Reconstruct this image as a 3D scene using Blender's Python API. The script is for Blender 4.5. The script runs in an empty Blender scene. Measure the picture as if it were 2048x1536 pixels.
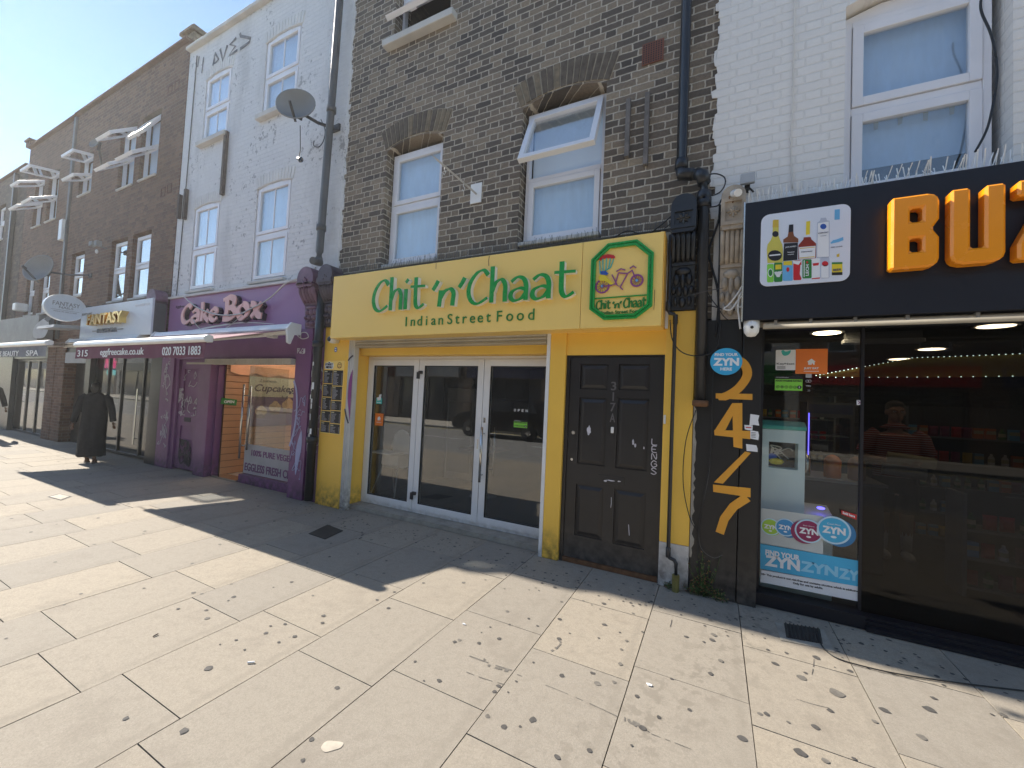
import bpy, bmesh, math, random
from mathutils import Vector, Matrix
R = math.radians
random.seed(7)
S = bpy.context.scene
COL = S.collection

# ---------------------------------------------------------------- camera, sky, sun, exposure
FPX, CY, CZ = 805.1, -3.903, 1.6
CM = Matrix(((0.89200576, 0.44961775, 0.04657905), (-0.02476462, -0.05428141, 0.99821853), (0.45134514, -0.89157019, -0.03728471)))
cam_d = bpy.data.cameras.new('camera'); cam = bpy.data.objects.new('camera', cam_d); COL.objects.link(cam)
cam_d.sensor_width = 36; cam_d.lens = 36 * FPX / 2048; cam_d.clip_start = 0.05; cam_d.clip_end = 2000
mw = CM.transposed().to_4x4(); mw.translation = Vector((0, CY, CZ)); cam.matrix_world = mw
S.camera = cam
SUN_DIR = Vector((-3.1, 0.105, 2.2)).normalized()      # towards the sun
SUN_EL = math.asin(SUN_DIR.z)
w = bpy.data.worlds.new("World"); S.world = w; w.use_nodes = True
nt = w.node_tree; bg = nt.nodes['Background']
sky = nt.nodes.new('ShaderNodeTexSky'); sky.sky_type = 'NISHITA'; sky.sun_disc = False
sky.sun_elevation = SUN_EL; sky.sun_rotation = math.atan2(SUN_DIR.x, SUN_DIR.y)
sky.air_density = 1.0; sky.dust_density = 0.0; sky.ozone_density = 1.0
nt.links.new(sky.outputs[0], bg.inputs[0]); bg.inputs[1].default_value = 0.110
sl = bpy.data.lights.new('sun', 'SUN'); sl.energy = 4.8; sl.angle = R(0.5); sl.color = (1, 0.93, 0.82)
so = bpy.data.objects.new('sun', sl); COL.objects.link(so)
so.rotation_euler = (-SUN_DIR).to_track_quat('-Z', 'Y').to_euler(); so.location = (-30, 5, 30)
S.view_settings.view_transform = 'Standard'; S.view_settings.look = 'None'
S.view_settings.exposure = 1.0; S.view_settings.gamma = 1
S.cycles.transparent_max_bounces = 24; S.cycles.max_bounces = 8

def ray(px, py):
    return CM.transposed() @ Vector(((px - 1024) / FPX, -(py - 768) / FPX, -1))
def W(px, py, y=None, z=None, x=None):
    """photo pixel -> point on the plane y=, z= or x="""
    d = ray(px, py)
    t = (y - CY) / d.y if y is not None else ((z - CZ) / d.z if z is not None else x / d.x)
    return Vector((0, CY, CZ)) + d * t
def WX(px, py, y): p = W(px, py, y=y); return (p.x, p.z)

# ---------------------------------------------------------------- materials
MAT = {}
class N:
    def __init__(s, name):
        s.m = bpy.data.materials.new(name); s.m.use_nodes = True; s.t = s.m.node_tree
        s.n = s.t.nodes; s.b = s.n['Principled BSDF']; s.out = s.n['Material Output']; MAT[name] = s.m
    def new(s, k, **kw):
        o = s.n.new('ShaderNode' + k)
        for a, v in kw.items():
            if a.startswith('i_'):
                key = a[2:]; key = int(key) if key.isdigit() else key.replace('_', ' ')
                s.put(o, key, v)
            else: setattr(o, a, v)
        return o
    def put(s, o, key, v):
        if hasattr(v, 'is_output') or isinstance(v, bpy.types.NodeSocket): s.t.links.new(v, o.inputs[key])
        else: o.inputs[key].default_value = v
    def math(s, op, a, b=None, c=None, clamp=False):
        o = s.n.new('ShaderNodeMath'); o.operation = op; o.use_clamp = clamp
        for i, v in enumerate((a, b, c)):
            if v is not None: s.put(o, i, v)
        return o.outputs[0]
    def mix(s, f, a, b):
        o = s.n.new('ShaderNodeMix'); o.data_type = 'RGBA'
        s.put(o, 0, f); s.put(o, 6, a); s.put(o, 7, b); return o.outputs[2]
    def noise(s, scale, detail=4, vec=None, rough=0.55):
        o = s.n.new('ShaderNodeTexNoise'); o.inputs['Scale'].default_value = scale; o.inputs['Detail'].default_value = detail
        o.inputs['Roughness'].default_value = rough
        s.t.links.new(vec if vec is not None else s.pos(), o.inputs['Vector']); return o.outputs[0]
    def pos(s):
        if not hasattr(s, '_p'): s._p = s.new('NewGeometry').outputs['Position'] if False else s.n.new('ShaderNodeNewGeometry').outputs['Position']
        return s._p
    def ramp(s, f, stops):
        o = s.n.new('ShaderNodeValToRGB'); e = o.color_ramp.elements
        while len(e) < len(stops): e.new(0.5)
        for el, (p, c) in zip(e, stops):
            el.position = p; el.color = c if len(c) == 4 else (*c, 1)
        s.t.links.new(f, o.inputs[0]); return o.outputs[0]
    def bump(s, h, strength=0.5, dist=0.01):
        o = s.n.new('ShaderNodeBump'); o.inputs['Strength'].default_value = strength; o.inputs['Distance'].default_value = dist
        s.t.links.new(h, o.inputs['Height']); s.t.links.new(o.outputs[0], s.b.inputs['Normal'])
def c4(c): return (*c, 1)
def mul(c, k): return tuple(min(1, v * k) for v in c)

def mat(name, col, rough=0.6, metal=0.0, var=0.12, vscale=2.5, bump=0.0, bscale=60, dirt=None, emit=0, spec=0.5, rvar=0.1, low=None):
    """plain surface with soft mottling, optional stains (dirt = colour, amount 0..1, scale), optional grime near the ground (low)"""
    s = N(name); n1 = s.noise(vscale, 6)
    f = s.math('MULTIPLY_ADD', n1, 2.2, -0.6, clamp=True)
    c = s.mix(f, c4(mul(col, 1 - var)), c4(mul(col, 1 + var)))
    if dirt:
        dc, am, ds = dirt
        v = s.new('Mapping', i_Vector=s.pos()); v.inputs['Scale'].default_value = (1, 1, 0.2)
        n2 = s.noise(ds, 8, v.outputs[0], 0.65)
        f2 = s.math('MULTIPLY_ADD', n2, 8.0, -8.0 * (1 - am) + 0.5 - 1.2, clamp=True)
        f2 = s.math('MULTIPLY', f2, 0.75)
        c = s.mix(f2, c, c4(dc))
    if low:
        dc, h = low
        z = s.new('SeparateXYZ', i_0=s.pos()).outputs[2]
        g = s.math('SUBTRACT', 1.0, s.math('DIVIDE', z, h), clamp=True)
        g = s.math('MULTIPLY', g, s.math('MULTIPLY_ADD', s.noise(14, 6), 3.0, -1.0, clamp=True))
        c = s.mix(g, c, c4(dc))
    s.put(s.b, 'Base Color', c); s.b.inputs['Metallic'].default_value = metal
    if rvar: s.put(s.b, 'Roughness', s.math('MULTIPLY_ADD', s.noise(vscale * 3, 4), rvar * 2, rough - rvar, clamp=True))
    else: s.b.inputs['Roughness'].default_value = rough
    s.b.inputs['Specular IOR Level'].default_value = spec
    if bump: s.bump(s.noise(bscale, 5), bump, 0.004)
    if emit:
        s.b.inputs['Emission Color'].default_value = c4(col); s.b.inputs['Emission Strength'].default_value = emit
    return s.m

def flemish(name, stops, mortar, painted=False, bumpd=0.008, flake=None, stain=None, jit=0.006, mw=0.0055):
    s = N(name); p = s.pos()
    nv = s.new('TexNoise', i_Vector=p); nv.inputs['Scale'].default_value = 9; nv.inputs['Detail'].default_value = 3
    off = s.n.new('ShaderNodeVectorMath'); off.operation = 'MULTIPLY_ADD'
    s.put(off, 0, nv.outputs[1]); off.inputs[1].default_value = (jit * 2,) * 3; s.put(off, 2, p)
    xyz = s.new('SeparateXYZ', i_0=off.outputs[0])
    u = s.math('ADD', xyz.outputs[0], xyz.outputs[1]); zz = s.math('DIVIDE', xyz.outputs[2], 0.075)
    row = s.math('FLOOR', zz); fz = s.math('FRACT', zz)
    uu = s.math('MULTIPLY_ADD', row, 0.5, s.math('DIVIDE', u, 0.3375))
    cu = s.math('FLOOR', uu); fu = s.math('FRACT', uu)
    hd = s.math('GREATER_THAN', fu, 0.3333)
    d1 = s.math('MINIMUM', fu, s.math('SUBTRACT', 1.0, fu)); d2 = s.math('ABSOLUTE', s.math('SUBTRACT', fu, 0.3333))
    du = s.math('MULTIPLY', s.math('MINIMUM', d1, d2), 0.3375)
    dz = s.math('MULTIPLY', s.math('MINIMUM', fz, s.math('SUBTRACT', 1.0, fz)), 0.075)
    d = s.math('MINIMUM', du, dz)
    d = s.math('MULTIPLY_ADD', s.noise(55, 3), 0.006, s.math('SUBTRACT', d, 0.003))
    body = s.new('MapRange', i_0=d, interpolation_type='SMOOTHSTEP'); body.inputs[1].default_value = mw - 0.002; body.inputs[2].default_value = mw + 0.003
    body = body.outputs[0]
    idv = s.new('CombineXYZ', i_0=s.math('MULTIPLY_ADD', cu, 2.0, hd), i_1=row)
    wn = s.new('TexWhiteNoise', i_0=idv.outputs[0]); wn.noise_dimensions = '3D'
    rv = s.math('MULTIPLY_ADD', s.noise(1.1, 4), 0.7, s.math('MULTIPLY_ADD', wn.outputs[0], 0.8, -0.25), clamp=True)
    bc = s.ramp(rv, stops)
    fine = s.math('MULTIPLY_ADD', s.noise(38, 6, rough=0.7), 2.6, -0.8, clamp=True)
    bc = s.mix(s.math('MULTIPLY', fine, 0.45), bc, c4(mul(stops[0][1], 0.55)) if not painted else c4(mul(stops[0][1], 0.92)))
    mc = s.mix(s.math('MULTIPLY_ADD', s.noise(22, 4), 2, -0.5, clamp=True), c4(mul(mortar, 0.72 if not painted else .94)), c4(mul(mortar, 1.15 if not painted else 1.03)))
    c = s.mix(body, mc, bc)
    if stain:
        sc, am, ss = stain
        v = s.new('Mapping', i_Vector=p); v.inputs['Scale'].default_value = (1, 1, 0.3)
        f = s.math('MULTIPLY_ADD', s.noise(ss, 7, v.outputs[0], 0.65), 5.0, -5.0 * (1 - am) - 0.4, clamp=True)
        c = s.mix(s.math('MULTIPLY', f, 0.7), c, c4(sc))
    if flake:
        fc, am, fs = flake
        big = s.math('MULTIPLY_ADD', s.noise(0.9, 3), 0.5, -0.25)
        f = s.math('MULTIPLY_ADD', s.math('ADD', s.noise(fs, 8, rough=0.75), big), 30.0, -30.0 * (1 - am), clamp=True)
        c = s.mix(f, c, c4(fc))
    s.put(s.b, 'Base Color', c); s.b.inputs['Roughness'].default_value = 0.65 if painted else 0.88
    h = s.math('MULTIPLY_ADD', s.noise(45, 6, rough=0.7), 0.35, s.math('MULTIPLY', body, 0.9 if not painted else 0.6))
    if painted: h = s.math('MULTIPLY_ADD', s.noise(7, 3), 0.8, h)
    h = s.math('MULTIPLY_ADD', wn.outputs[0], 0.25, h)
    s.bump(h, 0.9, bumpd)
    return s.m

def glassmat(name, tint=(0.8, 0.84, 0.83), refl=1.6, dirt=0.0):
    s = N(name); s.n.remove(s.b)
    lw = s.new('LayerWeight'); lw.inputs[0].default_value = 0.5
    f = s.math('POWER', lw.outputs[1], 5.0); f = s.math('MULTIPLY_ADD', f, 0.95 * refl, 0.045 * refl, clamp=True)
    tr = s.new('BsdfTransparent'); tr.inputs[0].default_value = c4(tint)
    gl = s.new('BsdfGlossy'); gl.inputs['Roughness'].default_value = 0.0
    nb = s.new('Bump'); nb.inputs['Strength'].default_value = 0.06; nb.inputs['Distance'].default_value = 0.01
    s.put(nb, 'Height', s.noise(1.6, 2)); s.t.links.new(nb.outputs[0], gl.inputs['Normal'])
    mx = s.new('MixShader', i_0=f); s.t.links.new(tr.outputs[0], mx.inputs[1]); s.t.links.new(gl.outputs[0], mx.inputs[2])
    last = mx.outputs[0]
    if dirt:
        df = s.new('BsdfDiffuse'); df.inputs[0].default_value = (0.5, 0.48, 0.45, 1)
        v = s.new('Mapping', i_Vector=s.pos()); v.inputs['Scale'].default_value = (3, 3, 0.7)
        fd = s.math('MULTIPLY', s.math('MULTIPLY_ADD', s.noise(5, 7, v.outputs[0], 0.7), 2.5, -0.8, clamp=True), dirt)
        m2 = s.new('MixShader', i_0=fd); s.t.links.new(last, m2.inputs[1]); s.t.links.new(df.outputs[0], m2.inputs[2]); last = m2.outputs[0]
    s.t.links.new(last, s.out.inputs[0]); return s.m

# paving: pale concrete flags, a random tone for each, speckle, stains
def paving(name, base):
    s = N(name); g = s.n.new('ShaderNodeNewGeometry'); s._p = g.outputs['Position']
    rnd = g.outputs['Random Per Island']
    c = s.mix(rnd, c4(mul((base[0] * .98, base[1], base[2] * 1.04), 0.88)), c4(mul((base[0] * 1.03, base[1], base[2] * 0.95), 1.10)))
    sp = s.math('MULTIPLY_ADD', s.noise(150, 4, rough=0.85), 6.0, -2.6, clamp=True)
    c = s.mix(s.math('MULTIPLY', sp, 0.45), c, c4(mul(base, 0.50)))
    s3 = s.math('MULTIPLY_ADD', s.noise(62, 6, rough=0.8), 7.0, -3.3, clamp=True)
    c = s.mix(s.math('MULTIPLY', s3, 0.40), c, c4(mul(base, 0.60)))
    s4 = s.math('MULTIPLY_ADD', s.noise(75, 5, rough=0.8), 9.0, -5.2, clamp=True)
    c = s.mix(s.math('MULTIPLY', s4, 0.35), c, c4(mul(base, 1.35)))
    sp2 = s.math('MULTIPLY_ADD', s.noise(330, 2, rough=0.8), 9, -5.6, clamp=True)
    c = s.mix(s.math('MULTIPLY', sp2, 0.5), c, c4(mul(base, 1.5)))
    md = s.math('MULTIPLY_ADD', s.noise(17, 8, rough=0.75), 6.0, -2.9, clamp=True)
    c = s.mix(s.math('MULTIPLY', md, 0.42), c, c4(mul(base, 0.62)))
    st = s.math('MULTIPLY_ADD', s.noise(2.1, 9, rough=0.72), 7.0, -3.7, clamp=True)
    c = s.mix(s.math('MULTIPLY', st, 0.38), c, c4(mul((base[0] * 0.92, base[1] * 0.9, base[2] * 0.9), 0.6)))
    # small greasy blots, as on any busy footway
    vo = s.new('TexVoronoi', i_Vector=s.pos()); vo.inputs['Scale'].default_value = 5.5
    ds = s.math('MULTIPLY_ADD', s.noise(30, 3), 0.03, vo.outputs['Distance'])
    sel = s.math('GREATER_THAN', s.new('SeparateColor', i_0=vo.outputs['Color']).outputs[0], 0.62)
    bl = s.math('MULTIPLY', s.math('LESS_THAN', ds, 0.055), sel)
    c = s.mix(s.math('MULTIPLY', bl, 0.28), c, c4((0.12, 0.115, 0.11)))
    # spilled drink stains by the off-licence
    sx = s.new('SeparateXYZ', i_0=s.pos())
    dd = s.math('ABSOLUTE', s.math('SUBTRACT', s.math('ADD', sx.outputs[0], 0.28), s.math('MULTIPLY', s.math('ADD', sx.outputs[1], 1.7), 0.42)))
    rg = s.math('SUBTRACT', 1.0, s.math('DIVIDE', dd, 0.42), clamp=True)
    rg = s.math('MULTIPLY', rg, s.math('MULTIPLY_ADD', sx.outputs[1], 2.0, 5.4, clamp=True))
    sn = s.math('MULTIPLY_ADD', s.noise(10, 7, rough=0.62), 18.0, -9.5)
    sn = s.math('MINIMUM', s.math('MAXIMUM', sn, 0.0), 1.0)
    c = s.mix(s.math('MULTIPLY', s.math('MULTIPLY', sn, rg), 0.75), c, c4(mul(base, 0.58)))
    # dirt towards each joint of the 0.614 x 0.770 flags
    xyz = s.new('SeparateXYZ', i_0=s.pos())
    fx = s.math('FRACT', s.math('DIVIDE', s.math('ADD', xyz.outputs[0], 0.405 + 61.4), 0.6135))
    dx = s.math('MINIMUM', fx, s.math('SUBTRACT', 1.0, fx))
    e = s.math('MULTIPLY_ADD', s.noise(18, 5), 0.11, s.math('SUBTRACT', 0.0, dx))
    e = s.math('MULTIPLY_ADD', e, 22.0, 0.1, clamp=True)
    c = s.mix(s.math('MULTIPLY', e, 0.30), c, c4(mul(base, 0.6)))
    s.put(s.b, 'Base Color', c); s.b.inputs['Roughness'].default_value = 0.85
    h = s.math('MULTIPLY_ADD', s.noise(240, 3, rough=0.8), 0.5, s.math('MULTIPLY', s.noise(30, 6, rough=0.7), 0.8))
    s.bump(h, 0.55, 0.004)
    return s.m

flemish('stock_brick', [(0.0, (0.085, 0.073, 0.063)), (0.30, (0.165, 0.134, 0.105)), (0.62, (0.27, 0.212, 0.155)), (1.0, (0.42, 0.335, 0.235))], (0.60, 0.53, 0.43), stain=((0.075, 0.068, 0.060), 0.46, 1.1), jit=0.011, mw=0.0062, bumpd=0.012)
flemish('brown_brick', [(0.0, (0.14, 0.080, 0.056)), (0.5, (0.20, 0.115, 0.078)), (1.0, (0.28, 0.17, 0.115))], (0.23, 0.19, 0.15), stain=((0.11, 0.085, 0.07), 0.38, 0.8), mw=0.004)
flemish('dark_brick', [(0.0, (0.10, 0.08, 0.065)), (0.5, (0.15, 0.115, 0.09)), (1.0, (0.22, 0.17, 0.125))], (0.12, 0.10, 0.085), mw=0.004)
flemish('white_paint_brick', [(0.0, (0.76, 0.75, 0.74)), (1.0, (0.81, 0.80, 0.79))], (0.75, 0.74, 0.73), painted=True, bumpd=0.007, flake=((0.40, 0.39, 0.39), 0.40, 11), stain=((0.52, 0.51, 0.50), 0.55, 1.6))
flemish('cream_paint_brick', [(0.0, (0.86, 0.82, 0.765)), (1.0, (0.90, 0.865, 0.81))], (0.84, 0.80, 0.745), painted=True, bumpd=0.006, flake=((0.30, 0.24, 0.19), 0.20, 14), stain=((0.5, 0.46, 0.41), 0.36, 1.2))
flemish('far_brick', [(0.0, (0.14, 0.08, 0.05)), (0.5, (0.22, 0.14, 0.09)), (1.0, (0.30, 0.21, 0.14))], (0.30, 0.27, 0.22))
paving('paving', (0.385, 0.335, 0.268))
mat('joint', (0.055, 0.048, 0.042), 0.95, var=0.3, vscale=12)
mat('gum', (0.085, 0.078, 0.072), 0.8, var=0.3, vscale=30)
mat('gum_pale', (0.16, 0.145, 0.125), 0.8, var=0.3, vscale=30)
mat('asphalt', (0.24, 0.23, 0.215), 0.9, var=0.25, vscale=6, bump=0.6, bscale=120)
mat('kerb', (0.30, 0.29, 0.27), 0.8, var=0.15, bump=0.3)
mat('yellow_paint', (0.92, 0.56, 0.08), 0.45, var=0.06, vscale=1.6, bump=0.08, bscale=30, dirt=((0.30, 0.18, 0.04), 0.27, 3), low=((0.12, 0.08, 0.03), 0.35))
mat('yellow_sign', (1.0, 0.68, 0.19), 0.40, var=0.025, vscale=1.1, dirt=((0.74, 0.50, 0.15), 0.36, 3.2))
mat('yellow_edge', (0.85, 0.45, 0.06), 0.45)
mat('sign_green', (0.012, 0.33, 0.055), 0.28, var=0.05)
mat('leaf_green', (0.02, 0.21, 0.03), 0.4)
mat('white_acrylic', (0.84, 0.84, 0.80), 0.4, var=0.05)
mat('upvc', (0.84, 0.83, 0.85), 0.35, var=0.06, dirt=((0.45, 0.44, 0.42), 0.27, 4))
mat('upvc_white', (0.80, 0.80, 0.79), 0.32, var=0.05, dirt=((0.45, 0.43, 0.40), 0.28, 5), low=((0.3, 0.28, 0.25), 0.15))
mat('old_white', (0.66, 0.64, 0.60), 0.6, var=0.14, bump=0.15, bscale=24, dirt=((0.25, 0.21, 0.17), 0.36, 5), low=((0.14, 0.12, 0.10), 0.5))
mat('stone_sill', (0.62, 0.60, 0.56), 0.75, var=0.15, bump=0.4, dirt=((0.28, 0.25, 0.21), 0.40, 7))
mat('roof_dark', (0.09, 0.09, 0.09), 0.9)
mat('plaster', (0.5, 0.48, 0.45), 0.9)
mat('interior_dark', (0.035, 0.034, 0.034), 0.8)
mat('room_dark', (0.10, 0.095, 0.09), 0.85)
mat('blind', (0.80, 0.90, 1.0), 0.9, var=0.06, vscale=1.2)  # blue tint carries the sky's reflection in the panes
mat('paper_blind', (0.66, 0.77, 0.90), 0.9, var=0.08, vscale=2)
mat('grey_wood', (0.17, 0.155, 0.145), 0.85, var=0.3, vscale=14, bump=0.4)
mat('brown_wood', (0.12, 0.095, 0.08), 0.85, var=0.3, vscale=14, bump=0.4)
mat('black_paint', (0.010, 0.010, 0.011), 0.42, var=0.3, vscale=4, bump=0.15, bscale=28, dirt=((0.07, 0.065, 0.06), 0.30, 9), low=((0.09, 0.08, 0.07), 0.5))
mat('black_sign', (0.006, 0.007, 0.013), 0.45, var=0.15)
mat('door_black', (0.022, 0.020, 0.020), 0.36, var=0.18, vscale=3, bump=0.12, bscale=36, dirt=((0.075, 0.07, 0.065), 0.27, 7), low=((0.10, 0.09, 0.08), 0.4))
mat('pipe_black', (0.022, 0.024, 0.028), 0.32, var=0.2, vscale=6, dirt=((0.10, 0.10, 0.10), 0.28, 14))
mat('pipe_grey', (0.10, 0.10, 0.10), 0.45, var=0.2, vscale=5)
mat('cable_black', (0.015, 0.015, 0.016), 0.5)
mat('cable_white', (0.62, 0.60, 0.56), 0.5)
mat('stone_corbel', (0.42, 0.35, 0.27), 0.8, var=0.3, vscale=9, bump=0.6, bscale=70, dirt=((0.13, 0.09, 0.06), 0.48, 9))
mat('purple', (0.20, 0.078, 0.20), 0.42, var=0.15, vscale=2.4, bump=0.1, bscale=30, dirt=((0.10, 0.05, 0.12), 0.36, 4), low=((0.06, 0.04, 0.06), 0.4))
mat('purple_sign', (0.34, 0.165, 0.34), 0.4, var=0.08, vscale=1.3, dirt=((0.22, 0.13, 0.26), 0.33, 3))
mat('plum_fabric', (0.17, 0.045, 0.085), 0.8, var=0.12, vscale=5)
mat('pink_letter', (0.92, 0.52, 0.46), 0.4)
mat('dark_letter', (0.05, 0.035, 0.05), 0.4)
mat('awning_metal', (0.78, 0.78, 0.76), 0.32, var=0.08, dirt=((0.4, 0.38, 0.34), 0.3, 6))
mat('dirty_cream', (0.50, 0.46, 0.38), 0.5, var=0.15, dirt=((0.14, 0.11, 0.08), 0.42, 7))
mat('graffiti_white', (0.60, 0.58, 0.62), 0.6, var=0.2, vscale=15)
mat('graffiti_dark', (0.05, 0.045, 0.06), 0.6)
mat('graffiti_grey', (0.17, 0.17, 0.22), 0.8)
mat('graffiti_lilac', (0.42, 0.44, 0.66), 0.6)
mat('slat_orange', (0.52, 0.27, 0.13), 0.45, var=0.05)
mat('slat_gap', (0.12, 0.05, 0.02), 0.8)
mat('scallop', (0.85, 0.42, 0.22), 0.5)
mat('poster_cream', (0.60, 0.55, 0.36), 0.5)
mat('poster_plum', (0.12, 0.05, 0.12), 0.5)
mat('cake_brown', (0.16, 0.07, 0.04), 0.7, var=0.3, vscale=20)
mat('cake_cream', (0.62, 0.42, 0.22), 0.6, var=0.3, vscale=20)
mat('frosted', (0.42, 0.42, 0.44), 0.5)
mat('tile_floor', (0.50, 0.42, 0.32), 0.3)
mat('steel', (0.62, 0.61, 0.58), 0.22, metal=1, var=0.06)
mat('gold', (0.90, 0.60, 0.20), 0.22, metal=1, var=0.1)
mat('silver_sign', (0.66, 0.70, 0.75), 0.35, var=0.06)
mat('silver_edge', (0.75, 0.77, 0.78), 0.3)
mat('grey_sign', (0.22, 0.22, 0.22), 0.5, var=0.15)
mat('grey_pale', (0.42, 0.43, 0.44), 0.6)
mat('dish_grey', (0.23, 0.235, 0.235), 0.55, var=0.1)
mat('robe', (0.018, 0.018, 0.020), 0.85, var=0.3, vscale=12)
mat('hair_black', (0.008, 0.007, 0.007), 0.55)
mat('skin_brown', (0.16, 0.085, 0.05), 0.55, var=0.08)
mat('skin', (0.50, 0.30, 0.22), 0.55, var=0.08)
mat('buzz_orange', (0.98, 0.33, 0.008), 0.25, var=0.05)
mat('paint_orange', (0.78, 0.36, 0.035), 0.55, var=0.1, dirt=((0.05, 0.04, 0.03), 0.27, 22))
mat('zyn_blue', (0.04, 0.40, 0.68), 0.4, var=0.03)
mat('zyn_pale', (0.30, 0.66, 0.85), 0.4, var=0.03)
mat('zyn_deep', (0.03, 0.20, 0.42), 0.4)
mat('zyn_green', (0.38, 0.62, 0.06), 0.4)
mat('zyn_plum', (0.28, 0.02, 0.10), 0.4)
mat('white_print', (0.82, 0.83, 0.84), 0.45, var=0.03)
mat('panel_white', (0.72, 0.76, 0.84), 0.35, var=0.03)
mat('black_print', (0.015, 0.015, 0.018), 0.5)
mat('mint', (0.10, 0.52, 0.42), 0.4)
mat('mint_pale', (0.76, 0.93, 0.93), 0.4, var=0.04)
mat('orange_sticker', (0.80, 0.20, 0.03), 0.45)
mat('teal_sticker', (0.06, 0.50, 0.45), 0.45)
mat('green_sticker', (0.25, 0.68, 0.07), 0.45)
mat('red_print', (0.60, 0.02, 0.025), 0.45)
mat('purple_print', (0.28, 0.06, 0.24), 0.4)
mat('yellow_print', (0.80, 0.62, 0.03), 0.45)
mat('gold_print', (0.65, 0.45, 0.05), 0.45)
mat('brown_print', (0.22, 0.07, 0.02), 0.45)
mat('blue_print', (0.03, 0.10, 0.42), 0.45)
mat('sky_print', (0.15, 0.45, 0.75), 0.45)
mat('green_print', (0.03, 0.22, 0.04), 0.45)
mat('cognac', (0.28, 0.03, 0.01), 0.4)
mat('wine_yellow', (0.66, 0.58, 0.10), 0.4)
mat('lamp_warm', (1, 0.80, 0.50), 0.5, emit=7)
mat('lamp_cool', (1, 0.97, 0.90), 0.5, emit=5)
mat('led_green', (0.75, 1, 0.80), 0.5, emit=2)
mat('neon_pink', (1, 0.03, 0.25), 0.5, emit=1.3)
mat('neon_cyan', (0.05, 0.8, 0.85), 0.5, emit=0.9)
mat('blue_lamp', (0.12, 0.10, 1), 0.5, emit=2.0)
mat('bulkhead', (0.42, 0.25, 0.04), 0.6)
mat('screen_dark', (0.02, 0.02, 0.025), 0.2)
mat('terracotta', (0.22, 0.09, 0.06), 0.9, var=0.2)
mat('corbel_dark', (0.075, 0.06, 0.08), 0.5, var=0.3, vscale=9, bump=0.3, bscale=60)
mat('plaster_warm', (0.62, 0.42, 0.28), .8)
mat('corbel_plum', (0.17, 0.09, 0.14), 0.5, var=0.3, vscale=9, bump=0.3, bscale=60)
mat('leaf', (0.06, 0.11, 0.025), 0.7, var=0.4, vscale=30)
mat('dry_leaf', (0.20, 0.11, 0.05), 0.8, var=0.4, vscale=30)
mat('rust', (0.15, 0.07, 0.03), 0.8, var=0.3, vscale=20)
mat('plastic_white', (0.84, 0.83, 0.80), 0.35)
mat('rubber', (0.02, 0.02, 0.02), 0.7)
mat('car_paint', (0.012, 0.013, 0.015), 0.12, spec=0.8)
mat('grate', (0.06, 0.058, 0.055), 0.7, metal=0.4, bump=0.3)
mat('concrete', (0.33, 0.30, 0.25), 0.9, var=0.25, vscale=9, bump=0.6, bscale=60)
mat('red_cloth', (0.40, 0.05, 0.05), 0.8)
glassmat('glass_clear', (0.86, 0.89, 0.88), 1.5)
glassmat('glass_door', (0.88, 0.89, 0.88), 2.9, dirt=0.04)
glassmat('glass_shop', (0.5, 0.52, 0.52), 1.3, dirt=0.03)
glassmat('glass_dark', (0.46, 0.46, 0.47), 0.5, dirt=0.003)  # dark tint put in to dim the shop behind the pane
glassmat('glass_up', (0.95, 0.98, 1.0), 3.2, dirt=0.06)
glassmat('glass_mid', (0.93, 0.94, 0.94), 0.8, dirt=0.004)
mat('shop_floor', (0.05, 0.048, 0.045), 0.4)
mat('grey_fabric', (0.20, 0.21, 0.24), 0.8)
mat('panel_grey', (0.50, 0.54, 0.64), 0.4)
mat('label_ink', (0.06, 0.07, 0.14), 0.4)
mat('mossy', (0.16, 0.14, 0.04), 0.9, var=0.4, vscale=25, bump=0.5)
mat('dirty_pole', (0.50, 0.48, 0.45), 0.5, var=0.2, vscale=14)
mat('dish_dark', (0.05, 0.05, 0.055), 0.5)
mat('steel_glint', (0.88, 0.87, 0.84), 0.3)  # pale non-metal: the spikes' sunlit glint is put into the colour
mat('zyn_blue2', (0.06, 0.44, 0.70), 0.45)
mat('zyn_deepb', (0.05, 0.30, 0.60), 0.45)
mat('zyn_rim', (0.55, 0.75, 0.86), 0.4)
mat('poster_haze', (0.55, 0.58, 0.55), 0.6)
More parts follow.
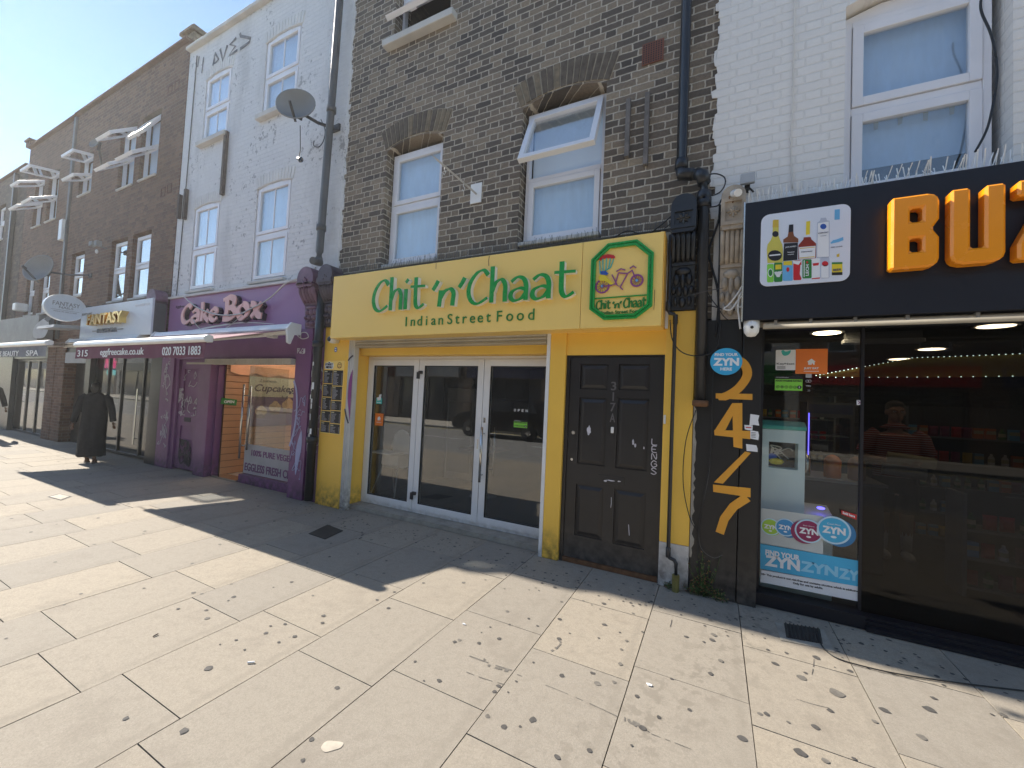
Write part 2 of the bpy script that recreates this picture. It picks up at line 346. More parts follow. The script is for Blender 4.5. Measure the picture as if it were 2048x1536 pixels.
# ---------------------------------------------------------------- mesh building
class MB:
    def __init__(s, xf=None): s.v = []; s.f = []; s.m = []; s.xf = xf
    def add(s, vs, fs, m=0):
        b = len(s.v)
        s.v += [tuple(s.xf(*p)) if s.xf else tuple(p) for p in vs]
        s.f += [tuple(b + i for i in f) for f in fs]; s.m += [m] * len(fs)
    def box(s, x0, x1, y0, y1, z0, z1, m=0):
        s.add([(x0, y0, z0), (x1, y0, z0), (x1, y1, z0), (x0, y1, z0), (x0, y0, z1), (x1, y0, z1), (x1, y1, z1), (x0, y1, z1)],
              [(0, 1, 5, 4), (1, 2, 6, 5), (2, 3, 7, 6), (3, 0, 4, 7), (4, 5, 6, 7), (3, 2, 1, 0)], m); return s
    def prism(s, poly, y0, y1, m=0):
        n = len(poly)
        s.add([(p[0], y0, p[1]) for p in poly] + [(p[0], y1, p[1]) for p in poly],
              [tuple(range(n)), tuple(range(2 * n - 1, n - 1, -1))] + [(i, n + i, n + (i + 1) % n, (i + 1) % n) for i in range(n)], m); return s
    def prism_x(s, poly, x0, x1, m=0):     # poly of (y, z)
        n = len(poly)
        s.add([(x0, p[0], p[1]) for p in poly] + [(x1, p[0], p[1]) for p in poly],
              [tuple(range(n)), tuple(range(2 * n - 1, n - 1, -1))] + [(i, n + i, n + (i + 1) % n, (i + 1) % n) for i in range(n)], m); return s
    def flat(s, poly, z0, z1, m=0):        # poly of (x, y)
        n = len(poly)
        s.add([(p[0], p[1], z0) for p in poly] + [(p[0], p[1], z1) for p in poly],
              [tuple(range(n - 1, -1, -1)), tuple(range(n, 2 * n))] + [(i, (i + 1) % n, n + (i + 1) % n, n + i) for i in range(n)], m); return s
    def tube(s, pts, r, n=8, m=0, r2=None):
        pts = [Vector(p) for p in pts]; rings = []
        up = Vector((0, 0, 1))
        for i, p in enumerate(pts):
            t = (pts[min(i + 1, len(pts) - 1)] - pts[max(i - 1, 0)]).normalized()
            a = t.cross(up)
            if a.length < 0.1: a = t.cross(Vector((0, 1, 0)))
            a.normalize(); b = t.cross(a).normalized()
            rr = r[i] if isinstance(r, (list, tuple)) else r
            k = r2[i] if r2 else rr
            rings.append([p + a * rr * math.cos(2 * math.pi * j / n) + b * k * math.sin(2 * math.pi * j / n) for j in range(n)])
        vs = [v for g in rings for v in g]; fs = []
        for i in range(len(pts) - 1):
            for j in range(n): fs.append((i * n + j, i * n + (j + 1) % n, (i + 1) * n + (j + 1) % n, (i + 1) * n + j))
        fs += [tuple(range(n - 1, -1, -1)), tuple((len(pts) - 1) * n + j for j in range(n))]
        s.add(vs, fs, m); return s
    def lathe(s, prof, c, n=16, m=0, axis='z', sy=1.0):
        vs = []; fs = []
        for r, h in prof:
            for j in range(n):
                a = 2 * math.pi * j / n; u, q = r * math.cos(a), r * math.sin(a) * sy
                vs.append((c[0] + u, c[1] + q, c[2] + h) if axis == 'z' else ((c[0] + u, c[1] + h, c[2] + q) if axis == 'y' else (c[0] + h, c[1] + u, c[2] + q)))
        for i in range(len(prof) - 1):
            for j in range(n): fs.append((i * n + j, i * n + (j + 1) % n, (i + 1) * n + (j + 1) % n, (i + 1) * n + j))
        fs += [tuple(range(n)), tuple((len(prof) - 1) * n + j for j in range(n - 1, -1, -1))]
        s.add(vs, fs, m); return s
    def ell(s, c, r, n=12, m=0):
        k = n // 2
        prof = [(max(1e-4, math.sin(math.pi * i / k)), -math.cos(math.pi * i / k)) for i in range(k + 1)]
        vs = []; fs = []
        for a, h in prof:
            for j in range(n): vs.append((c[0] + r[0] * a * math.cos(2 * math.pi * j / n), c[1] + r[1] * a * math.sin(2 * math.pi * j / n), c[2] + r[2] * h))
        for i in range(k):
            for j in range(n): fs.append((i * n + j, i * n + (j + 1) % n, (i + 1) * n + (j + 1) % n, (i + 1) * n + j))
        s.add(vs, fs, m); return s
    def ribbon(s, pts, wd, y, dep, m=0):
        """thick stroke in the x-z plane; wd a number or a list"""
        n = len(pts); L = []; Rr = []
        for i, p in enumerate(pts):
            a = pts[max(0, i - 1)]; b = pts[min(n - 1, i + 1)]
            t = Vector((b[0] - a[0], b[1] - a[1])); t = t.normalized() if t.length > 1e-9 else Vector((1, 0))
            k = (wd[i] if isinstance(wd, (list, tuple)) else wd) / 2
            L.append((p[0] - t.y * k, p[1] + t.x * k)); Rr.append((p[0] + t.y * k, p[1] - t.x * k))
        vs = []; fs = []
        for i in range(n): vs += [(L[i][0], y, L[i][1]), (Rr[i][0], y, Rr[i][1]), (Rr[i][0], y + dep, Rr[i][1]), (L[i][0], y + dep, L[i][1])]
        for i in range(n - 1):
            a, b = 4 * i, 4 * i + 4
            fs += [(a, a + 1, b + 1, b), (a + 1, a + 2, b + 2, b + 1), (a + 2, a + 3, b + 3, b + 2), (a + 3, a, b, b + 3)]
        fs += [(3, 2, 1, 0), (4 * n - 4, 4 * n - 3, 4 * n - 2, 4 * n - 1)]
        s.add(vs, fs, m); return s
    def text(s, st, x0, x1, z0, z1, y, dep=0.004, m=0, bold=0.0, shear=0.0, res=3, fit=True):
        vs, fs, (a, b, c, d) = text_mesh(st, bold, shear, res)
        kx = (x1 - x0) / max(b - a, 1e-6); kz = (z1 - z0) / max(d - c, 1e-6)
        if not fit: kx = kz
        s.add([(x0 + (p[0] - a) * kx, y + (dep if p[2] < 0.5 else 0), z0 + (p[1] - c) * kz) for p in vs], fs, m); return s
    def build(s, name, mats, parent=None, smooth=False, bevel=0, weld=False, mods=()):
        me = bpy.data.meshes.new(name); me.from_pydata(s.v, [], s.f)
        mats = mats if isinstance(mats, (list, tuple)) else [mats]
        for k in mats: me.materials.append(MAT[k])
        me.polygons.foreach_set('material_index', s.m)
        bm = bmesh.new(); bm.from_mesh(me)
        if weld: bmesh.ops.remove_doubles(bm, verts=bm.verts, dist=1e-5)
        bmesh.ops.recalc_face_normals(bm, faces=bm.faces); bm.to_mesh(me); bm.free()
        if smooth: me.polygons.foreach_set('use_smooth', [True] * len(me.polygons))
        o = bpy.data.objects.new(name, me); COL.objects.link(o)
        if parent is not None: setp(o, parent)
        if bevel:
            bv = o.modifiers.new('bevel', 'BEVEL'); bv.width = bevel; bv.segments = 2; bv.limit_method = 'ANGLE'; bv.angle_limit = R(40)
        return o
def world_loc(o):
    v = Vector(o.location)
    while o.parent: o = o.parent; v += o.location if o.type == 'EMPTY' else Vector()
    return v
def setp(o, parent):
    o.parent = parent
    l = Vector()
    q = parent
    while q:
        if q.type == 'EMPTY': l += q.location
        q = q.parent
    if parent.type == 'EMPTY': o.matrix_parent_inverse = Matrix.Translation(-l)
_tc = {}
def text_mesh(st, bold, shear, res):
    k = (st, bold, shear, res)
    if k not in _tc:
        cu = bpy.data.curves.new('lettering', 'FONT'); cu.body = st; cu.offset = bold; cu.shear = shear; cu.resolution_u = res; cu.extrude = 0.5
        cu.fill_mode = 'BOTH'
        o = bpy.data.objects.new('lettering', cu); COL.objects.link(o)
        dg = bpy.context.evaluated_depsgraph_get(); dg.update()
        me = bpy.data.meshes.new_from_object(o.evaluated_get(dg))
        vs = [(v.co.x, v.co.y, v.co.z) for v in me.vertices]; fs = [tuple(p.vertices) for p in me.polygons]
        vs = [(x, y, 1.0 if z > 0 else 0.0) for x, y, z in vs]
        bb = (min(v[0] for v in vs), max(v[0] for v in vs), min(v[1] for v in vs), max(v[1] for v in vs))
        bpy.data.objects.remove(o); bpy.data.curves.remove(cu); bpy.data.meshes.remove(me); _tc[k] = (vs, fs, bb)
    return _tc[k]
def tag(o, label=None, cat=None, group=None, kind=None):
    if label: o['label'] = label
    if cat: o['category'] = cat
    if group: o['group'] = group
    if kind: o['kind'] = kind
    return o
def thing(name, loc, label, cat, group=None):
    o = bpy.data.objects.new(name, None); COL.objects.link(o); o.location = loc; o.empty_display_size = 0.2
    return tag(o, label, cat, group)
def copy_tree(o, parent=None):
    c = o.copy(); COL.objects.link(c)
    if parent is not None: c.parent = parent
    for ch in o.children: copy_tree(ch, c)
    return c
def smooth_pts(pts, n=6, closed=False):
    P = [Vector(p) for p in pts]; out = []
    m = len(P)
    for i in range(m if closed else m - 1):
        if closed: a, b, c, d = P[(i - 1) % m], P[i], P[(i + 1) % m], P[(i + 2) % m]
        else: a, b, c, d = P[max(i - 1, 0)], P[i], P[i + 1], P[min(i + 2, m - 1)]
        for k in range(n):
            t = k / n
            out.append(0.5 * ((2 * b) + (c - a) * t + (2 * a - 5 * b + 4 * c - d) * t * t + (3 * b - a - 3 * c + d) * t ** 3))
    out.append(P[0] if closed else P[-1]); return [tuple(p) for p in out]
# hand drawn pen letters: strokes in a unit em
PEN = {
 'C': (0.66, [[(0.66, 0.84), (0.52, 1.0), (0.3, 0.94), (0.1, 0.68), (0.04, 0.38), (0.14, 0.1), (0.36, 0.0), (0.66, 0.16)]]),
 'h': (0.56, [[(0.08, 1.08), (0.08, 0.5), (0.08, 0.0)], [(0.1, 0.34), (0.2, 0.58), (0.38, 0.66), (0.49, 0.5), (0.5, 0.2), (0.5, 0.0)]]),
 'i': (0.20, [[(0.08, 0.64), (0.08, 0.3), (0.08, 0.0)], [(0.05, 0.85), (0.15, 0.95)]]),
 't': (0.52, [[(0.2, 0.98), (0.2, 0.5), (0.22, 0.14), (0.34, 0.01), (0.54, 0.12)], [(0.0, 0.70), (0.56, 0.68)]]),
 'n': (0.56, [[(0.08, 0.64), (0.08, 0.3), (0.08, 0.0)], [(0.1, 0.34), (0.2, 0.58), (0.38, 0.66), (0.49, 0.5), (0.5, 0.2), (0.5, 0.0)]]),
 'a': (0.58, [[(0.06, 0.56), (0.24, 0.68), (0.42, 0.62), (0.5, 0.44), (0.5, 0.2), (0.5, 0.0)], [(0.5, 0.30), (0.32, 0.36), (0.1, 0.28), (0.05, 0.12), (0.16, 0.01), (0.36, 0.06), (0.48, 0.2)]]),
 "'": (0.16, [[(0.17, 1.04), (0.11, 0.86), (0.03, 0.68)]]),
 'k': (0.55, [[(0.08, 1.08), (0.1, 0.5), (0.08, 0.0)], [(0.46, 0.62), (0.36, 0.46), (0.14, 0.34)], [(0.2, 0.38), (0.36, 0.16), (0.54, 0.0)]]),
 'e': (0.50, [[(0.08, 0.32), (0.3, 0.36), (0.44, 0.44), (0.38, 0.60), (0.22, 0.63), (0.06, 0.44), (0.05, 0.2), (0.18, 0.02), (0.36, 0.02), (0.48, 0.14)]]),
 'B': (0.68, [[(0.18, 1.0), (0.2, 0.5), (0.16, 0.0)], [(0.0, 0.94), (0.3, 1.04), (0.54, 0.94), (0.52, 0.68), (0.34, 0.55), (0.2, 0.54)], [(0.2, 0.53), (0.48, 0.52), (0.64, 0.3), (0.54, 0.08), (0.3, 0.0), (0.02, 0.03)]]),
 'o': (0.56, [[(0.28, 0.64), (0.1, 0.5), (0.05, 0.28), (0.16, 0.04), (0.34, 0.02), (0.5, 0.2), (0.5, 0.44), (0.38, 0.6), (0.26, 0.64)]]),
 'x': (0.54, [[(0.02, 0.62), (0.18, 0.54), (0.36, 0.1), (0.54, 0.02)], [(0.5, 0.62), (0.3, 0.32), (0.06, 0.0)]]),
 'G': (0.66, [[(0.62, 0.84), (0.5, 1.0), (0.26, 0.94), (0.06, 0.66), (0.04, 0.36), (0.16, 0.06), (0.4, 0.0), (0.6, 0.14), (0.6, 0.42), (0.4, 0.42)]]),
 ' ': (0.30, []),
}
def pen_text(mb, st, x0, x1, z0, z1, y, dep, m=0, wide=0.17, thin=0.06, ang=0.35, track=0.06, shear=0.0, stag=0.0012):
    x = 0; strokes = []
    for ch in st:
        wd, ss = PEN[ch]
        for q in ss: strokes.append([(x + a + shear * b, b) for a, b in q])
        x += wd + track
    tot = x - track; kx = (x1 - x0) / tot; kz = (z1 - z0) / 1.08
    nib = (math.cos(ang), math.sin(ang)); k = 0
    for q in strokes:
        P = smooth_pts([(a, b, 0) for a, b in q], 6); P = [(a, b) for a, b, _ in P]
        ws = []
        for i in range(len(P)):
            a = P[max(0, i - 1)]; b = P[min(len(P) - 1, i + 1)]
            t = Vector((b[0] - a[0], b[1] - a[1])).normalized()
            ws.append((thin + (wide - thin) * abs(t.x * nib[1] - t.y * nib[0])) * (kx + kz) / 2)
        mb.ribbon([(x0 + a * kx, z0 + b * kz) for a, b in P], ws, y - (k % 4) * stag, dep, m); k += 1
def scribble(mb, x0, x1, z0, z1, y, n, seed, wd=0.012, m=0):
    rr = random.Random(seed)
    for i in range(n):
        cx = rr.uniform(x0, x1); cz = rr.uniform(z0, z1); s = rr.uniform(0.05, 0.14)
        pts = [(cx, cz, 0)]
        for k in range(rr.randint(3, 7)):
            px, pz, _ = pts[-1]
            pts.append((min(x1, max(x0, px + rr.uniform(-s, s))), min(z1, max(z0, pz + rr.uniform(-s, s) * 1.3)), 0))
        P = smooth_pts(pts, 5); mb.ribbon([(a, b) for a, b, _ in P], [wd * rr.uniform(0.6, 1.1)] * len(P), y - 0.0006 * (i % 5), 0.003, m)

def wall_grid(mb, x0, x1, z0, z1, y0, y1, holes, m=0):
    xs = sorted({x0, x1, *[v for h in holes for v in h[:2] if x0 < v < x1]}); zs = sorted({z0, z1, *[v for h in holes for v in h[2:] if z0 < v < z1]})
    nx, nz = len(xs) - 1, len(zs) - 1
    def solid(i, j):
        if not (0 <= i < nx and 0 <= j < nz): return False
        cx = (xs[i] + xs[i + 1]) / 2; cz = (zs[j] + zs[j + 1]) / 2
        return not any(h[0] < cx < h[1] and h[2] < cz < h[3] for h in holes)
    for i in range(nx):
        for j in range(nz):
            if not solid(i, j): continue
            a, b, c, d = xs[i], xs[i + 1], zs[j], zs[j + 1]
            mb.add([(a, y0, c), (b, y0, c), (b, y0, d), (a, y0, d)], [(0, 1, 2, 3)], m)
            mb.add([(a, y1, c), (b, y1, c), (b, y1, d), (a, y1, d)], [(3, 2, 1, 0)], m)
            for ok, q in ((solid(i - 1, j), [(a, y0, c), (a, y0, d), (a, y1, d), (a, y1, c)]), (solid(i + 1, j), [(b, y0, c), (b, y1, c), (b, y1, d), (b, y0, d)]),
                          (solid(i, j - 1), [(a, y0, c), (a, y1, c), (b, y1, c), (b, y0, c)]), (solid(i, j + 1), [(a, y0, d), (b, y0, d), (b, y1, d), (a, y1, d)])):
                if not ok: mb.add(q, [(0, 1, 2, 3)], m)
    return mb
def frame(mb, x0, x1, z0, z1, y0, y1, t, m=0, tb=None):
    tb = tb or t
    mb.box(x0, x0 + t, y0, y1, z0, z1, m); mb.box(x1 - t, x1, y0, y1, z0, z1, m)
    mb.box(x0 + t, x1 - t, y0, y1, z0, z0 + tb, m); mb.box(x0 + t, x1 - t, y0, y1, z1 - t, z1, m)
def hinge(xh, yh, zh, ang):
    """tilt about a horizontal top hinge so that the bottom swings towards the street"""
    ca, sa = math.cos(ang), math.sin(ang)
    def f(x, y, z):
        dy, dz = y - yh, z - zh
        return (x, yh + dy * ca + dz * sa, zh + dz * ca - dy * sa)
    return f
def window(par, x0, x1, z0, z1, yf, split=0.5, frame_mat='upvc', blind='blind', t=0.06, open_top=0, open_bottom=0, sill=None, astragal=False, head=0.0, vent=False, dark=False):
    f = MB(); fy = yf; zm = z0 + (z1 - z0) * split
    frame(f, x0, x1, z0, z1, fy, fy + 0.07, t * 0.7)
    f.box(x0 + t * 0.7, x1 - t * 0.7, fy + 0.002, fy + 0.068, zm - t * 0.45, zm + t * 0.45)
    if vent: f.box((x0 + x1) / 2 - 0.2, (x0 + x1) / 2 + 0.2, fy - 0.012, fy - 0.0005, z1 - 0.052, z1 - 0.012)
    fr = f.build('window', frame_mat, par, bevel=0.006)
    g = t * 0.7
    for k, (a, b, op) in enumerate(((z0 + g, zm - t * 0.45, open_bottom), (zm + t * 0.45, z1 - g, open_top))):
        xf = hinge(0, fy, b, op) if op else None
        sm = MB(xf); e = 0.004
        yy = fy - 0.022 if op else fy - 0.012
        ov = 0.012 if op else 0
        frame(sm, x0 + g + e - ov, x1 - g - e + ov, a + e - ov, b - e, yy, fy + 0.04, t)
        if astragal: sm.box((x0 + x1) / 2 - 0.009, (x0 + x1) / 2 + 0.009, fy + 0.006, fy + 0.03, a + t, b - t)
        if op: sm.box((x0 + x1) / 2 - 0.05, (x0 + x1) / 2 + 0.05, fy + 0.04, fy + 0.06, a + 0.02, a + 0.045)
        so_ = sm.build('sash', frame_mat, fr, bevel=0.004)
        gm = MB(xf); gm.box(x0 + g + t * 0.9, x1 - g - t * 0.9, fy + 0.014, fy + 0.02, a + t * 0.9, b - t * 0.9)
        gm.build('pane', 'glass_up', fr)
    if not dark:
        MB().box(x0 + g, x1 - g, fy + 0.10, fy + 0.11, z0 + g, z1 - g).build('blind', blind, fr)
    if head:       # brick soffit / timber head under the arch
        MB().prism([(x0, z1), (x1, z1), (x1, z1 + head * 0.4), ((x0 + x1) / 2 + 0.2, z1 + head), ((x0 + x1) / 2 - 0.2, z1 + head), (x0, z1 + head * 0.4)], fy + 0.01, fy + 0.06).build('head_board', frame_mat, fr)
    if sill: MB().box(x0 - sill[0], x1 + sill[0], sill[2], fy - 0.002, z0 - sill[1], z0 - 0.003).build('window_sill', sill[3] if len(sill) > 3 else 'stone_sill', fr, bevel=0.012)
    return fr
def arch_pts(x0, x1, z, rise, n=12):
    c = (x0 + x1) / 2; h = (x1 - x0) / 2; r = (h * h + rise * rise) / (2 * rise); a = math.asin(h / r)
    return [(c + r * math.sin(-a + 2 * a * i / n), z + rise - r + r * math.cos(-a + 2 * a * i / n), -a + 2 * a * i / n) for i in range(n + 1)]
def arch_fill(mb, x0, x1, ztop, rise, y0, y1, m=0):
    """masonry between a segmental arch and the square head of its opening"""
    P = arch_pts(x0, x1, ztop - rise, rise, 14)
    for i in range(14):
        a, b = P[i], P[i + 1]
        if ztop - max(a[1], b[1]) > 1e-4 or True:
            mb.prism([(a[0], a[1]), (b[0], b[1]), (b[0], ztop + 0.0005), (a[0], ztop + 0.0005)], y0, y1, m)
def voussoirs(par, x0, x1, z, rise, h, y, mats, n=17, seed=1, y1=None):
    rr = random.Random(seed); mb = MB()
    c = (x0 + x1) / 2; hw = (x1 - x0) / 2; r = (hw * hw + rise * rise) / (2 * rise); a = math.asin(hw / r); zc = z + rise - r
    Q = []
    mm = [(c + r * math.sin(-a + 2 * a * i / 24), zc + r * math.cos(-a + 2 * a * i / 24)) for i in range(25)]
    mo = [(c + (r + h) * math.sin(-a + 2 * a * i / 24), zc + (r + h) * math.cos(-a + 2 * a * i / 24)) for i in range(25)]
    mb.prism(mm + mo[::-1], y - 0.003, y + 0.004, 0)
    for i in range(n):
        t0 = -a + 2 * a * (i + 0.09) / n; t1 = -a + 2 * a * (i + 0.91) / n
        q = [(c + (r + 0.002) * math.sin(t0), zc + (r + 0.002) * math.cos(t0)), (c + (r + 0.002) * math.sin(t1), zc + (r + 0.002) * math.cos(t1)),
             (c + (r + h - 0.008) * math.sin(t1), zc + (r + h - 0.008) * math.cos(t1)), (c + (r + h - 0.008) * math.sin(t0), zc + (r + h - 0.008) * math.cos(t0))]
        q = [(u + rr.uniform(-.003, .003), v + rr.uniform(-.003, .003)) for u, v in q]
        mb.prism(q, y - 0.009 - rr.uniform(0, 0.004), y - 0.003, 1 + (rr.random() < 0.4))
    return mb.build('brick_arch', mats, par, bevel=0.003)
# ================================================================ SETTING: ground
mat('far_paving', (0.50, 0.45, 0.37), .9, var=.12)
JX0, JP = -0.405, 0.6135
def ground():
    mb = MB()
    rr = random.Random(3)
    mb.add([(-90, -5.05, -0.02), (40, -5.05, -0.02), (40, 0.6, -0.02), (-90, 0.6, -0.02)], [(0, 1, 2, 3)], 1)
    k0, k1 = -62, 18
    for k in range(k0, k1):
        xa = JX0 + k * JP; xb = xa + JP; g = 0.0027
        off = -0.495 if (k % 2 == 0) else -0.655
        ys = []; y = off
        while y > -5.0: ys.append(y); y -= 0.7725
        ys = [0.62] + ys + [-5.02]
        for i in range(len(ys) - 1):
            if xb < -20 and i % 1: pass
            ya, yb = ys[i], ys[i + 1]
            t = [rr.uniform(-0.0022, 0.0) for _ in range(4)]
            j = [rr.uniform(-0.0012, 0.0012) for _ in range(4)]
            mb.add([(xa + g + j[0], yb + g, t[0]), (xb - g + j[1], yb + g, t[1]), (xb - g + j[2], ya - g, t[2]), (xa + g + j[3], ya - g, t[3]),
                    (xa + g + j[0], yb + g, -0.019), (xb - g + j[1], yb + g, -0.019), (xb - g + j[2], ya - g, -0.019), (xa + g + j[3], ya - g, -0.019)],
                   [(0, 1, 2, 3), (0, 4, 5, 1), (1, 5, 6, 2), (2, 6, 7, 3), (3, 7, 4, 0)], 0)
    # trodden chewing gum: the spots seen in the photograph and random ones elsewhere
    cnt = [0]
    def spot(x, y, r, z, m):
        cnt[0] = (cnt[0] + 1) % 140; z += cnt[0] * 4e-6
        n = 9; a0 = rr.random() * 6
        vs = [(x + r * rr.uniform(0.75, 1.2) * math.cos(a0 + 6.283 * i / n), y + r * rr.uniform(0.7, 1.1) * math.sin(a0 + 6.283 * i / n), z) for i in range(n)]
        P = smooth_pts(vs, 3, True)[:-1]; mb.add([tuple(p) for p in P], [tuple(range(len(P)))], m)
    def z2(u, v): p = W(600 + u / 2.763, 980 + v / 2.763, z=0); return p.x, p.y
    def z3(u, v): p = W(1250 + u / 2.566, 1100 + v / 2.566, z=0); return p.x, p.y
    def z1(u, v): p = W(u / 2.341, 880 + v / 2.341, z=0); return p.x, p.y
    k = 0
    for f, L in ((z2, [(905, 512, 12), (683, 514, 8), (1025, 497, 7), (1408, 538, 12), (1680, 628, 14), (1682, 744, 14), (1435, 714, 13), (1145, 671, 11), (1264, 710, 9), (1312, 751, 8), (1157, 744, 8), (1100, 822, 13), (880, 829, 12), (855, 839, 13), (988, 846, 12), (1051, 758, 7), (1003, 788, 5), (1018, 936, 8), (635, 947, 9), (205, 1093, 15), (768, 1054, 15), (684, 1054, 6), (1097, 1083, 15), (1074, 1115, 13), (1290, 953, 8), (1447, 1026, 15), (1617, 1012, 13), (1643, 1070, 19), (1735, 1062, 12), (1770, 962, 15), (1804, 834, 10), (1767, 787, 7), (1490, 792, 7), (1431, 822, 14), (1285, 1270, 22), (1127, 1311, 19), (1216, 1307, 9), (1035, 1250, 16), (1601, 1440, 16), (1423, 1476, 18), (1833, 1412, 9), (1893, 1315, 22), (1863, 1140, 14), (65, 1378, 15), (15, 1494, 13), (130, 695, 13), (123, 734, 11), (425, 608, 10), (488, 653, 12), (522, 564, 10), (712, 455, 8), (464, 461, 10), (313, 470, 9), (320, 354, 7), (330, 268, 8), (649, 223, 7), (478, 392, 8), (1085, 390, 10), (1230, 400, 9), (1400, 499, 10), (1555, 451, 9), (1480, 507, 7), (1650, 585, 7), (1885, 545, 10), (1565, 612, 8), (1612, 635, 6), (1840, 682, 9), (1893, 785, 8), (965, 288, 8), (886, 380, 8), (1130, 546, 6), (1303, 541, 5), (1320, 556, 5), (1445, 617, 8), (1650, 818, 6), (1775, 880, 9), (1195, 1058, 8), (1150, 1118, 7)]),
                 (z3, [(455, 435, 14), (447, 462, 15), (313, 445, 11), (404, 472, 8), (492, 569, 14), (438, 635, 15), (331, 821, 12), (174, 859, 13), (603, 968, 24), (240, 662, 10), (768, 583, 17), (909, 656, 22), (926, 631, 10), (1154, 621, 13), (982, 553, 18), (828, 529, 10), (733, 513, 10), (1086, 733, 32), (1053, 825, 15), (692, 842, 13), (727, 842, 15), (838, 884, 10), (979, 909, 19), (899, 1041, 28), (1028, 1081, 18), (1177, 1072, 12), (1333, 823, 22), (1560, 818, 24), (1583, 760, 13), (1524, 960, 22), (1942, 848, 17), (1281, 880, 13), (75, 280, 9), (105, 282, 8), (83, 198, 9), (100, 230, 8), (135, 265, 9), (525, 440, 6), (60, 752, 11), (1266, 459, 9), (1361, 465, 7), (1410, 580, 9), (525, 345, 6), (660, 358, 7), (705, 323, 7), (1212, 480, 12), (1750, 665, 10), (1600, 648, 12)]),
                 (z1, [(1515, 823, 11), (1510, 857, 9), (1245, 904, 11), (1266, 871, 7), (1380, 920, 11), (1305, 947, 8), (1335, 862, 9), (1105, 937, 8), (1145, 982, 7), (1030, 957, 5), (975, 1069, 19), (860, 1363, 22), (590, 1304, 14), (1418, 1500, 10), (1458, 1403, 12), (1365, 665, 9), (1465, 728, 7), (1578, 1160, 12), (835, 790, 9), (965, 797, 9), (1095, 734, 12), (945, 720, 8), (1280, 690, 4), (300, 770, 7), (1153, 380, 10), (1285, 380, 8), (1355, 435, 8), (1160, 440, 5)])):
        for u, v, s in L:
            x, y = f(u, v); x2, y2 = f(u + s, v); r = 0.95 * math.hypot(x2 - x, y2 - y)
            spot(x, y, r, 0.0012, 2 + (rr.random() < 0.3)); k += 1
    for _ in range(900):
        x = rr.uniform(-26, 6); y = rr.uniform(-4.9, 0.02)
        if x > -3 and y < -0.45 and y > -3.4: continue
        if y < -1.0 and rr.random() < 0.5: continue
        spot(x, y, rr.uniform(0.007, 0.019), 0.0012, 2 + (rr.random() < 0.5))
    for _ in range(330):      # thick along the shop thresholds
        spot(rr.uniform(-5, 3), min(0.02, rr.gauss(-0.28, 0.16)), rr.uniform(0.005, 0.013), 0.0013, 2)
    # a pale patch of old cement
    def patch(P, z, m):
        Q = smooth_pts([(a, b, z) for a, b in P], 3, True)[:-1]; mb.add(Q, [tuple(range(len(Q)))], m)
    patch([z2(120, 1415), z2(150, 1388), z2(215, 1392), z2(240, 1400), z2(225, 1425), z2(190, 1438), z2(140, 1450), z2(118, 1432)], 0.0016, 4)
    for L, w_, m_, f_ in (([(905, 905), (1000, 940), (1100, 975), (1180, 1000)], .010, 3, z2), ([(1030, 965), (1090, 985), (1150, 1000)], .020, 3, z2), ([(905, 1000), (1010, 1040), (1130, 1075)], .006, 3, z2),
                          ([(1200, 1020), (1400, 1095), (1600, 1180), (1750, 1250)], .006, 3, z2), ([(1790, 1265), (1850, 1285), (1905, 1320)], .022, 3, z2), ([(1810, 1275), (1870, 1310)], .014, 3, z2), ([(1900, 1318), (1932, 1340)], .006, 2, z2),
                          ([(120, 938), (230, 980), (340, 1022)], .005, 3, z3), ([(1370, 900), (1420, 870), (1440, 845), (1425, 825)], .016, 3, z2), ([(232, 395), (238, 372), (240, 358)], .007, 2, z3), ([(960, 640), (968, 590), (970, 560)], .004, 2, z3),
                          ([(870, 762), (960, 790), (1050, 812)], .005, 3, z3), ([(1300, 625), (1400, 648), (1600, 690)], .004, 3, z3)):
        Q = [f_(*p) for p in L]; Q = smooth_pts([(a, b, 0) for a, b in Q], 5)
        for q_ in range(len(Q) - 1):
            if rr.random() < .22: continue
            a, b = Vector(Q[q_]), Vector(Q[q_ + 1]); nn = (b - a).cross(Vector((0, 0, 1))).normalized() * w_ * rr.uniform(.25, .6)
            zq = .0006 + 2e-5 * (q_ % 20); mb.add([(a.x + nn.x, a.y + nn.y, zq), (b.x + nn.x, b.y + nn.y, zq), (b.x - nn.x, b.y - nn.y, zq), (a.x - nn.x, a.y - nn.y, zq)], [(0, 1, 2, 3)], m_)
    o = mb.build('pavement', ['paving', 'joint', 'gum', 'gum_pale', 'concrete_pale', 'wet_stain'])
    tag(o, kind='structure')
mat('wet_stain', (0.33, 0.285, 0.23), 0.8, var=0.12, vscale=30)
mat('concrete_pale', (0.52, 0.46, 0.375), 0.9, var=0.2, vscale=20)
ground()
tag(MB().box(-90, 40, -5.2, -5.05, -0.16, 0.0).build('kerb', 'kerb', bevel=0.012), kind='structure')
tag(MB().box(-90, 40, -13.2, -13.05, -0.16, 0.0).build('kerb', 'kerb', bevel=0.012), kind='structure')
rd = MB(); rd.box(-90, 40, -13.05, -5.2, -0.5, -0.11, 0)
for k in range(-14, 6): rd.box(k * 6, k * 6 + 3, -9.18, -9.08, -0.11, -0.106, 1)
rd.box(-90, 40, -5.52, -5.44, -0.11, -0.106, 2); rd.box(-90, 40, -12.85, -12.77, -0.11, -0.106, 2)
tag(rd.build('road', ['asphalt', 'white_print', 'yellow_print']), kind='structure')
tag(MB().box(-90, 40, -17.2, -13.2, -0.3, -0.002).build('pavement', 'far_paving'), kind='structure')
g = MB(); g.add([(-600, -600, -0.62), (600, -600, -0.62), (600, 600, -0.62), (-600, 600, -0.62)], [(0, 1, 2, 3)])
tag(g.build('ground', 'concrete'), kind='structure')

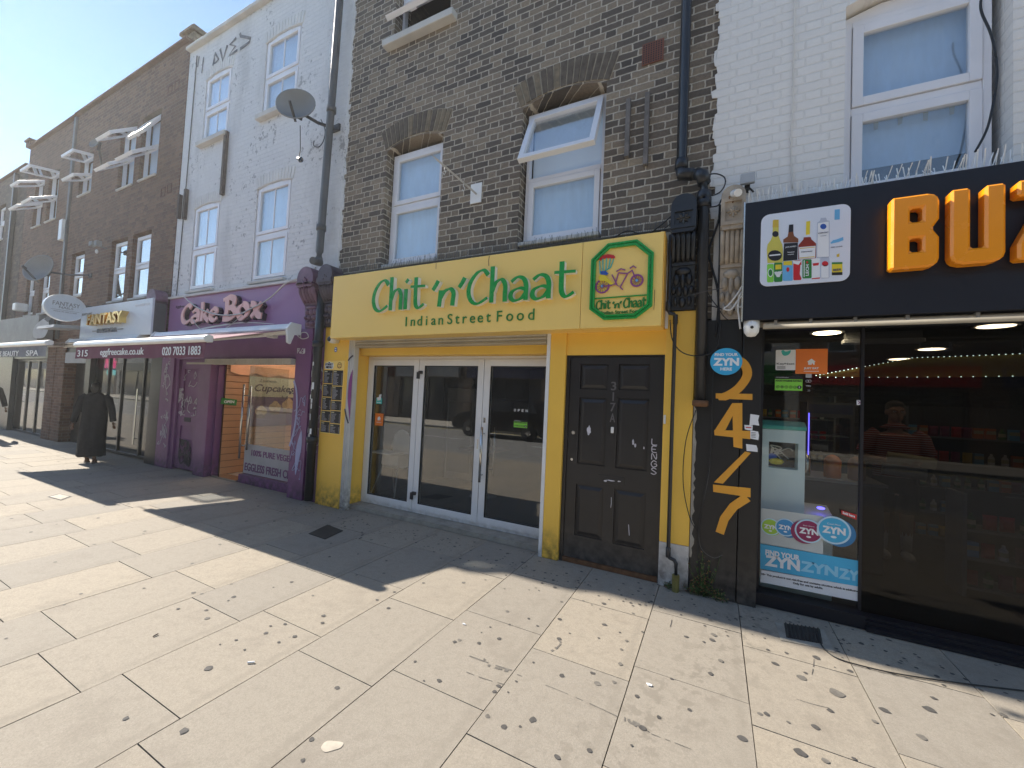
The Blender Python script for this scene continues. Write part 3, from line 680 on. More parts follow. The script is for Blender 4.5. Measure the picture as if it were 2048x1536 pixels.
mat('v_mortar', (0.40, 0.35, 0.27), 0.9, var=0.2, vscale=20)
mat('v_brick', (0.13, 0.105, 0.08), 0.9, var=0.4, vscale=14, bump=0.4)
mat('v_brick_pale', (0.21, 0.165, 0.11), 0.9, var=0.4, vscale=14, bump=0.4)
mat('v_white', (0.74, 0.73, 0.71), 0.7, var=0.1, bump=0.3)
mat('v_cream', (0.76, 0.72, 0.66), 0.7, var=0.1, bump=0.3)
mat('v_brown', (0.13, 0.07, 0.048), 0.9, var=0.25, vscale=14, bump=0.3)

def shell(par, x0, x1, top, yf, wm, holes, zs, depth=8.0, party='dark_brick', floors=(2.75, 5.6), arches=(), parapet=0.35, gz0=0.0):
    mb = MB(); wall_grid(mb, x0, x1, zs, top, yf, yf + 0.30, holes)
    for (a, b, t, r) in arches: arch_fill(mb, a, b, t, r, yf, yf + 0.30)
    wl = mb.build('wall', wm, par)
    s = MB(); yb = yf + depth
    s.box(x0 + .004, x0 + .12, yf + .302, yb, gz0, top - .02); s.box(x1 - .12, x1 - .004, yf + .302, yb, gz0, top - .02)
    s.box(x0 + .121, x1 - .121, yb - .2, yb - .002, gz0, top - .02); s.build('party_wall', party, par)
    MB().box(x0 + .121, x1 - .121, yf + .303, yb - .201, top - parapet - .15, top - parapet).build('roof', 'roof_dark', par)
    for z in floors: MB().box(x0 + .122, x1 - .122, yf + .304, yb - .202, z, z + .18).build('floor_slab', 'room_dark', par)
    return wl
def corbel(par, x0, x1, z0, z1, yb, out, m, name='corbel'):
    """carved console: round-headed block with a star boss, fluted scroll, leaf carving"""
    mb = MB(); w = x1 - x0; c = (x0 + x1) / 2; H = z1 - z0
    hz = z1 - w * 0.5
    arc = [(c + (w / 2) * math.cos(math.pi * i / 12), hz - 0.02 + (w / 2) * math.sin(math.pi * i / 12)) for i in range(13)]
    bt = z0 + H * 0.68
    mb.prism([(x0, hz - w * 0.22), (x1, hz - w * 0.22)] + arc, yb - out, yb, 0)                                     # cap
    arc2 = [(c + (w / 2 - .022) * math.cos(math.pi * i / 12), hz - 0.02 + (w / 2 - .022) * math.sin(math.pi * i / 12)) for i in range(13)]
    frame(mb, x0, x1, bt, hz - w * 0.23, yb - out * 1.08, yb - out * 1.08 + 0.03, 0.03)
    mb.box(x0 + .03, x1 - .03, yb - out * 0.98, yb, bt, hz - w * 0.23)
    mb.box(x0, x1, yb - out * 0.9, yb, bt + 0.0, hz - w * 0.232)
    mb.prism([(x0 - .004, bt), (x1 + .004, bt), (x1 - .02, bt - 0.035), (x0 + .02, bt - 0.035)], yb - out * 1.02, yb)
    bc = (bt + hz - w * 0.23) / 2; pr = w * 0.24
    for i in range(8):
        a = math.pi * i / 4; L = pr if i % 2 else pr * 1.15
        q = (c + L * math.cos(a), bc + L * math.sin(a)); n = (-math.sin(a) * pr * 0.26, math.cos(a) * pr * 0.26)
        md = (c + L * .55 * math.cos(a), bc + L * .55 * math.sin(a)); y = yb - out * 1.0
        mb.add([(c, y - .02, bc), (md[0] + n[0], y - .004, md[1] + n[1]), (q[0], y - .012, q[1]), (md[0] - n[0], y - .004, md[1] - n[1]), (c, y + .01, bc), (q[0], y + .01, q[1])], [(0, 1, 2), (0, 2, 3), (1, 4, 5, 2), (3, 2, 5, 4)], 0)
    mb.ell((c, yb - out - .012, bc), (pr * .26, .02, pr * .26), 10)
    # flutes that curve back
    f1 = z0 + H * 0.42
    for i in range(5):
        fx = x0 + w * (0.1 + 0.2 * i); P = []
        for k in range(7):
            t = k / 6; P.append((fx, yb - out * (0.80 - 0.42 * t * t) , bt - 0.03 - (bt - 0.03 - f1) * t))
        mb.tube(P, [w * 0.098] * 7, 10)
    mb.prism_x([(yb - out * 0.72, bt - .03), (yb, bt - .03), (yb, f1), (yb - out * 0.30, f1)], x0 + .004, x1 - .004)
    mb.box(x0 + .006, x1 - .006, yb - out * 0.42, yb, f1 - 0.035, f1 - .001)
    # leaf: lobed blobs over a tapering tongue
    mb.prism_x([(yb - out * 0.34, f1 - .036), (yb, f1 - .036), (yb, z0), (yb - out * 0.22, z0)], x0 + .006, x1 - .006)
    lz = f1 - 0.04; LH = lz - z0
    for k, (sx, t, rx, rz) in enumerate([(0, .12, .34, .10), (-.26, .30, .15, .14), (.26, .30, .15, .14), (0, .32, .12, .20), (-.36, .55, .12, .10), (-.13, .57, .12, .13), (.13, .57, .12, .13), (.36, .55, .12, .10), (0, .82, .16, .13), (-.28, .80, .10, .12), (.28, .80, .10, .12)]):
        mb.ell((c + sx * w, yb - out * (0.34 - 0.12 * t), lz - t * LH), (rx * w, out * 0.22, rz * LH), 10)
    o = mb.build(name, m, par); 
    for p in o.data.polygons: p.use_smooth = len(p.vertices) == 4 and p.area < 0.0015
    return o
def downpipe(par, pts, r, m, name='pipe', collars=()):
    mb = MB(); mb.tube(smooth_pts(pts, 4) if False else pts, r, 14)
    for (x, y, z) in collars: mb.lathe([(r * 1.02, -.045), (r * 1.28, -.04), (r * 1.28, .04), (r * 1.02, .045)], (x, y, z), 14)
    o = mb.build(name, m, par)
    for p in o.data.polygons: p.use_smooth = len(p.vertices) == 4
    return o

# ================================================================ the yellow-fronted brick building
A = thing('terraced_house', (-2.5, 0.1, 0), 'dark stock brick building with the yellow shopfront and black door', 'building')
HA = [(-4.10, -3.15, 3.28, 5.0), (-2.04, -1.08, 3.28, 5.0), (-4.10, -3.15, 6.42, 8.0), (-2.04, -1.08, 6.38, 8.0)]
shell(A, -4.92, -0.05, 9.0, 0.08, 'stock_brick', HA, 2.40, arches=[(a, b, 5.0 if k < 2 else 8.0, .09) for k, (a, b, _, _) in enumerate(HA)])
for i, (a, b) in enumerate(((-4.10, -3.15), (-2.04, -1.08))):
    voussoirs(A, a - 0.03, b + 0.03, 4.93, .09, .29, 0.08, ['v_mortar', 'v_brick', 'v_brick_pale'], 15, i)
    voussoirs(A, a - 0.03, b + 0.03, 7.93, .09, .29, 0.08, ['v_mortar', 'v_brick', 'v_brick_pale'], 15, i + 5)
window(A, -4.08, -3.165, 3.33, 4.90, 0.20, 0.525, sill=(0.0, 0.05, 0.06))
window(A, -2.02, -1.10, 3.36, 4.90, 0.20, 0.49, open_top=R(24), sill=(0.0, 0.05, 0.06))
window(A, -4.08, -3.165, 6.45, 7.9, 0.20, 0.42, open_bottom=R(38), sill=(0.13, 0.10, -0.03, 'stone_sill'), dark=True)
window(A, -2.02, -1.10, 6.42, 7.9, 0.20, 0.5, sill=(0.13, 0.10, -0.03, 'stone_sill'))
ab = MB(); ab.box(-.733, -.531, .068, .079, 4.962, 5.178, 0)
for i in range(8):
    for j in range(9): ab.box(-.722 + i * .0233, -.722 + i * .0233 + .012, .066, .0685, 4.973 + j * .0223, 4.973 + j * .0223 + .012, 1)
ab.build('air_brick', ['terracotta', 'black_print'], A)
# patched pale edge where the neighbour's masonry paint laps over
def toothed(par, x, z0, z1, y, m, side, seed, base=None):
    rr = random.Random(seed); P = []; z = z0
    while z < z1:
        t = x - side * rr.uniform(0.0, 0.05); P += [(t, z + .006), (t - side * rr.uniform(-.012, .012), z + 0.069)]; z += 0.075
    poly = P + [(x + side * 0.012, z1), (x + side * 0.012, z0)]
    MB().prism(poly, y - 0.006, y - 0.001).build('paint_edge', m, par)
# shopfront
MB().box(-5.0, -4.51, -.004, .30, 0, 2.50).build('pilaster', 'yellow_paint', A, bevel=.006)
MB().box(-1.545, -1.372, -.004, .34, 0, 2.36).build('pilaster', 'yellow_paint', A, bevel=.006)
p = MB(); p.box(-.42, -.172, .0, .33, .385, 2.468); p.build('pilaster', 'yellow_paint', A, bevel=.006)
MB().box(-.42, -.172, .001, .33, 0, .383).build('plinth', 'old_white', A, bevel=.004)
MB().box(-1.371, -.421, .016, .10, 2.075, 2.40).build('transom_panel', 'yellow_paint', A)
MB().box(-4.93, -.40, .07, .14, 2.40, 3.24).build('fascia_backing', 'dirty_cream', A)
r_ = MB(); r_.box(-4.51, -4.40, .0, .075, 0, 2.31)
for k in range(3): r_.box(-4.498 + .034 * k, -4.484 + .034 * k, -.012, -.0005, 0, 2.31)
r_.build('shutter_rail', 'old_white', A, bevel=.003)
gm_ = MB(); P = smooth_pts([(-4.40, 1.9, 0), (-4.455, 1.75, 0), (-4.46, 1.5, 0), (-4.42, 1.3, 0), (-4.40, 1.2, 0)], 5)
gm_.prism([(a, b) for a, b, _ in P], -.015, -.0125, 0)
gm_.ribbon([(-4.50, 2.02), (-4.46, 2.06), (-4.41, 2.09)], .02, -.016, .003, 1); gm_.ribbon([(-4.505, 1.36), (-4.47, 1.26), (-4.42, 1.17)], .022, -.016, .003, 1)
gm_.build('graffiti', ['purple_print', 'graffiti_dark'], A)
MB().box(-1.586, -1.546, -.002, .06, 0, 2.33).build('shutter_rail', 'upvc_white', A, bevel=.003)
sb = MB(); sb.box(-4.40, -1.587, .02, .13, 2.205, 2.40)
for k in range(4): sb.tube([(-4.39, .018, 2.222 + .036 * k), (-1.6, .018, 2.222 + .036 * k)], .016, 8)
sb.box(-4.40, -1.6, -.01, .03, 2.206, 2.216); sb.build('shutter_box', 'dirty_cream', A)
MB().box(-4.44, -1.56, .131, .30, 2.108, 2.40).build('lintel_panel', 'yellow_paint', A)
MB().box(-4.509, -4.442, .077, .33, 0.0, 2.20).build('reveal_panel', 'yellow_paint', A)
MB().box(-4.44, -1.56, .10, .40, .003, .058).build('threshold', 'concrete', A)
# glazed doors: a fixed light and two leaves
GY = .30
gf = MB(); frame(gf, -4.441, -1.50, .06, 2.107, GY, GY + .07, .035); gd = gf.build('glazed_door', 'upvc_white', A, bevel=.004)
for (a, b) in ((-4.405, -3.512), (-3.505, -2.512), (-2.505, -1.535)):
    m_ = MB(); frame(m_, a, b, .097, 2.07, GY - .012, GY + .05, .085, tb=.085); m_.build('leaf_frame', 'upvc_white', gd, bevel=.004)
    MB().box(a + .08, b - .08, GY + .015, GY + .021, .175, 1.99).build('pane', 'glass_door', gd)
    k = MB(); frame(k, a + .0835, b - .0835, .1805, 1.9865, GY - .006, GY + .0145, .010); k.build('gasket', 'rubber', gd)
for z in (.28, 1.86):
    k = MB(); k.box(-3.53, -3.49, GY - .035, GY - .012, z - .05, z + .04); k.box(-3.50, -3.445, GY - .04, GY - .012, z + .015, z + .055); k.build('hinge', 'pipe_black', gd, bevel=.003)
k = MB(); k.tube([(-2.465, GY - .07, .60), (-2.465, GY - .07, 1.25)], .016, 10); 
for z in (.68, 1.17): k.tube([(-2.465, GY - .07, z), (-2.465, GY - .012, z)], .009, 8)
k.build('handle', 'steel', gd, smooth=True)
k = MB(); k.tube([(-2.465 + .085, GY + .10, .66), (-2.465 + .085, GY + .10, 1.25)], .012, 10)
for z in (.73, 1.17): k.tube([(-2.38, GY + .10, z), (-2.44, GY + .045, z)], .008, 8)
k.build('handle', 'steel', gd, smooth=True)
k = MB(); k.box(-2.557, -2.545, GY - .016, GY - .0125, .98, 1.10); k.box(-2.482, -2.455, GY - .017, GY - .0125, 1.30, 1.36); k.build('lock', 'steel', gd)
# black six-panel door
dfm = MB(); dfm.box(-1.371, -1.335, .03, .15, 0, 2.074); dfm.box(-.432, -.421, .03, .15, 0, 2.074); dfm.box(-1.335, -.432, .03, .15, 2.06, 2.074); dfm.build('door_frame', 'door_black', A)
MB().box(-1.335, -.432, .03, .2, 0.002, .045).build('threshold', 'rust', A)
dm = MB(); DX0, DX1, DZ0, DZ1, DY = -1.333, -.434, .05, 2.058, .045
PN = [(-1.225, -.945, 1.735, 1.985), (-.842, -.552, 1.735, 1.985), (-1.225, -.945, .985, 1.648), (-.842, -.552, .985, 1.655), (-1.225, -.945, .275, .782), (-.842, -.552, .265, .785)]
wall_grid(dm, DX0, DX1, DZ0, DZ1, DY, DY + .04, PN)
for (a, b, c, d) in PN:
    dm.box(a, b, DY + .016, DY + .03, c, d)
    i = .045; dm.add([(a + .012, DY + .0155, c + .012), (b - .012, DY + .0155, c + .012), (b - .012, DY + .0155, d - .012), (a + .012, DY + .0155, d - .012), (a + i, DY + .003, c + i), (b - i, DY + .003, c + i), (b - i, DY + .003, d - i), (a + i, DY + .003, d - i)],
                     [(4, 5, 6, 7), (0, 1, 5, 4), (1, 2, 6, 5), (2, 3, 7, 6), (3, 0, 4, 7)])
dr = dm.build('door', 'door_black', A, bevel=.004)
k = MB(); k.box(-1.005, -.753, DY - .006, DY, .818, .903); k.box(-.985, -.773, DY - .009, DY - .006, .838, .883); k.build('letterbox', 'door_black', dr, bevel=.002)
k = MB()
for q, ch in enumerate('317A'): k.text(ch, -.912 + (.018 if ch == '1' else 0), -.862 - (.018 if ch == '1' else 0), 1.73 - q * .103, 1.815 - q * .103, DY - .004, .004, 0, bold=.01)
mat('numeral_grey', (0.16, 0.15, 0.15), .5, metal=.3); k.build('door_number', 'numeral_grey', dr)
k = MB(); k.lathe([(.018, 0), (.018, .006), (.012, .008)], (-1.275, DY - .008, 1.29), 14, axis='y'); k.lathe([(.013, 0), (.013, .006)], (-1.28, DY - .006, 1.02), 12, axis='y'); k.build('lock', 'steel', dr)
k = MB(); rr = random.Random(5)
def blot(mb, x, z, rx, rz, y, m, seed, n=12):
    r2 = random.Random(seed); P = [(x + rx * r2.uniform(.6, 1.15) * math.cos(6.283 * i / n), z + rz * r2.uniform(.6, 1.15) * math.sin(6.283 * i / n)) for i in range(n)]
    mb.prism(P, y - .001, y, m)
blot(k, -1.115, 1.325, .022, .05, DY + .002, 0, 3); blot(k, -.685, 1.245, .012, .03, DY + .002, 0, 4); blot(k, -.665, 1.215, .01, .02, DY + .002, 0, 5); blot(k, -.585, 1.20, .006, .014, DY + .002, 0, 6)
blot(k, -.88, .86, .05, .006, DY - .0095, 0, 9); blot(k, -.93, .85, .016, .01, DY - .0095, 0, 10); blot(k, -.80, .862, .018, .006, DY - .0095, 0, 11)
k.ribbon([(-.70, .47), (-.695, .42), (-.69, .37)], .006, DY + .001, .002); k.ribbon([(-.87, .70), (-.868, .64), (-.872, .60)], .005, DY - .002, .002)
for q, ch in enumerate('LENGS'):
    GL = {'L': [[(0, 1), (.05, .1), (.9, .05)]], 'E': [[(.8, 1), (.1, .95), (.1, .1), (.85, 0)], [(.1, .5), (.7, .5)]], 'N': [[(.05, 0), (.1, 1), (.8, .1), (.85, 1)]], 'G': [[(.9, .8), (.4, 1), (0, .5), (.3, 0), (.9, .2), (.85, .5), (.5, .5)]], 'S': [[(.9, .85), (.4, 1), (.1, .75), (.5, .5), (.9, .25), (.5, 0), (0, .15)]]}[ch]
    for s_ in GL:
        PP = smooth_pts([(-.515 + a * .052, 1.235 - q * .067 + b * .058, 0) for a, b in s_], 5); k.ribbon([(a, b) for a, b, _ in PP], .0075, DY - .0025, .002)
k.build('graffiti', 'graffiti_white', dr)
# black console above the yellow pier, and the shop's inside
corbel(A, -.392, -.185, 2.472, 3.50, .02, .17, 'pipe_black')
corbel(A, -4.985, -4.70, 2.51, 3.36, .0, .20, 'corbel_dark')
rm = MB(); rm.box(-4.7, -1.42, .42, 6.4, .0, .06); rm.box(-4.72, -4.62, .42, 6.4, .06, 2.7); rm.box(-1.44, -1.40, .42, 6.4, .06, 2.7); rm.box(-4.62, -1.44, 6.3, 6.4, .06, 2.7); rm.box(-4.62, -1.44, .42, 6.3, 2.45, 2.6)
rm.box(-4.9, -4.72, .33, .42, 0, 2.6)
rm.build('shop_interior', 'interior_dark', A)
# ================================================================ the white-painted house over the purple cake shop
B = thing('terraced_house', (-7.3, 0.1, 0), 'flaking white painted brick house above the purple shopfront', 'building')
HB = [(-8.92, -8.05, 6.20, 7.50), (-7.04, -6.11, 6.20, 7.55), (-8.99, -8.11, 3.34, 4.98), (-7.01, -6.09, 3.34, 4.98)]
shell(B, -9.62, -4.925, 8.26, 0.06, 'white_paint_brick', HB, 3.10, arches=[(a, b, d, .05) for a, b, c, d in HB])
for i, (a, b, c, d) in enumerate(HB):
    window(B, a + .004, b - .004, c + .012, d - .004, 0.078, .47, sill=(0.05 if i < 2 else 0.02, .09 if i < 2 else .05, -.03 if i < 2 else .0), astragal=True, vent=True, t=.055)
    voussoirs(B, a - .03, b + .03, d - .045, .05, .20, .06, ['v_white', 'v_white', 'v_white'], 13, i + 11)
cp = MB(); rr = random.Random(9); x = -9.62
while x < -4.93:
    x2 = min(-4.93, x + rr.uniform(.5, .8)); cp.box(x, x2 - .006, -.02 - rr.uniform(0, .02), .42, 8.262, 8.262 + rr.uniform(.06, .085)); x = x2
cp.build('coping', 'stone_sill', B, bevel=.012)
toothed(B, -4.925, 3.26, 8.2, .08, 'white_paint_brick', -1, 3)
# chimney stack between this house and the brown one
ch = MB(); ch.box(-10.05, -9.64, .10, .9, 8.2, 8.78); ch.box(-10.10, -9.60, .04, .95, 8.79, 8.86); ch.box(-10.06, -9.63, .08, .91, 8.862, 8.92); ch.build('chimney', 'v_brick_pale', B, bevel=.01)
# painted letters along the parapet
gk = MB()
for L in ([(485, 420), (500, 340), (510, 262), (550, 330), (490, 405)], [(570, 215), (598, 350), (650, 172)], [(752, 88), (682, 165), (742, 182), (665, 300), (765, 228)], [(795, 35), (802, 68), (915, 92), (903, 135), (795, 214)], [(330, 300), (312, 420)], [(380, 310), (360, 490)]):
    P = [WX(340 + u / 5.689, 60 + v / 5.689, .05) for u, v in L]; gk.ribbon(P, .052 if L[0][0] > 400 else .03, .05 - .001 * (L[0][0] % 5), .004)
mat('faded_black', (0.20, 0.20, 0.21), .8, var=.3, vscale=9); gk.build('graffiti', 'faded_black', B)
# shopfront
MB().box(-9.50, -5.46, .0, .12, 2.50, 3.22).build('fascia', 'purple_sign', B)
MB().box(-9.50, -5.46, -.04, .12, 3.222, 3.26).build('fascia_ledge', 'old_white', B)
MB().box(-9.60, -5.02, .02, .30, 2.05, 2.497).build('header_panel', 'purple', B)
MB().box(-9.62, -9.16, -.004, .3, 0, 2.50).build('pilaster', 'purple', B, bevel=.006)
MB().box(-5.60, -5.26, -.02, .3, 0, 2.50).build('pilaster', 'purple', B, bevel=.006)
MB().box(-5.258, -5.005, .03, .3, 0, 2.50).build('pilaster', 'purple', B, bevel=.006)
MB().box(-8.22, -7.88, -.01, .3, 0, 2.05).build('pilaster', 'purple', B, bevel=.006)
MB().box(-9.16, -9.05, .03, .2, 0, 2.05).build('door_frame', 'purple', B); MB().box(-8.31, -8.22, .03, .2, 0, 2.05).build('door_frame', 'purple', B)
pd = MB(); PN = [(-8.93, -8.45, 1.10, 1.88), (-8.93, -8.45, .20, .82)]
wall_grid(pd, -9.045, -8.315, .03, 2.045, .07, .12, PN)
for a, b, c, d in PN: pd.box(a, b, .095, .11, c, d)
dr = pd.build('door', 'purple', B, bevel=.006)
MB().box(-8.80, -8.58, .062, .069, .90, .98).build('letterbox', 'graffiti_dark', dr, bevel=.003)
k = MB(); scribble(k, -8.95, -8.42, 1.02, 1.85, .066, 12, 4, .014); scribble(k, -9.55, -9.22, .35, 2.2, -.008, 26, 5, .014)
scribble(k, -9.04, -8.9, 1.0, 1.5, .064, 9, 6, .02); k.build('graffiti', 'graffiti_white', B)
k = MB(); scribble(k, -8.9, -8.5, .12, .55, .064, 16, 8, .03); k.build('graffiti', 'graffiti_dark', B)
k = MB(); scribble(k, -5.56, -5.32, .3, 1.6, -.026, 14, 18, .008)
P = smooth_pts([(-5.60, 1.72, 0), (-5.52, 1.55, 0), (-5.49, 1.25, 0), (-5.53, .95, 0), (-5.60, .75, 0)], 6); k.ribbon([(a, b) for a, b, _ in P], .035, -.027, .003)
P = smooth_pts([(-5.36, 1.0, 0), (-5.33, .8, 0), (-5.37, .55, 0), (-5.43, .35, 0), (-5.45, .7, 0)], 6, True); k.prism([(a, b) for a, b, _ in P[:-1]], -.0255, -.023); k.build('graffiti', 'graffiti_lilac', B)
k = MB(); k.text('adidas', -5.55, -5.38, 2.14, 2.19, -.024, .003) if False else scribble(k, -5.56, -5.4, 2.13, 2.2, -.026, 5, 3, .008); scribble(k, -5.2, -5.04, .7, 2.2, .024, 16, 28, .007); k.build('graffiti', 'graffiti_white', B)
corbel(B, -5.40, -5.06, 2.50, 3.36, -.0, .22, 'corbel_plum'); corbel(B, -9.95, -9.58, 2.52, 3.42, .0, .20, 'corbel_plum')
# folding-arm housing and shutter box above the opening
sb = MB(); sb.box(-7.95, -5.62, -.08, .05, 1.96, 2.048)
for k_ in range(12): sb.box(-7.9 + k_ * .19, -7.89 + k_ * .19, -.086, -.0805, 1.96, 2.05)
sb.box(-8.5, -7.0, -.10, -.081, 1.955, 1.985); sb.build('shutter_box', 'dirty_cream', B)
# glazing
MB().box(-7.88, -7.84, .10, .20, .03, 1.96).build('window_frame', 'purple', B)
MB().box(-7.08, -5.62, .12, .26, .0, .14).build('stall_riser', 'purple', B, bevel=.006)
MB().box(-7.84, -7.08, .08, .30, .0, .035).build('threshold', 'steel', B)
MB().box(-7.07, -5.62, .19, .20, .14, 1.96).build('shop_window', 'glass_clear', B)
fb = MB(); fb.box(-7.06, -5.62, .183, .1885, .155, .64, 0); fb.text('100% PURE VEGETARIAN', -6.86, -5.40, .46, .56, .178, .004, 1, bold=.02); fb.text('EGGLESS FRESH CREAM CAKES', -7.02, -5.1, .20, .33, .178, .004, 1, bold=.02)
fb.build('window_vinyl', ['frosted', 'purple'], B)
# the glass door stands open, folded inwards
k = MB(); k.box(-7.10, -7.088, .2, .9, .04, 1.95); gdoor = k.build('glass_door', 'glass_clear', B)
k = MB()
for x_, y_, z0_, z1_ in ((-7.06, .10, .40, 1.64), (-6.93, .14, .55, 1.62)):
    k.tube([(x_, y_, z0_), (x_, y_, z1_)], .017, 8)
for z_ in (1.45, .62): k.tube([(-7.06, .10, z_), (-6.93, .14, z_)], .009, 6)
k.build('handle', 'steel', gdoor, smooth=True)
# inside: slatted side wall, scalloped pelmet, strip light
im = MB(); im.box(-7.86, -5.62, .31, 4.5, .0, .02, 0); im.box(-7.80, -5.62, 4.4, 4.5, .02, 2.5, 1); im.box(-7.8, -5.62, .31, 4.4, 2.5, 2.56, 1); im.box(-5.61, -5.58, .31, 4.4, .02, 2.5, 1)
im.build('shop_interior', ['tile_floor', 'plaster_warm'], B)
sw = MB(); sw.box(-7.84, -7.80, .205, 4.39, .0, 2.45, 1)
for q in range(20): sw.box(-7.80, -7.788, .205, 4.39, .03 + q * .118, .03 + q * .118 + .108, 0)
sw.build('slatted_wall', ['slat_orange', 'slat_gap'], B)
pm = MB(); n = 9
pts = [(.25, 2.05), (4.3, 2.05)]; low = []
for q in range(n):
    y0_ = 4.3 - q * .45
    for t in range(7): low.append((y0_ - .45 * t / 6, 1.86 + .05 * abs(math.sin(math.pi * t / 6)) * -1))
pm.prism_x([(.25, 2.05)] + [(4.3, 2.05)] + low, -7.775, -7.76); pm.build('pelmet', 'scallop', B)
k = MB()
for q in range(2): k.box(-7.5 + q * .8, -7.42 + q * .8, .5, 3.8, 2.44, 2.47)
k.build('strip_light', 'lamp_cool', B)

# ================================================================ brown brick houses further left
C = thing('terraced_house', (-12.4, 0.1, 0), 'brown brick house with four open top-floor windows above the nail spa', 'building')
HC = [(-12.50, -11.70, 3.36, 4.80), (-11.45, -10.62, 3.36, 4.80), (-14.80, -14.0, 3.64, 4.78), (-12.50, -11.70, 5.98, 7.42), (-11.45, -10.62, 5.98, 7.42), (-14.78, -13.98, 6.26, 7.30)]
shell(C, -15.2, -9.63, 8.52, 0.05, 'brown_brick', HC, 2.55, floors=(2.62, 5.4))
def cwin(par, h, fy, **k): window(par, h[0] + .02, h[1] - .02, h[2] + .03, h[3] - .04, fy, sill=(.0, .05, .02), t=.045, **k)
for i, h in enumerate(HC):
    if i < 3: cwin(C, h, .12, split=.52, dark=True)
    elif i == 5: cwin(C, h, .12, split=.5, open_top=R(78), open_bottom=R(62), blind='paper_blind')
    else: cwin(C, h, .12, split=.5, open_top=R(50 if i == 3 else 30), open_bottom=R(48), blind='paper_blind')
MB().box(-15.2, -9.63, -.03, .36, 8.522, 8.57).build('coping', 'v_brown', C, bevel=.008)
MB().box(-15.30, -15.18, .0, .10, 2.6, 8.5).build('rainwater_pipe', 'pipe_grey', C, bevel=.01)
k = MB()
for a, b in ((-10.35, 5.42), (-10.1, 5.45), (-10.4, 7.6), (-10.12, 7.62)): frame(k, a, a + .18, b, b + .2, .043, .049, .02)
k.build('air_brick', 'v_brown', C)
for (a, b, z, y0_) in ((-15.2, -14.62, 2.55, .05), (-13.25, -12.98, 2.55, .03), (-10.04, -9.63, 2.55, .02)):
    MB().box(a, b, y0_ - .02, .34, 0, z - .005).build('pilaster', 'brown_brick' if a < -14 else 'pipe_black', C)
MB().box(-14.62, -10.04, .06, .34, 2.25, 2.545).build('header_panel', 'pipe_black', C)
MB().box(-14.61, -13.26, .25, .30, .0, 2.245).build('door', 'door_black', C)
MB().box(-14.55, -13.3, .02, .08, 1.98, 2.24).build('header_board', 'grey_pale', C)
sf = MB(); frame(sf, -12.97, -10.05, .03, 2.245, .10, .16, .05); sf.box(-12.30, -12.25, .10, .16, .08, 2.195); sf.box(-10.62, -10.57, .10, .16, .08, 2.195); sf.box(-11.6, -11.56, .10, .16, .08, 2.195)
f_ = sf.build('shop_window', 'pipe_black', C)
MB().box(-12.92, -10.10, .125, .132, .08, 2.19).build('pane', 'glass_shop', f_)
k = MB(); k.tube([(-10.72, .06, .3), (-10.72, .06, 1.45)], .018, 8)
for z in (.42, 1.35): k.tube([(-10.72, .06, z), (-10.72, .12, z)], .01, 6)
k.build('handle', 'steel', f_)
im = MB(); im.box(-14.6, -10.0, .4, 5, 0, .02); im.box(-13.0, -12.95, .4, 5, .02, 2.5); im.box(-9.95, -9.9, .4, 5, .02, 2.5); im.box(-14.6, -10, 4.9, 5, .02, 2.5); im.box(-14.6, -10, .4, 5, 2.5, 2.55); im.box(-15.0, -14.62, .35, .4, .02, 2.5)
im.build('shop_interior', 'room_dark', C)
k = MB(); k.box(-12.1, -11.3, 1.1, 1.6, .02, .95); k.box(-11.0, -10.4, 2.2, 2.9, .02, .8); k.build('counter', 'plastic_white', C)

C2 = thing('terraced_house', (-17, 0.1, 0), 'brown brick house with wide-open awning windows above the grey sign', 'building')
HD = [(-18.02, -17.32, 3.34, 4.65), (-16.95, -16.22, 3.34, 4.65), (-18.05, -17.30, 5.94, 7.34), (-17.0, -16.2, 5.94, 7.34)]
shell(C2, -18.8, -15.21, 8.50, 0.05, 'brown_brick', HD, 2.55, floors=(2.62, 5.4))
for i, h in enumerate(HD):
    if i < 2: cwin(C2, h, .12, split=.52, dark=True)
    else: cwin(C2, h, .12, split=.5, open_top=R(80 if i == 3 else 62), open_bottom=R(60), blind='paper_blind')
MB().box(-18.8, -15.21, -.03, .36, 8.502, 8.55).build('coping', 'v_brown', C2, bevel=.008)
k = MB(); k.box(-18.95, -18.62, -.02, .8, 8.56, 8.72); k.box(-19.0, -18.58, -.05, .84, 8.722, 8.78); k.build('chimney', 'v_brown', C2, bevel=.01)
for (a, b, y0_) in ((-15.75, -15.21, .02), (-18.8, -18.5, .02)): MB().box(a, b, y0_, .34, 0, 2.54).build('pilaster', 'brown_brick' if a > -17 else 'pipe_black', C2)
MB().box(-18.5, -15.75, .04, .34, 2.1, 2.54).build('header_panel', 'pipe_black', C2)
sf = MB(); frame(sf, -18.5, -15.76, .0, 2.095, .12, .18, .06); sf.box(-17.6, -17.52, .12, .18, .06, 2.03); sf.box(-16.8, -16.72, .12, .18, .06, 2.03); f_ = sf.build('shop_window', 'pipe_black', C2)
MB().box(-18.44, -15.82, .145, .152, .06, 2.03).build('pane', 'glass_shop', f_)
im = MB(); im.box(-18.6, -15.4, .4, 5, 0, .02); im.box(-18.7, -18.6, .4, 5, .02, 2.5); im.box(-15.5, -15.4, .4, 5, .02, 2.5); im.box(-18.6, -15.5, 4.9, 5, .02, 2.5); im.box(-18.6, -15.5, .4, 4.9, 2.5, 2.55); im.build('shop_interior', 'room_dark', C2)
k = MB(); k.box(-17.1, -16.75, .35, .39, 1.35, 1.75, 0); k.box(-16.7, -16.3, .35, .39, 1.72, 1.95, 1); k.build('window_poster', ['plastic_white', 'scallop'], C2)

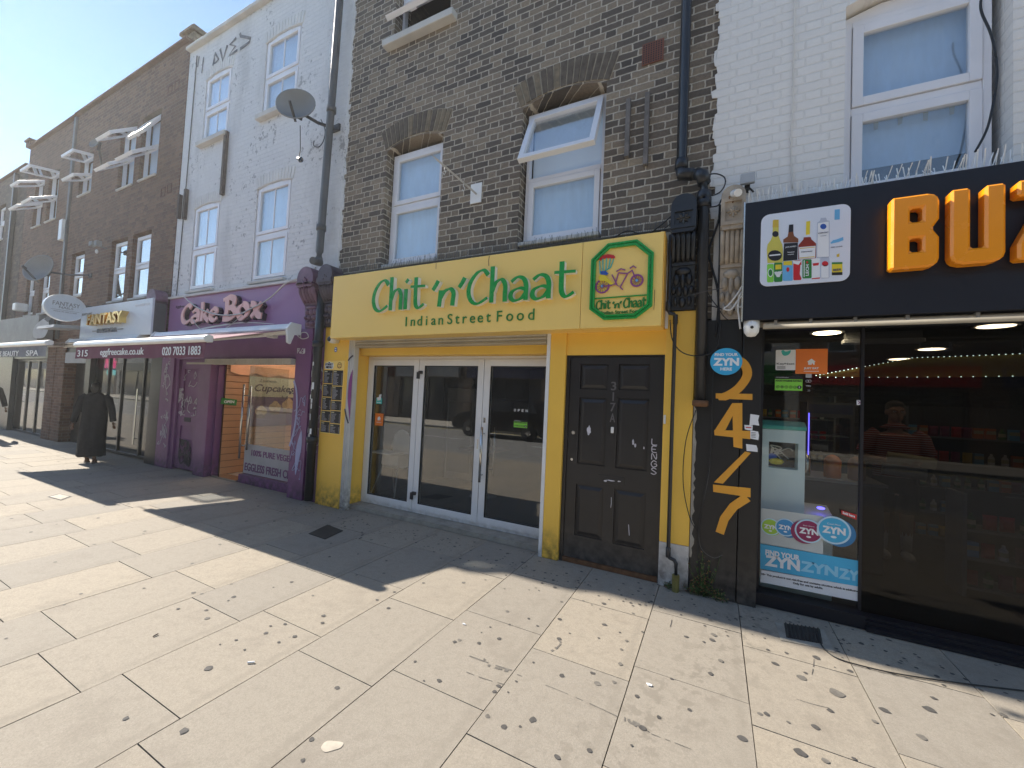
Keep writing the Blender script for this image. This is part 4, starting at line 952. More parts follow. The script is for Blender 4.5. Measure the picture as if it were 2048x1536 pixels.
C3 = thing('terraced_house', (-24, 0.1, 0), 'lower dark brick house at the far left end of the terrace', 'building')
HE = [(-21.5, -20.7, 3.6, 4.9), (-24.5, -23.7, 3.6, 4.9), (-21.5, -20.7, 6.0, 7.2), (-24.5, -23.7, 6.0, 7.2), (-28, -27, 3.6, 4.9), (-28, -27, 6, 7.2)]
shell(C3, -30, -18.82, 8.03, 0.05, 'dark_brick', HE, 2.5, floors=(2.62, 5.4))
for h in HE: cwin(C3, h, .12, split=.52, dark=True)
MB().box(-30, -18.82, -.02, .36, 8.032, 8.07).build('coping', 'v_brown', C3)
MB().box(-19.66, -19.56, -.06, .04, 2.4, 7.9).build('rainwater_pipe', 'pipe_black', C3, bevel=.01)
MB().box(-30, -18.82, .1, .4, 0, 2.495).build('shopfront', 'pipe_black', C3)

# ================================================================ cream-painted house on the right, black off-licence below
D = thing('terraced_house', (2.9, 0.1, 0), 'cream painted brick house above the black convenience shop', 'building')
HF = [(.868, 1.80, 3.30, 4.98), (3.6, 4.55, 3.30, 4.98)]
shell(D, -.048, 6.0, 9.2, 0.06, 'cream_paint_brick', HF, 2.40, arches=[(a, b, 4.98, .08) for a, b, c, d in HF])
window(D, .885, 1.745, 3.34, 4.84, .17, .49, t=.07, blind='paper_blind', head=.10)
window(D, 3.62, 4.52, 3.34, 4.84, .17, .49, t=.07, blind='paper_blind', head=.10)
toothed(D, -.045, 3.3, 9.1, .065, 'cream_paint_brick', 1, 5)
k = MB(); k.box(.93, 1.70, .262, .268, 3.40, 3.62); k.build('window_board', 'interior_dark', D)
k = MB()
for q in range(5): k.add([(.95 + .15 * q, .262, 4.02), (.985 + .15 * q, .262, 4.02), (.98 + .15 * q, .262, 3.93 + .01 * (q % 3)), (.955 + .15 * q, .262, 3.94), ], [(0, 1, 2, 3)])
k.build('tape', 'poster_cream', D)
MB().box(-.165, .19, .0, .30, .0, 2.37).build('pilaster', 'black_paint', D, bevel=.004)
MB().box(.196, .335, -.006, .30, .0, 2.37).build('pilaster', 'black_paint', D, bevel=.004)
MB().box(-.045, .0, .02, .058, 2.372, 3.30).build('fascia_return', 'v_cream', D)
corbel(D, .004, .186, 2.372, 3.50, .02, .17, 'stone_corbel')
MB().box(.336, 6.0, .04, .34, 2.32, 2.56).build('header_panel', 'pipe_black', D)
# peeling edge where the two fronts meet
k = MB(); rr = random.Random(12); P = [(-.168, 1.62)]
z = 1.62
while z > .3: z -= .04; P.append((-.168 + rr.uniform(.012, .035), z))
P += [(-.168, .3)]; k.prism(P, -.004, -.0005); k.build('peeling_render', 'concrete', D)
# glazing: fixed light and sliding door
GF = .16
sf = MB(); sf.box(.336, .365, GF - .03, GF + .05, .10, 2.318); sf.box(1.018, 1.038, GF - .012, GF + .03, .10, 2.30); sf.box(.365, 6, GF - .02, GF + .05, 2.30, 2.319); sf.box(.336, 1.04, GF - .10, GF + .06, 0.004, .10); sf.box(1.041, 6, GF - .13, GF + .1, .004, .03); sf.box(1.041, 6, GF - .07, GF + .08, .031, .055); sf.box(1.041, 6, GF - .03, GF + .06, .056, .075)
sw_ = sf.build('shop_window', 'black_sign', D)
MB().box(.366, 1.017, GF, GF + .008, .10, 2.30).build('pane', 'glass_mid', sw_)
MB().box(1.03, 2.6, GF + .055, GF + .063, .076, 2.30).build('sliding_pane', 'glass_dark', sw_)
MB().box(2.55, 5.9, GF + .03, GF + .038, .076, 2.30).build('pane', 'glass_dark', sw_)
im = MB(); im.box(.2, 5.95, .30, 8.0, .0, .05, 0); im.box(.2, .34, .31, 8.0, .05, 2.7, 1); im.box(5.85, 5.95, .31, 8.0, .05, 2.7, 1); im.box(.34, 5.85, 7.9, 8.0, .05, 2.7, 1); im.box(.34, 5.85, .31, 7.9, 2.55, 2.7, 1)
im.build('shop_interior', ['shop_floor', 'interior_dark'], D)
for i, (x, y) in enumerate(((2.45, 1.75), (2.6, 3.5), (2.66, 4.75), (1.14, 1.9), (4.2, 1.8), (4.3, 3.6))):
    k = MB(); k.lathe([(.13, 0), (.13, .012)], (x, y, 2.536), 20, 0); k.lathe([(.165, .004), (.165, .013), (.14, .013)], (x, y, 2.536), 20, 1)
    l = k.build('ceiling_light', ['lamp_warm', 'plastic_white'], D)

# ================================================================ across the road (seen in the glass)
mat('far_cream', (0.72, 0.66, 0.56), .85, var=.15)
mat('navy', (0.015, 0.018, 0.06), .5)
mat('far_glass', (0.03, 0.035, 0.04), .08, rvar=0)
def opposite(x0, x1, top, m, sign, lab):
    o = thing('terraced_house', ((x0 + x1) / 2, -16.9, 0), lab, 'building', None)
    holes = []; n = max(2, int((x1 - x0) / 2.2)); st = (x1 - x0) / n
    for i in range(n):
        cx = x0 + st * (i + .5)
        for z in (4.2, 7.0): holes.append((cx - .5, cx + .5, z, z + 1.7))
    hs = holes + [(x0 + .5, x1 - .5, .1, 2.8)]
    mb = MB(lambda x, y, z: (x, -33.7 - y, z)); wall_grid(mb, x0, x1, 0, top, -16.9, -16.6, hs); mb.build('wall', m, o)
    MB().box(x0, x1, -24.5, -17.11, 0, top - .4).build('rear_block', 'dark_brick', o)
    for h in holes:
        f = MB(); frame(f, h[0], h[1], h[2], h[3], -16.98, -16.9, .07); f.box(h[0] + .07, h[1] - .07, -16.98, -16.9, (h[2] + h[3]) / 2 - .03, (h[2] + h[3]) / 2 + .03); w_ = f.build('window', 'upvc', o)
        MB().box(h[0] + .07, h[1] - .07, -17.0, -16.985, h[2] + .07, h[3] - .07).build('pane', 'far_glass', w_)
    MB().box(x0 + .3, x1 - .3, -16.79, -16.55, 2.82, 3.6).build('fascia', sign, o)
    f = MB(); frame(f, x0 + .5, x1 - .5, .1, 2.8, -17.0, -16.92, .08)
    for i in range(1, 4): f.box(x0 + .5 + (x1 - x0 - 1) * i / 4 - .03, x0 + .5 + (x1 - x0 - 1) * i / 4 + .03, -17.0, -16.92, .18, 2.72)
    w_ = f.build('shop_window', 'pipe_black', o); MB().box(x0 + .58, x1 - .58, -17.03, -17.01, .18, 2.72).build('pane', 'far_glass', w_)
for i, (a, b, t, m, s_, l) in enumerate(((-95, -62, 9.6, 'far_brick', 'navy', 'longest far-side brick block at the distant end of the row'), (-61.98, -44, 9.2, 'far_cream', 'pipe_black', 'far-side cream block with a black fascia'), (-43.98, -35, 9.8, 'far_brick', 'grey_sign', 'far-side brick house with a grey fascia'), (-34.98, -26.02, 9.1, 'far_brick', 'green_print', 'far-side brick house with a green fascia'), (9.02, 22, 9.3, 'far_brick', 'navy', 'wide far-side brick block with a navy fascia behind the camera'), (-26, -20, 9.5, 'far_brick', 'navy', 'far-side brick house with a navy fascia, most distant of its row'), (-19.98, -14.2, 8.8, 'dark_brick', 'grey_sign', 'far-side dark brick house with a grey fascia'),
        (-14.18, -8.4, 9.3, 'far_brick', 'navy', 'far-side brick house with a navy fascia next to the dark brick house'), (-8.38, -2.6, 9.0, 'far_brick', 'pipe_black', 'far-side brick house with a black fascia behind the parked car'),
        (-2.58, 3.2, 9.4, 'far_cream', 'green_print', 'far-side cream house with a green fascia'), (3.22, 9, 9.0, 'far_brick', 'red_print', 'far-side brick house with a red fascia'))):
    opposite(a, b, t, m, s_, l)
def suv(x, y, rz=0):
    o = thing('parked_car', (0, 0, 0), 'black estate car parked across the road, mirrored in the glass doors', 'car')
    body = [(-2.35, .42), (-2.38, .75), (-2.28, 1.0), (-2.05, 1.08), (-1.95, 1.12), (-1.62, 1.55), (-1.3, 1.68), (.1, 1.70), (.55, 1.62), (1.15, 1.14), (2.05, .98), (2.32, .78), (2.36, .45), (2.2, .28)]
    arch = lambda c: [(c + .40 * math.cos(math.pi * k / 8), .33 + .40 * math.sin(math.pi * k / 8)) for k in range(9)]
    prof = body + arch(1.45) + arch(-1.45) + [(-2.2, .28)]
    mb = MB(); n = len(prof); secs = []
    for yy, sc in ((-.93, .0), (-.90, 1), (.90, 1), (.93, 0)):
        secs.append([(px, yy * (1 - (.16 * max(0, pz - 1.05) / .6)), pz) for px, pz in prof])
    vs = [v for s_ in secs for v in s_]; fs = []
    for i in range(3):
        for j in range(n): fs.append((i * n + j, i * n + (j + 1) % n, (i + 1) * n + (j + 1) % n, (i + 1) * n + j))
    fs += [tuple(range(n)), tuple(range(4 * n - 1, 3 * n - 1, -1))]; mb.add(vs, fs); mb.build('body', 'car_paint', o, bevel=.03)
    for sy in (-1, 1):
        g = MB()
        for P in ([(-1.78, 1.16), (-1.52, 1.52), (-.72, 1.60), (-.72, 1.16)], [(-.66, 1.16), (-.66, 1.60), (.05, 1.60), (.45, 1.52), (.88, 1.16)]):
            g.add([(a, sy * (.945 * (1 - .16 * max(0, b - 1.05) / .6)), b) for a, b in P], [tuple(range(len(P)))])
        g.build('side_window', 'far_glass', o)
        mb = MB(); mb.box(2.16, 2.33, sy * .62 - .18, sy * .62 + .18, .72, .86); mb.build('headlight', 'silver_edge', o, bevel=.03)
        mb = MB(); mb.ell((.72, sy * 1.02, 1.18), (.09, .11, .08)); mb.build('mirror', 'car_paint', o, smooth=True)
        for cx in (-1.45, 1.45):
            t = MB(); t.lathe([(.20, -.11), (.33, -.10), (.345, 0), (.33, .10), (.20, .11)], (cx, sy * .82, .345), 24, axis='y'); w_ = t.build('wheel', 'rubber', o, smooth=True)
            r2 = MB(); r2.lathe([(.05, -.118), (.22, -.10), (.22, .10), (.05, .118)], (cx, sy * .82, .345), 10, axis='y'); r2.build('rim', 'steel', w_)
    for g in ([(.60, 1.61), (1.12, 1.17)], [(-1.98, 1.16), (-1.66, 1.56)]):
        mb = MB(); a, b = g; mb.add([(a[0] + .02, -.78, a[1]), (a[0] + .02, .78, a[1]), (b[0] + .02, .86, b[1]), (b[0] + .02, -.86, b[1])], [(0, 1, 2, 3)]) if g[0][0] > 0 else mb.add([(a[0] - .02, -.86, a[1]), (a[0] - .02, .86, a[1]), (b[0] - .02, .78, b[1]), (b[0] - .02, -.78, b[1])], [(0, 1, 2, 3)])
        mb.build('windscreen' if g[0][0] > 0 else 'rear_window', 'far_glass', o)
    o.location = (x, y, -.106); o.rotation_euler.z = rz; return o
suv(-8.2, -11.4, math.pi)
# ================================================================ signs
# yellow restaurant sign
t = thing('shop_sign', (-2.53, -.12, 2.3), 'yellow box sign with green raised letters and a rickshaw emblem over the glass doors', 'shop sign')
SY = -.22
bd = MB(); bd.box(-4.63, -1.172, SY, .066, 2.30, 3.135, 0); bd.box(-1.168, -.438, SY, .066, 2.30, 3.135, 0); b_ = bd.build('board', 'yellow_sign', t, bevel=.003)
MB().box(-.436, -.428, SY + .002, .06, 2.302, 3.133).build('edge_strip', 'yellow_edge', t)
MB().box(-.426, -.402, -.03, .06, 2.31, 3.11).build('end_panel', 'white_acrylic', t)
def pen_layer(name, st, x0, x1, z0, z1, par, **k):
    a = MB(); pen_text(a, st, x0, x1, z0, z1, SY - .062, .008, **k); a.build(name, 'sign_green', par)
    a = MB(); pen_text(a, st, x0, x1, z0, z1, SY - .0535, .0535, stag=.0002, **k)
    a.build(name + '_return', 'white_acrylic', par)
pen_layer('letters', 'Chit', -3.83, -3.03, 2.60, 3.005, t, wide=.135, thin=.05, ang=.25)
pen_layer('letters', "'n'", -2.93, -2.50, 2.60, 2.91, t, wide=.15, thin=.06, ang=.25, shear=.06)
pen_layer('letters', 'Chaat', -2.43, -1.23, 2.60, 2.985, t, wide=.135, thin=.05, ang=.25)
k = MB()
xs = -3.345
for word, x0, x1 in (('Indian', WX(806, 650, SY)[0], WX(889, 650, SY)[0]), ('Street', WX(893, 640, SY)[0], WX(985, 640, SY)[0]), ('Food', WX(989, 635, SY)[0], WX(1074, 630, SY)[0])):
    n = len(word); st = (x1 - x0) / n
    for i, c_ in enumerate(word):
        vs, fs, bb = text_mesh(c_, .0, 0, 6); h = .118 / .73 * 1.0; sc = .165
        wch = (bb[1] - bb[0]) * sc; cx = x0 + st * (i + .5)
        k.text(c_, cx - wch / 2, cx + wch / 2, 2.408 + bb[2] * sc, 2.408 + bb[3] * sc, SY - .009, .009, bold=.0, res=6)
k.build('small_letters', 'leaf_green', t)
# emblem
em = MB()
def octo(i): return [(-1.078 + i, 2.95 - i * .4), (-.925 + i * .4, 3.085 - i), (-.66 - i * .4, 3.085 - i), (-.515 - i, 2.95 - i * .4), (-.515 - i, 2.475 + i * .4), (-.65 - i * .4, 2.37 + i), (-.94 + i * .4, 2.37 + i), (-1.078 + i, 2.475 + i * .4)]
def ring(mb, A, B, y0, y1, m=0):
    n = len(A)
    for i in range(n):
        j = (i + 1) % n; mb.prism([A[i], A[j], B[j], B[i]], y0, y1, m)
ring(em, octo(0), octo(.016), SY - .022, SY); ring(em, octo(.0162), octo(.03), SY - .012, SY); ring(em, octo(.0302), octo(.046), SY - .024, SY)
em.box(-1.03, -.563, SY - .012, SY, 2.572, 2.582); em.build('emblem_frame', 'sign_green', t)
k = MB(); pen_text(k, 'Chit', -1.018, -.885, 2.475, 2.56, SY - .008, .008, wide=.22, thin=.1); pen_text(k, "'n'", -.865, -.785, 2.475, 2.54, SY - .008, .008, wide=.24, thin=.12); pen_text(k, 'Chaat', -.765, -.57, 2.475, 2.565, SY - .008, .008, wide=.22, thin=.1)
k.text('Indian Street Food', -.965, -.615, 2.425, 2.455, SY - .006, .006, bold=.02); k.build('emblem_letters', 'leaf_green', t)
k = MB(); y = SY - .010
def circ(cx, cz, r, n=28): return [(cx + r * math.cos(6.2832 * i / n), cz + r * math.sin(6.2832 * i / n)) for i in range(n)]
def wheel2(cx, cz, r):
    ring(k, circ(cx, cz, r), circ(cx, cz, r - .014), y, y + .01, 0)
    for i in range(6):
        a = math.pi * i / 6 + .1; dx, dz = (r - .014) * math.cos(a), (r - .014) * math.sin(a); k.ribbon([(cx - dx, cz - dz), (cx + dx, cz + dz)], .004, y + .002 + .0005 * i, .005, 0)
    k.prism(circ(cx, cz, .012, 10), y - .004, y + .003, 2); k.prism(circ(cx, cz, r - .015, 24), y + .008, y + .0095, 1)
wheel2(-.965, 2.69, .068); wheel2(-.655, 2.715, .058)
seatp = [(-1.005, 2.775), (-.985, 2.80), (-.94, 2.79), (-.92, 2.765), (-.885, 2.73), (-.86, 2.70), (-.885, 2.69), (-.94, 2.735), (-.99, 2.74)]
k.prism(seatp, y - .004, y + .004, 1); k.prism([(-.985, 2.80), (-.93, 2.79), (-.91, 2.80), (-.94, 2.83), (-.985, 2.83)], y - .006, y + .003, 3)
k.ribbon([(-1.0, 2.94), (-.985, 2.962), (-.93, 2.97), (-.875, 2.958), (-.862, 2.945)], [.02, .03, .036, .03, .02], y, .008, 4)
for a, b in (((-1.0, 2.935), (-.99, 2.81)), ((-.97, 2.95), (-.965, 2.82)), ((-.935, 2.955), (-.94, 2.83)), ((-.90, 2.95), (-.915, 2.85)), ((-.868, 2.94), (-.895, 2.86)), ((-.895, 2.86), (-.94, 2.835))): k.ribbon([a, b], .009, y + .0015 * (a[0] > -.95), .006, 5)
for L in ([(-.965, 2.69), (-.90, 2.685), (-.845, 2.70), (-.82, 2.80)], [(-.845, 2.70), (-.80, 2.665), (-.74, 2.78)], [(-.82, 2.80), (-.74, 2.785), (-.70, 2.81)], [(-.70, 2.815), (-.665, 2.73)], [(-.84, 2.815), (-.80, 2.835), (-.76, 2.82)], [(-.72, 2.83), (-.69, 2.85), (-.665, 2.83)], [(-.80, 2.665), (-.775, 2.64)], [(-.88, 2.79), (-.83, 2.69)]):
    k.ribbon(L, .010, y - .001 * (len(L)), .007, 0)
k.build('emblem_rickshaw', ['purple_print', 'yellow_print', 'sky_print', 'blue_print', 'red_print', 'teal_sticker'], t)
k = MB(); k.ribbon([(-3.05 + .84, 3.13), (-3.055 + .84, 3.07), (-3.05 + .84, 3.02)], .008, SY - .001, .001); k.ribbon([(-.50, 2.62), (-.498, 2.52), (-.502, 2.44)], .004, SY - .001, .001); k.ribbon([(-2.92, 3.13), (-2.918, 3.06)], .006, SY - .001, .001); k.build('rust_runs', 'brown_print', t)
# pigeon spikes behind the yellow sign
def spikes(name, x0, x1, y0, z0, h, n, seed, label, m='steel', lean=.35):
    rr = random.Random(seed); mb = MB(); mb.box(x0, x1, y0 - .015, y0 + .015, z0, z0 + .006)
    for i in range(n):
        x = x0 + (x1 - x0) * (i + .5) / n; a = rr.choice((-1, 0, 1)) * lean * rr.uniform(.6, 1.2); b = rr.uniform(-.25, .25); hh = h * rr.uniform(.8, 1.05)
        mb.tube([(x, y0, z0 + .003), (x + hh * b, y0 + hh * a, z0 + hh)], .0032 if m == 'steel_glint' else .002, 4)
    o = mb.build(name, m); return tag(o, label, 'bird spikes')
spikes('bird_spikes', -4.6, -.45, .02, 3.245, .11, 210, 4, 'fine wire bird spikes along the top of the yellow sign', 'pipe_grey')
# purple cake shop lettering
t = thing('shop_sign', (-7.6, -.03, 2.7), 'pink raised cake shop letters on the purple fascia', 'shop sign')
k = MB(); pen_text(k, 'Cake', -8.84, -7.66, 2.72, 3.06, -.085, .02, wide=.24, thin=.09, ang=.6); pen_text(k, 'Box', -7.50, -6.42, 2.72, 3.10, -.085, .02, wide=.26, thin=.09, ang=.6)
k.build('letters', 'pink_letter', t)
k = MB(); pen_text(k, 'Cake', -8.825, -7.645, 2.71, 3.05, -.064, .062, wide=.27, thin=.11, ang=.6, stag=0.0003); pen_text(k, 'Box', -7.485, -6.405, 2.71, 3.09, -.064, .062, wide=.29, thin=.11, ang=.6, stag=.0003)
k.build('letters_return', 'dark_letter', t)
k = MB(); k.text('Eggfree', -9.25, -8.95, 3.02, 3.085, -.004, .004); P = smooth_pts([(-9.1, 2.60, 0), (-8.6, 2.585, 0), (-7.8, 2.635, 0), (-7.0, 2.66, 0), (-6.2, 2.60, 0)], 8)
k.build('small_letters', 'dark_letter', t)
k = MB(); k.ribbon([(a, b) for a, b, _ in P], [.004 + .022 * math.sin(math.pi * i / (len(P) - 1)) for i in range(len(P))], -.005, .005); k.build('swoosh', 'white_print', t)
# nail spa sign
t = thing('shop_sign', (-11.1, -.2, 2.5), 'pale grey nail spa sign with gold three-dimensional letters', 'shop sign')
MB().box(-12.84, -9.545, -.25, -.215, 2.50, 3.20).build('board', 'silver_sign', t, bevel=.004); MB().box(-12.80, -9.58, -.214, -.02, 2.53, 3.17).build('backing_frame', 'pipe_grey', t)
k = MB(); k.text('FANTASY', -12.15, -10.48, 2.76, 2.99, -.36, .11, bold=.03, res=4); k.build('letters', 'gold', t)
k = MB(); k.text('NAILS & SPA', -11.86, -10.95, 2.60, 2.69, -.275, .025, bold=.03); k.box(-12.12, -11.90, -.27, -.25, 2.64, 2.655); k.box(-10.90, -10.68, -.27, -.25, 2.64, 2.655); k.build('small_letters', 'grey_sign', t)
k = MB(); k.text('020 7739 4006', -10.25, -9.65, 3.07, 3.12, -.256, .006, bold=.03); k.build('phone_number', 'white_print', t)
k = MB(); k.text('BEAUTY & NAILS', -12.78, -12.25, 3.02, 3.07, -.256, .006, bold=.01); k.build('motto', 'grey_sign', t)
# oval hanging sign, edge bracketed to the wall
t = thing('projecting_sign', (-12.4, -.6, 2.8), 'oval grey projecting sign on a bracket beside the nail spa sign', 'projecting sign')
oc = W(124, 614, y=-.62)
oc = W(124, 615, x=-12.9); n = 32; ox, oz, rb = -12.9, oc.z, .275
def oval_xf(a):
    ca, sa = math.cos(a), math.sin(a)
    return lambda x, y, z: (ox + x * ca - y * sa, -.50 + x * sa + y * ca, oz + z)
xf = oval_xf(R(90)); oc_r = .30
k = MB(xf); k.prism([(oc_r * math.cos(6.2832 * i / n), rb * math.sin(6.2832 * i / n)) for i in range(n)], -.05, .05); k.build('face', 'silver_sign', t)
k = MB(xf); ring(k, [((oc_r + .03) * math.cos(6.2832 * i / n), (rb + .02) * math.sin(6.2832 * i / n)) for i in range(n)], [(oc_r * math.cos(6.2832 * i / n), rb * math.sin(6.2832 * i / n)) for i in range(n)], -.06, .06); k.build('rim', 'silver_edge', t)
k = MB(xf); k.text('FANTASY', -.20, .22, .03, .12, -.056, .006, bold=.0); k.text('NAILS', -.10, .12, -.03, .02, -.056, .006); k.box(-.22, .22, -.054, -.05, -.065, -.06); k.text('WALK IN WELCOME', -.18, .18, -.11, -.085, -.054, .004); k.build('letters', 'grey_sign', t)
k = MB(); k.tube([(ox, .05, oz - .12), (ox, -.25, oz - .12)], .02, 6); k.tube([(ox, .05, oz + .12), (ox, -.25, oz + .12)], .02, 6); k.build('bracket', 'pipe_grey', t)
# dark sign of the shop at the far left
t = thing('shop_sign', (-17, -.2, 2.5), 'dull grey box sign with a worn bird emblem at far left', 'shop sign')
MB().box(-19.2, -15.42, -.27, -.0, 2.47, 3.19).build('board', 'grey_sign', t, bevel=.004)
k = MB(); cx, cz = WX(82, 655, -.28); P = smooth_pts([(cx - .5, cz - .22, 0), (cx - .55, cz, 0), (cx - .2, cz + .15, 0), (cx + .25, cz + .22, 0), (cx + .5, cz + .05, 0), (cx + .35, cz - .2, 0), (cx, cz - .27, 0)], 4, True)[:-1]
k.prism([(a, b) for a, b, _ in P], -.275, -.271, 0); k.prism([(cx + .15, cz + .2), (cx + .6, cz + .32), (cx + .62, cz + .2), (cx + .4, cz + .12)], -.277, -.2755, 1); k.build('emblem', ['grey_pale', 'graffiti_dark'], t)
t = thing('wall_fin', (-14.3, -.3, 2.8), 'angled grey metal canopy fin fixed to the wall under the oval sign', 'wall bracket')
a = W(88, 658, y=-.5); b = W(138, 650, y=-.35)
k = MB(); k.prism_x([(-.62, a.z - .02), (-.60, a.z + .05), (-.1, a.z + .10), (-.1, a.z + .03)], a.x, b.x + .1); k.build('fin', 'grey_pale', t)
k = MB(); k.tube([(b.x - .1, -.12, a.z + .04), (b.x - .1, .05, a.z - .2)], .025, 6); k.build('arm', 'pipe_grey', t)

# ---------------------------------------------------------------- awnings
def awning(x0, x1, yw, zw, yf_, zf, label, fab, bar, txt, val=.19, endcap=True, tm='white_print'):
    t = thing('awning', ((x0 + x1) / 2, yw, zw), label, 'awning')
    k = MB(); k.prism_x([(yw - .02, zw + .10), (yw - .15, zw + .11), (yw - .20, zw + .03), (yw - .17, zw - .05), (yw - .02, zw - .03)], x0, x1); k.build('cassette', bar, t, bevel=.01)
    k = MB(); k.prism_x([(yw - .0, zw + .12), (yw - .16, zw + .125), (yw - .22, zw + .03), (yw - .20, zw - .17), (yw - .15, zw - .19), (yw - .10, zw - .05), (yw, zw - .04)], x1 + .001, x1 + .045); k.build('end_cap', bar, t, bevel=.008)
    k = MB(); k.prism_x([(yw - .0, zw + .12), (yw - .16, zw + .125), (yw - .22, zw + .03), (yw - .20, zw - .1), (yw, zw - .06)], x0 - .04, x0 - .001); k.build('end_cap', bar, t, bevel=.008)
    k = MB(); n = 14; 
    k.add([(x0 + .03, yw - .12, zw + .03), (x1 - .03, yw - .12, zw + .03), (x1 - .03, yf_ + .03, zf + .02), (x0 + .03, yf_ + .03, zf + .02), (x0 + .03, yw - .12, zw + .024), (x1 - .03, yw - .12, zw + .024), (x1 - .03, yf_ + .03, zf + .014), (x0 + .03, yf_ + .03, zf + .014)],
          [(0, 1, 2, 3), (7, 6, 5, 4), (0, 3, 7, 4), (1, 5, 6, 2), (3, 2, 6, 7), (0, 4, 5, 1)]); k.build('fabric', fab, t)
    k = MB(); k.prism_x([(yf_ + .05, zf + .055), (yf_ - .0, zf + .07), (yf_ - .045, zf + .045), (yf_ - .055, zf + .0), (yf_ - .03, zf - .025), (yf_ + .05, zf - .02)], x0, x1); k.build('front_bar', bar, t, bevel=.008)
    k = MB(); m_ = 40; P = []
    zb = zf - .02 - val
    for i in range(m_ + 1):
        x = x0 + .02 + (x1 - x0 - .04) * i / m_; P.append((x, yf_ - .02 + .012 * math.sin(i * 1.7) * 1, zb + .006 * math.sin(i * .9)))
    vs = [(x, yf_ - .015, zf - .021) for x, _, _ in P] + P; vs2 = [(a, b + .003, c) for a, b, c in vs]
    k.add(vs + vs2, [(i, i + 1, m_ + 2 + i, m_ + 1 + i) for i in range(m_)] + [(2 * m_ + 2 + i, 2 * m_ + 3 + i, 3 * m_ + 4 + i, 3 * m_ + 3 + i) for i in range(m_)]); v_ = k.build('valance', fab, t, smooth=True)
    k = MB()
    for s_, a, b, c, d in txt: k.text(s_, a, b, c, d, yf_ - .038, .003, bold=.012)
    k.build('valance_letters', tm, v_)
    for i, sx in enumerate((1, -1)):
        xa = (x0 + .45) if sx > 0 else (x1 - .45)
        k = MB(); el = (xa + sx * 1.25, (yw + yf_) / 2 - .02, (zw + zf) / 2 - .03)
        k.tube([(xa, yw - .10, zw - .03), el], .026, 8); k.tube([el, (xa + sx * .1, yf_ + .04, zf - .0)], .022, 8); k.ell(el, (.04, .04, .04), 8); k.box(xa - .06, xa + .06, yw - .16, yw - .06, zw - .08, zw - .02)
        k.build('arm', bar, t, bevel=.003)
    return t
awning(-9.34, -5.44, -.10, 2.42, -1.26, 2.135, 'plum awning with a white front bar and printed telephone number over the cake shop', 'plum_fabric', 'awning_metal',
       [('315', -9.18, -8.78, 1.955, 2.06), ('eggfreecake.co.uk', -8.33, -6.95, 1.94, 2.07), ('020 7033 1883', -6.45, -5.53, 1.955, 2.065)])
awning(-13.35, -9.98, -.10, 2.40, -1.41, 2.16, 'black awning with a pale front bar extended over the nail spa', 'grey_fabric', 'awning_metal',
       [('NAILS BEAUTY', -12.9, -11.3, 1.96, 2.06), ('SPA', -10.9, -10.3, 1.96, 2.06)])
# ---------------------------------------------------------------- black off-licence sign
t = thing('shop_sign', (1.5, -.15, 2.3), 'black box sign with huge orange letters and a picture panel of drinks', 'shop sign')
MB().box(.176, 5.6, -.30, .035, 2.30, 3.235).build('board', 'black_sign', t)
k = MB(); k.box(.166, .1755, -.305, .04, 2.29, 3.245); k.build('edge_trim', 'steel', t)
# letter outlines (x in units of letter height)
def rrect(x0, x1, z0, z1, r, n=4, cor=(1, 1, 1, 1)):
    P = []
    for (cx, cz, a0, c_) in ((x1 - r, z1 - r, 0, cor[0]), (x0 + r, z1 - r, 90, cor[1]), (x0 + r, z0 + r, 180, cor[2]), (x1 - r, z0 + r, 270, cor[3])):
        if c_: P += [(cx + r * math.cos(R(a0 + 90 * i / n)), cz + r * math.sin(R(a0 + 90 * i / n))) for i in range(n + 1)]
        else: P.append((cx + (r if a0 in (0, 270) else -r), cz + (r if a0 in (0, 90) else -r)))
    return P
def bevel_prism(mb, P, y0, y1, ins, m=0):
    """front face inset so the letter edge is chamfered"""
    n = len(P); c = [sum(p[0] for p in P) / n, sum(p[1] for p in P) / n]; Q = []
    for i in range(n):
        a, b, d = Vector(P[i - 1]), Vector(P[i]), Vector(P[(i + 1) % n]); e1 = (b - a).normalized(); e2 = (d - b).normalized()
        nn = Vector((-(e1.y + e2.y), e1.x + e2.x)); nn = nn.normalized() if nn.length > 1e-6 else Vector((0, 0)); k_ = ins / max(.5, abs(nn.dot(Vector((-e1.y, e1.x)))))
        Q.append((b.x + nn.x * k_, b.y + nn.y * k_))
    area = sum(P[i - 1][0] * P[i][1] - P[i][0] * P[i - 1][1] for i in range(n))
    if area < 0: Q = [(2 * P[i][0] - Q[i][0], 2 * P[i][1] - Q[i][1]) for i in range(n)]
    mb.add([(q[0], y0, q[1]) for q in Q] + [(p[0], y0 + ins * 1.3, p[1]) for p in P] + [(p[0], y1, p[1]) for p in P],
           [tuple(range(n))] + [(i, n + i, n + (i + 1) % n, (i + 1) % n) for i in range(n)] + [(n + i, 2 * n + i, 2 * n + (i + 1) % n, n + (i + 1) % n) for i in range(n)], m)
LY = -.395
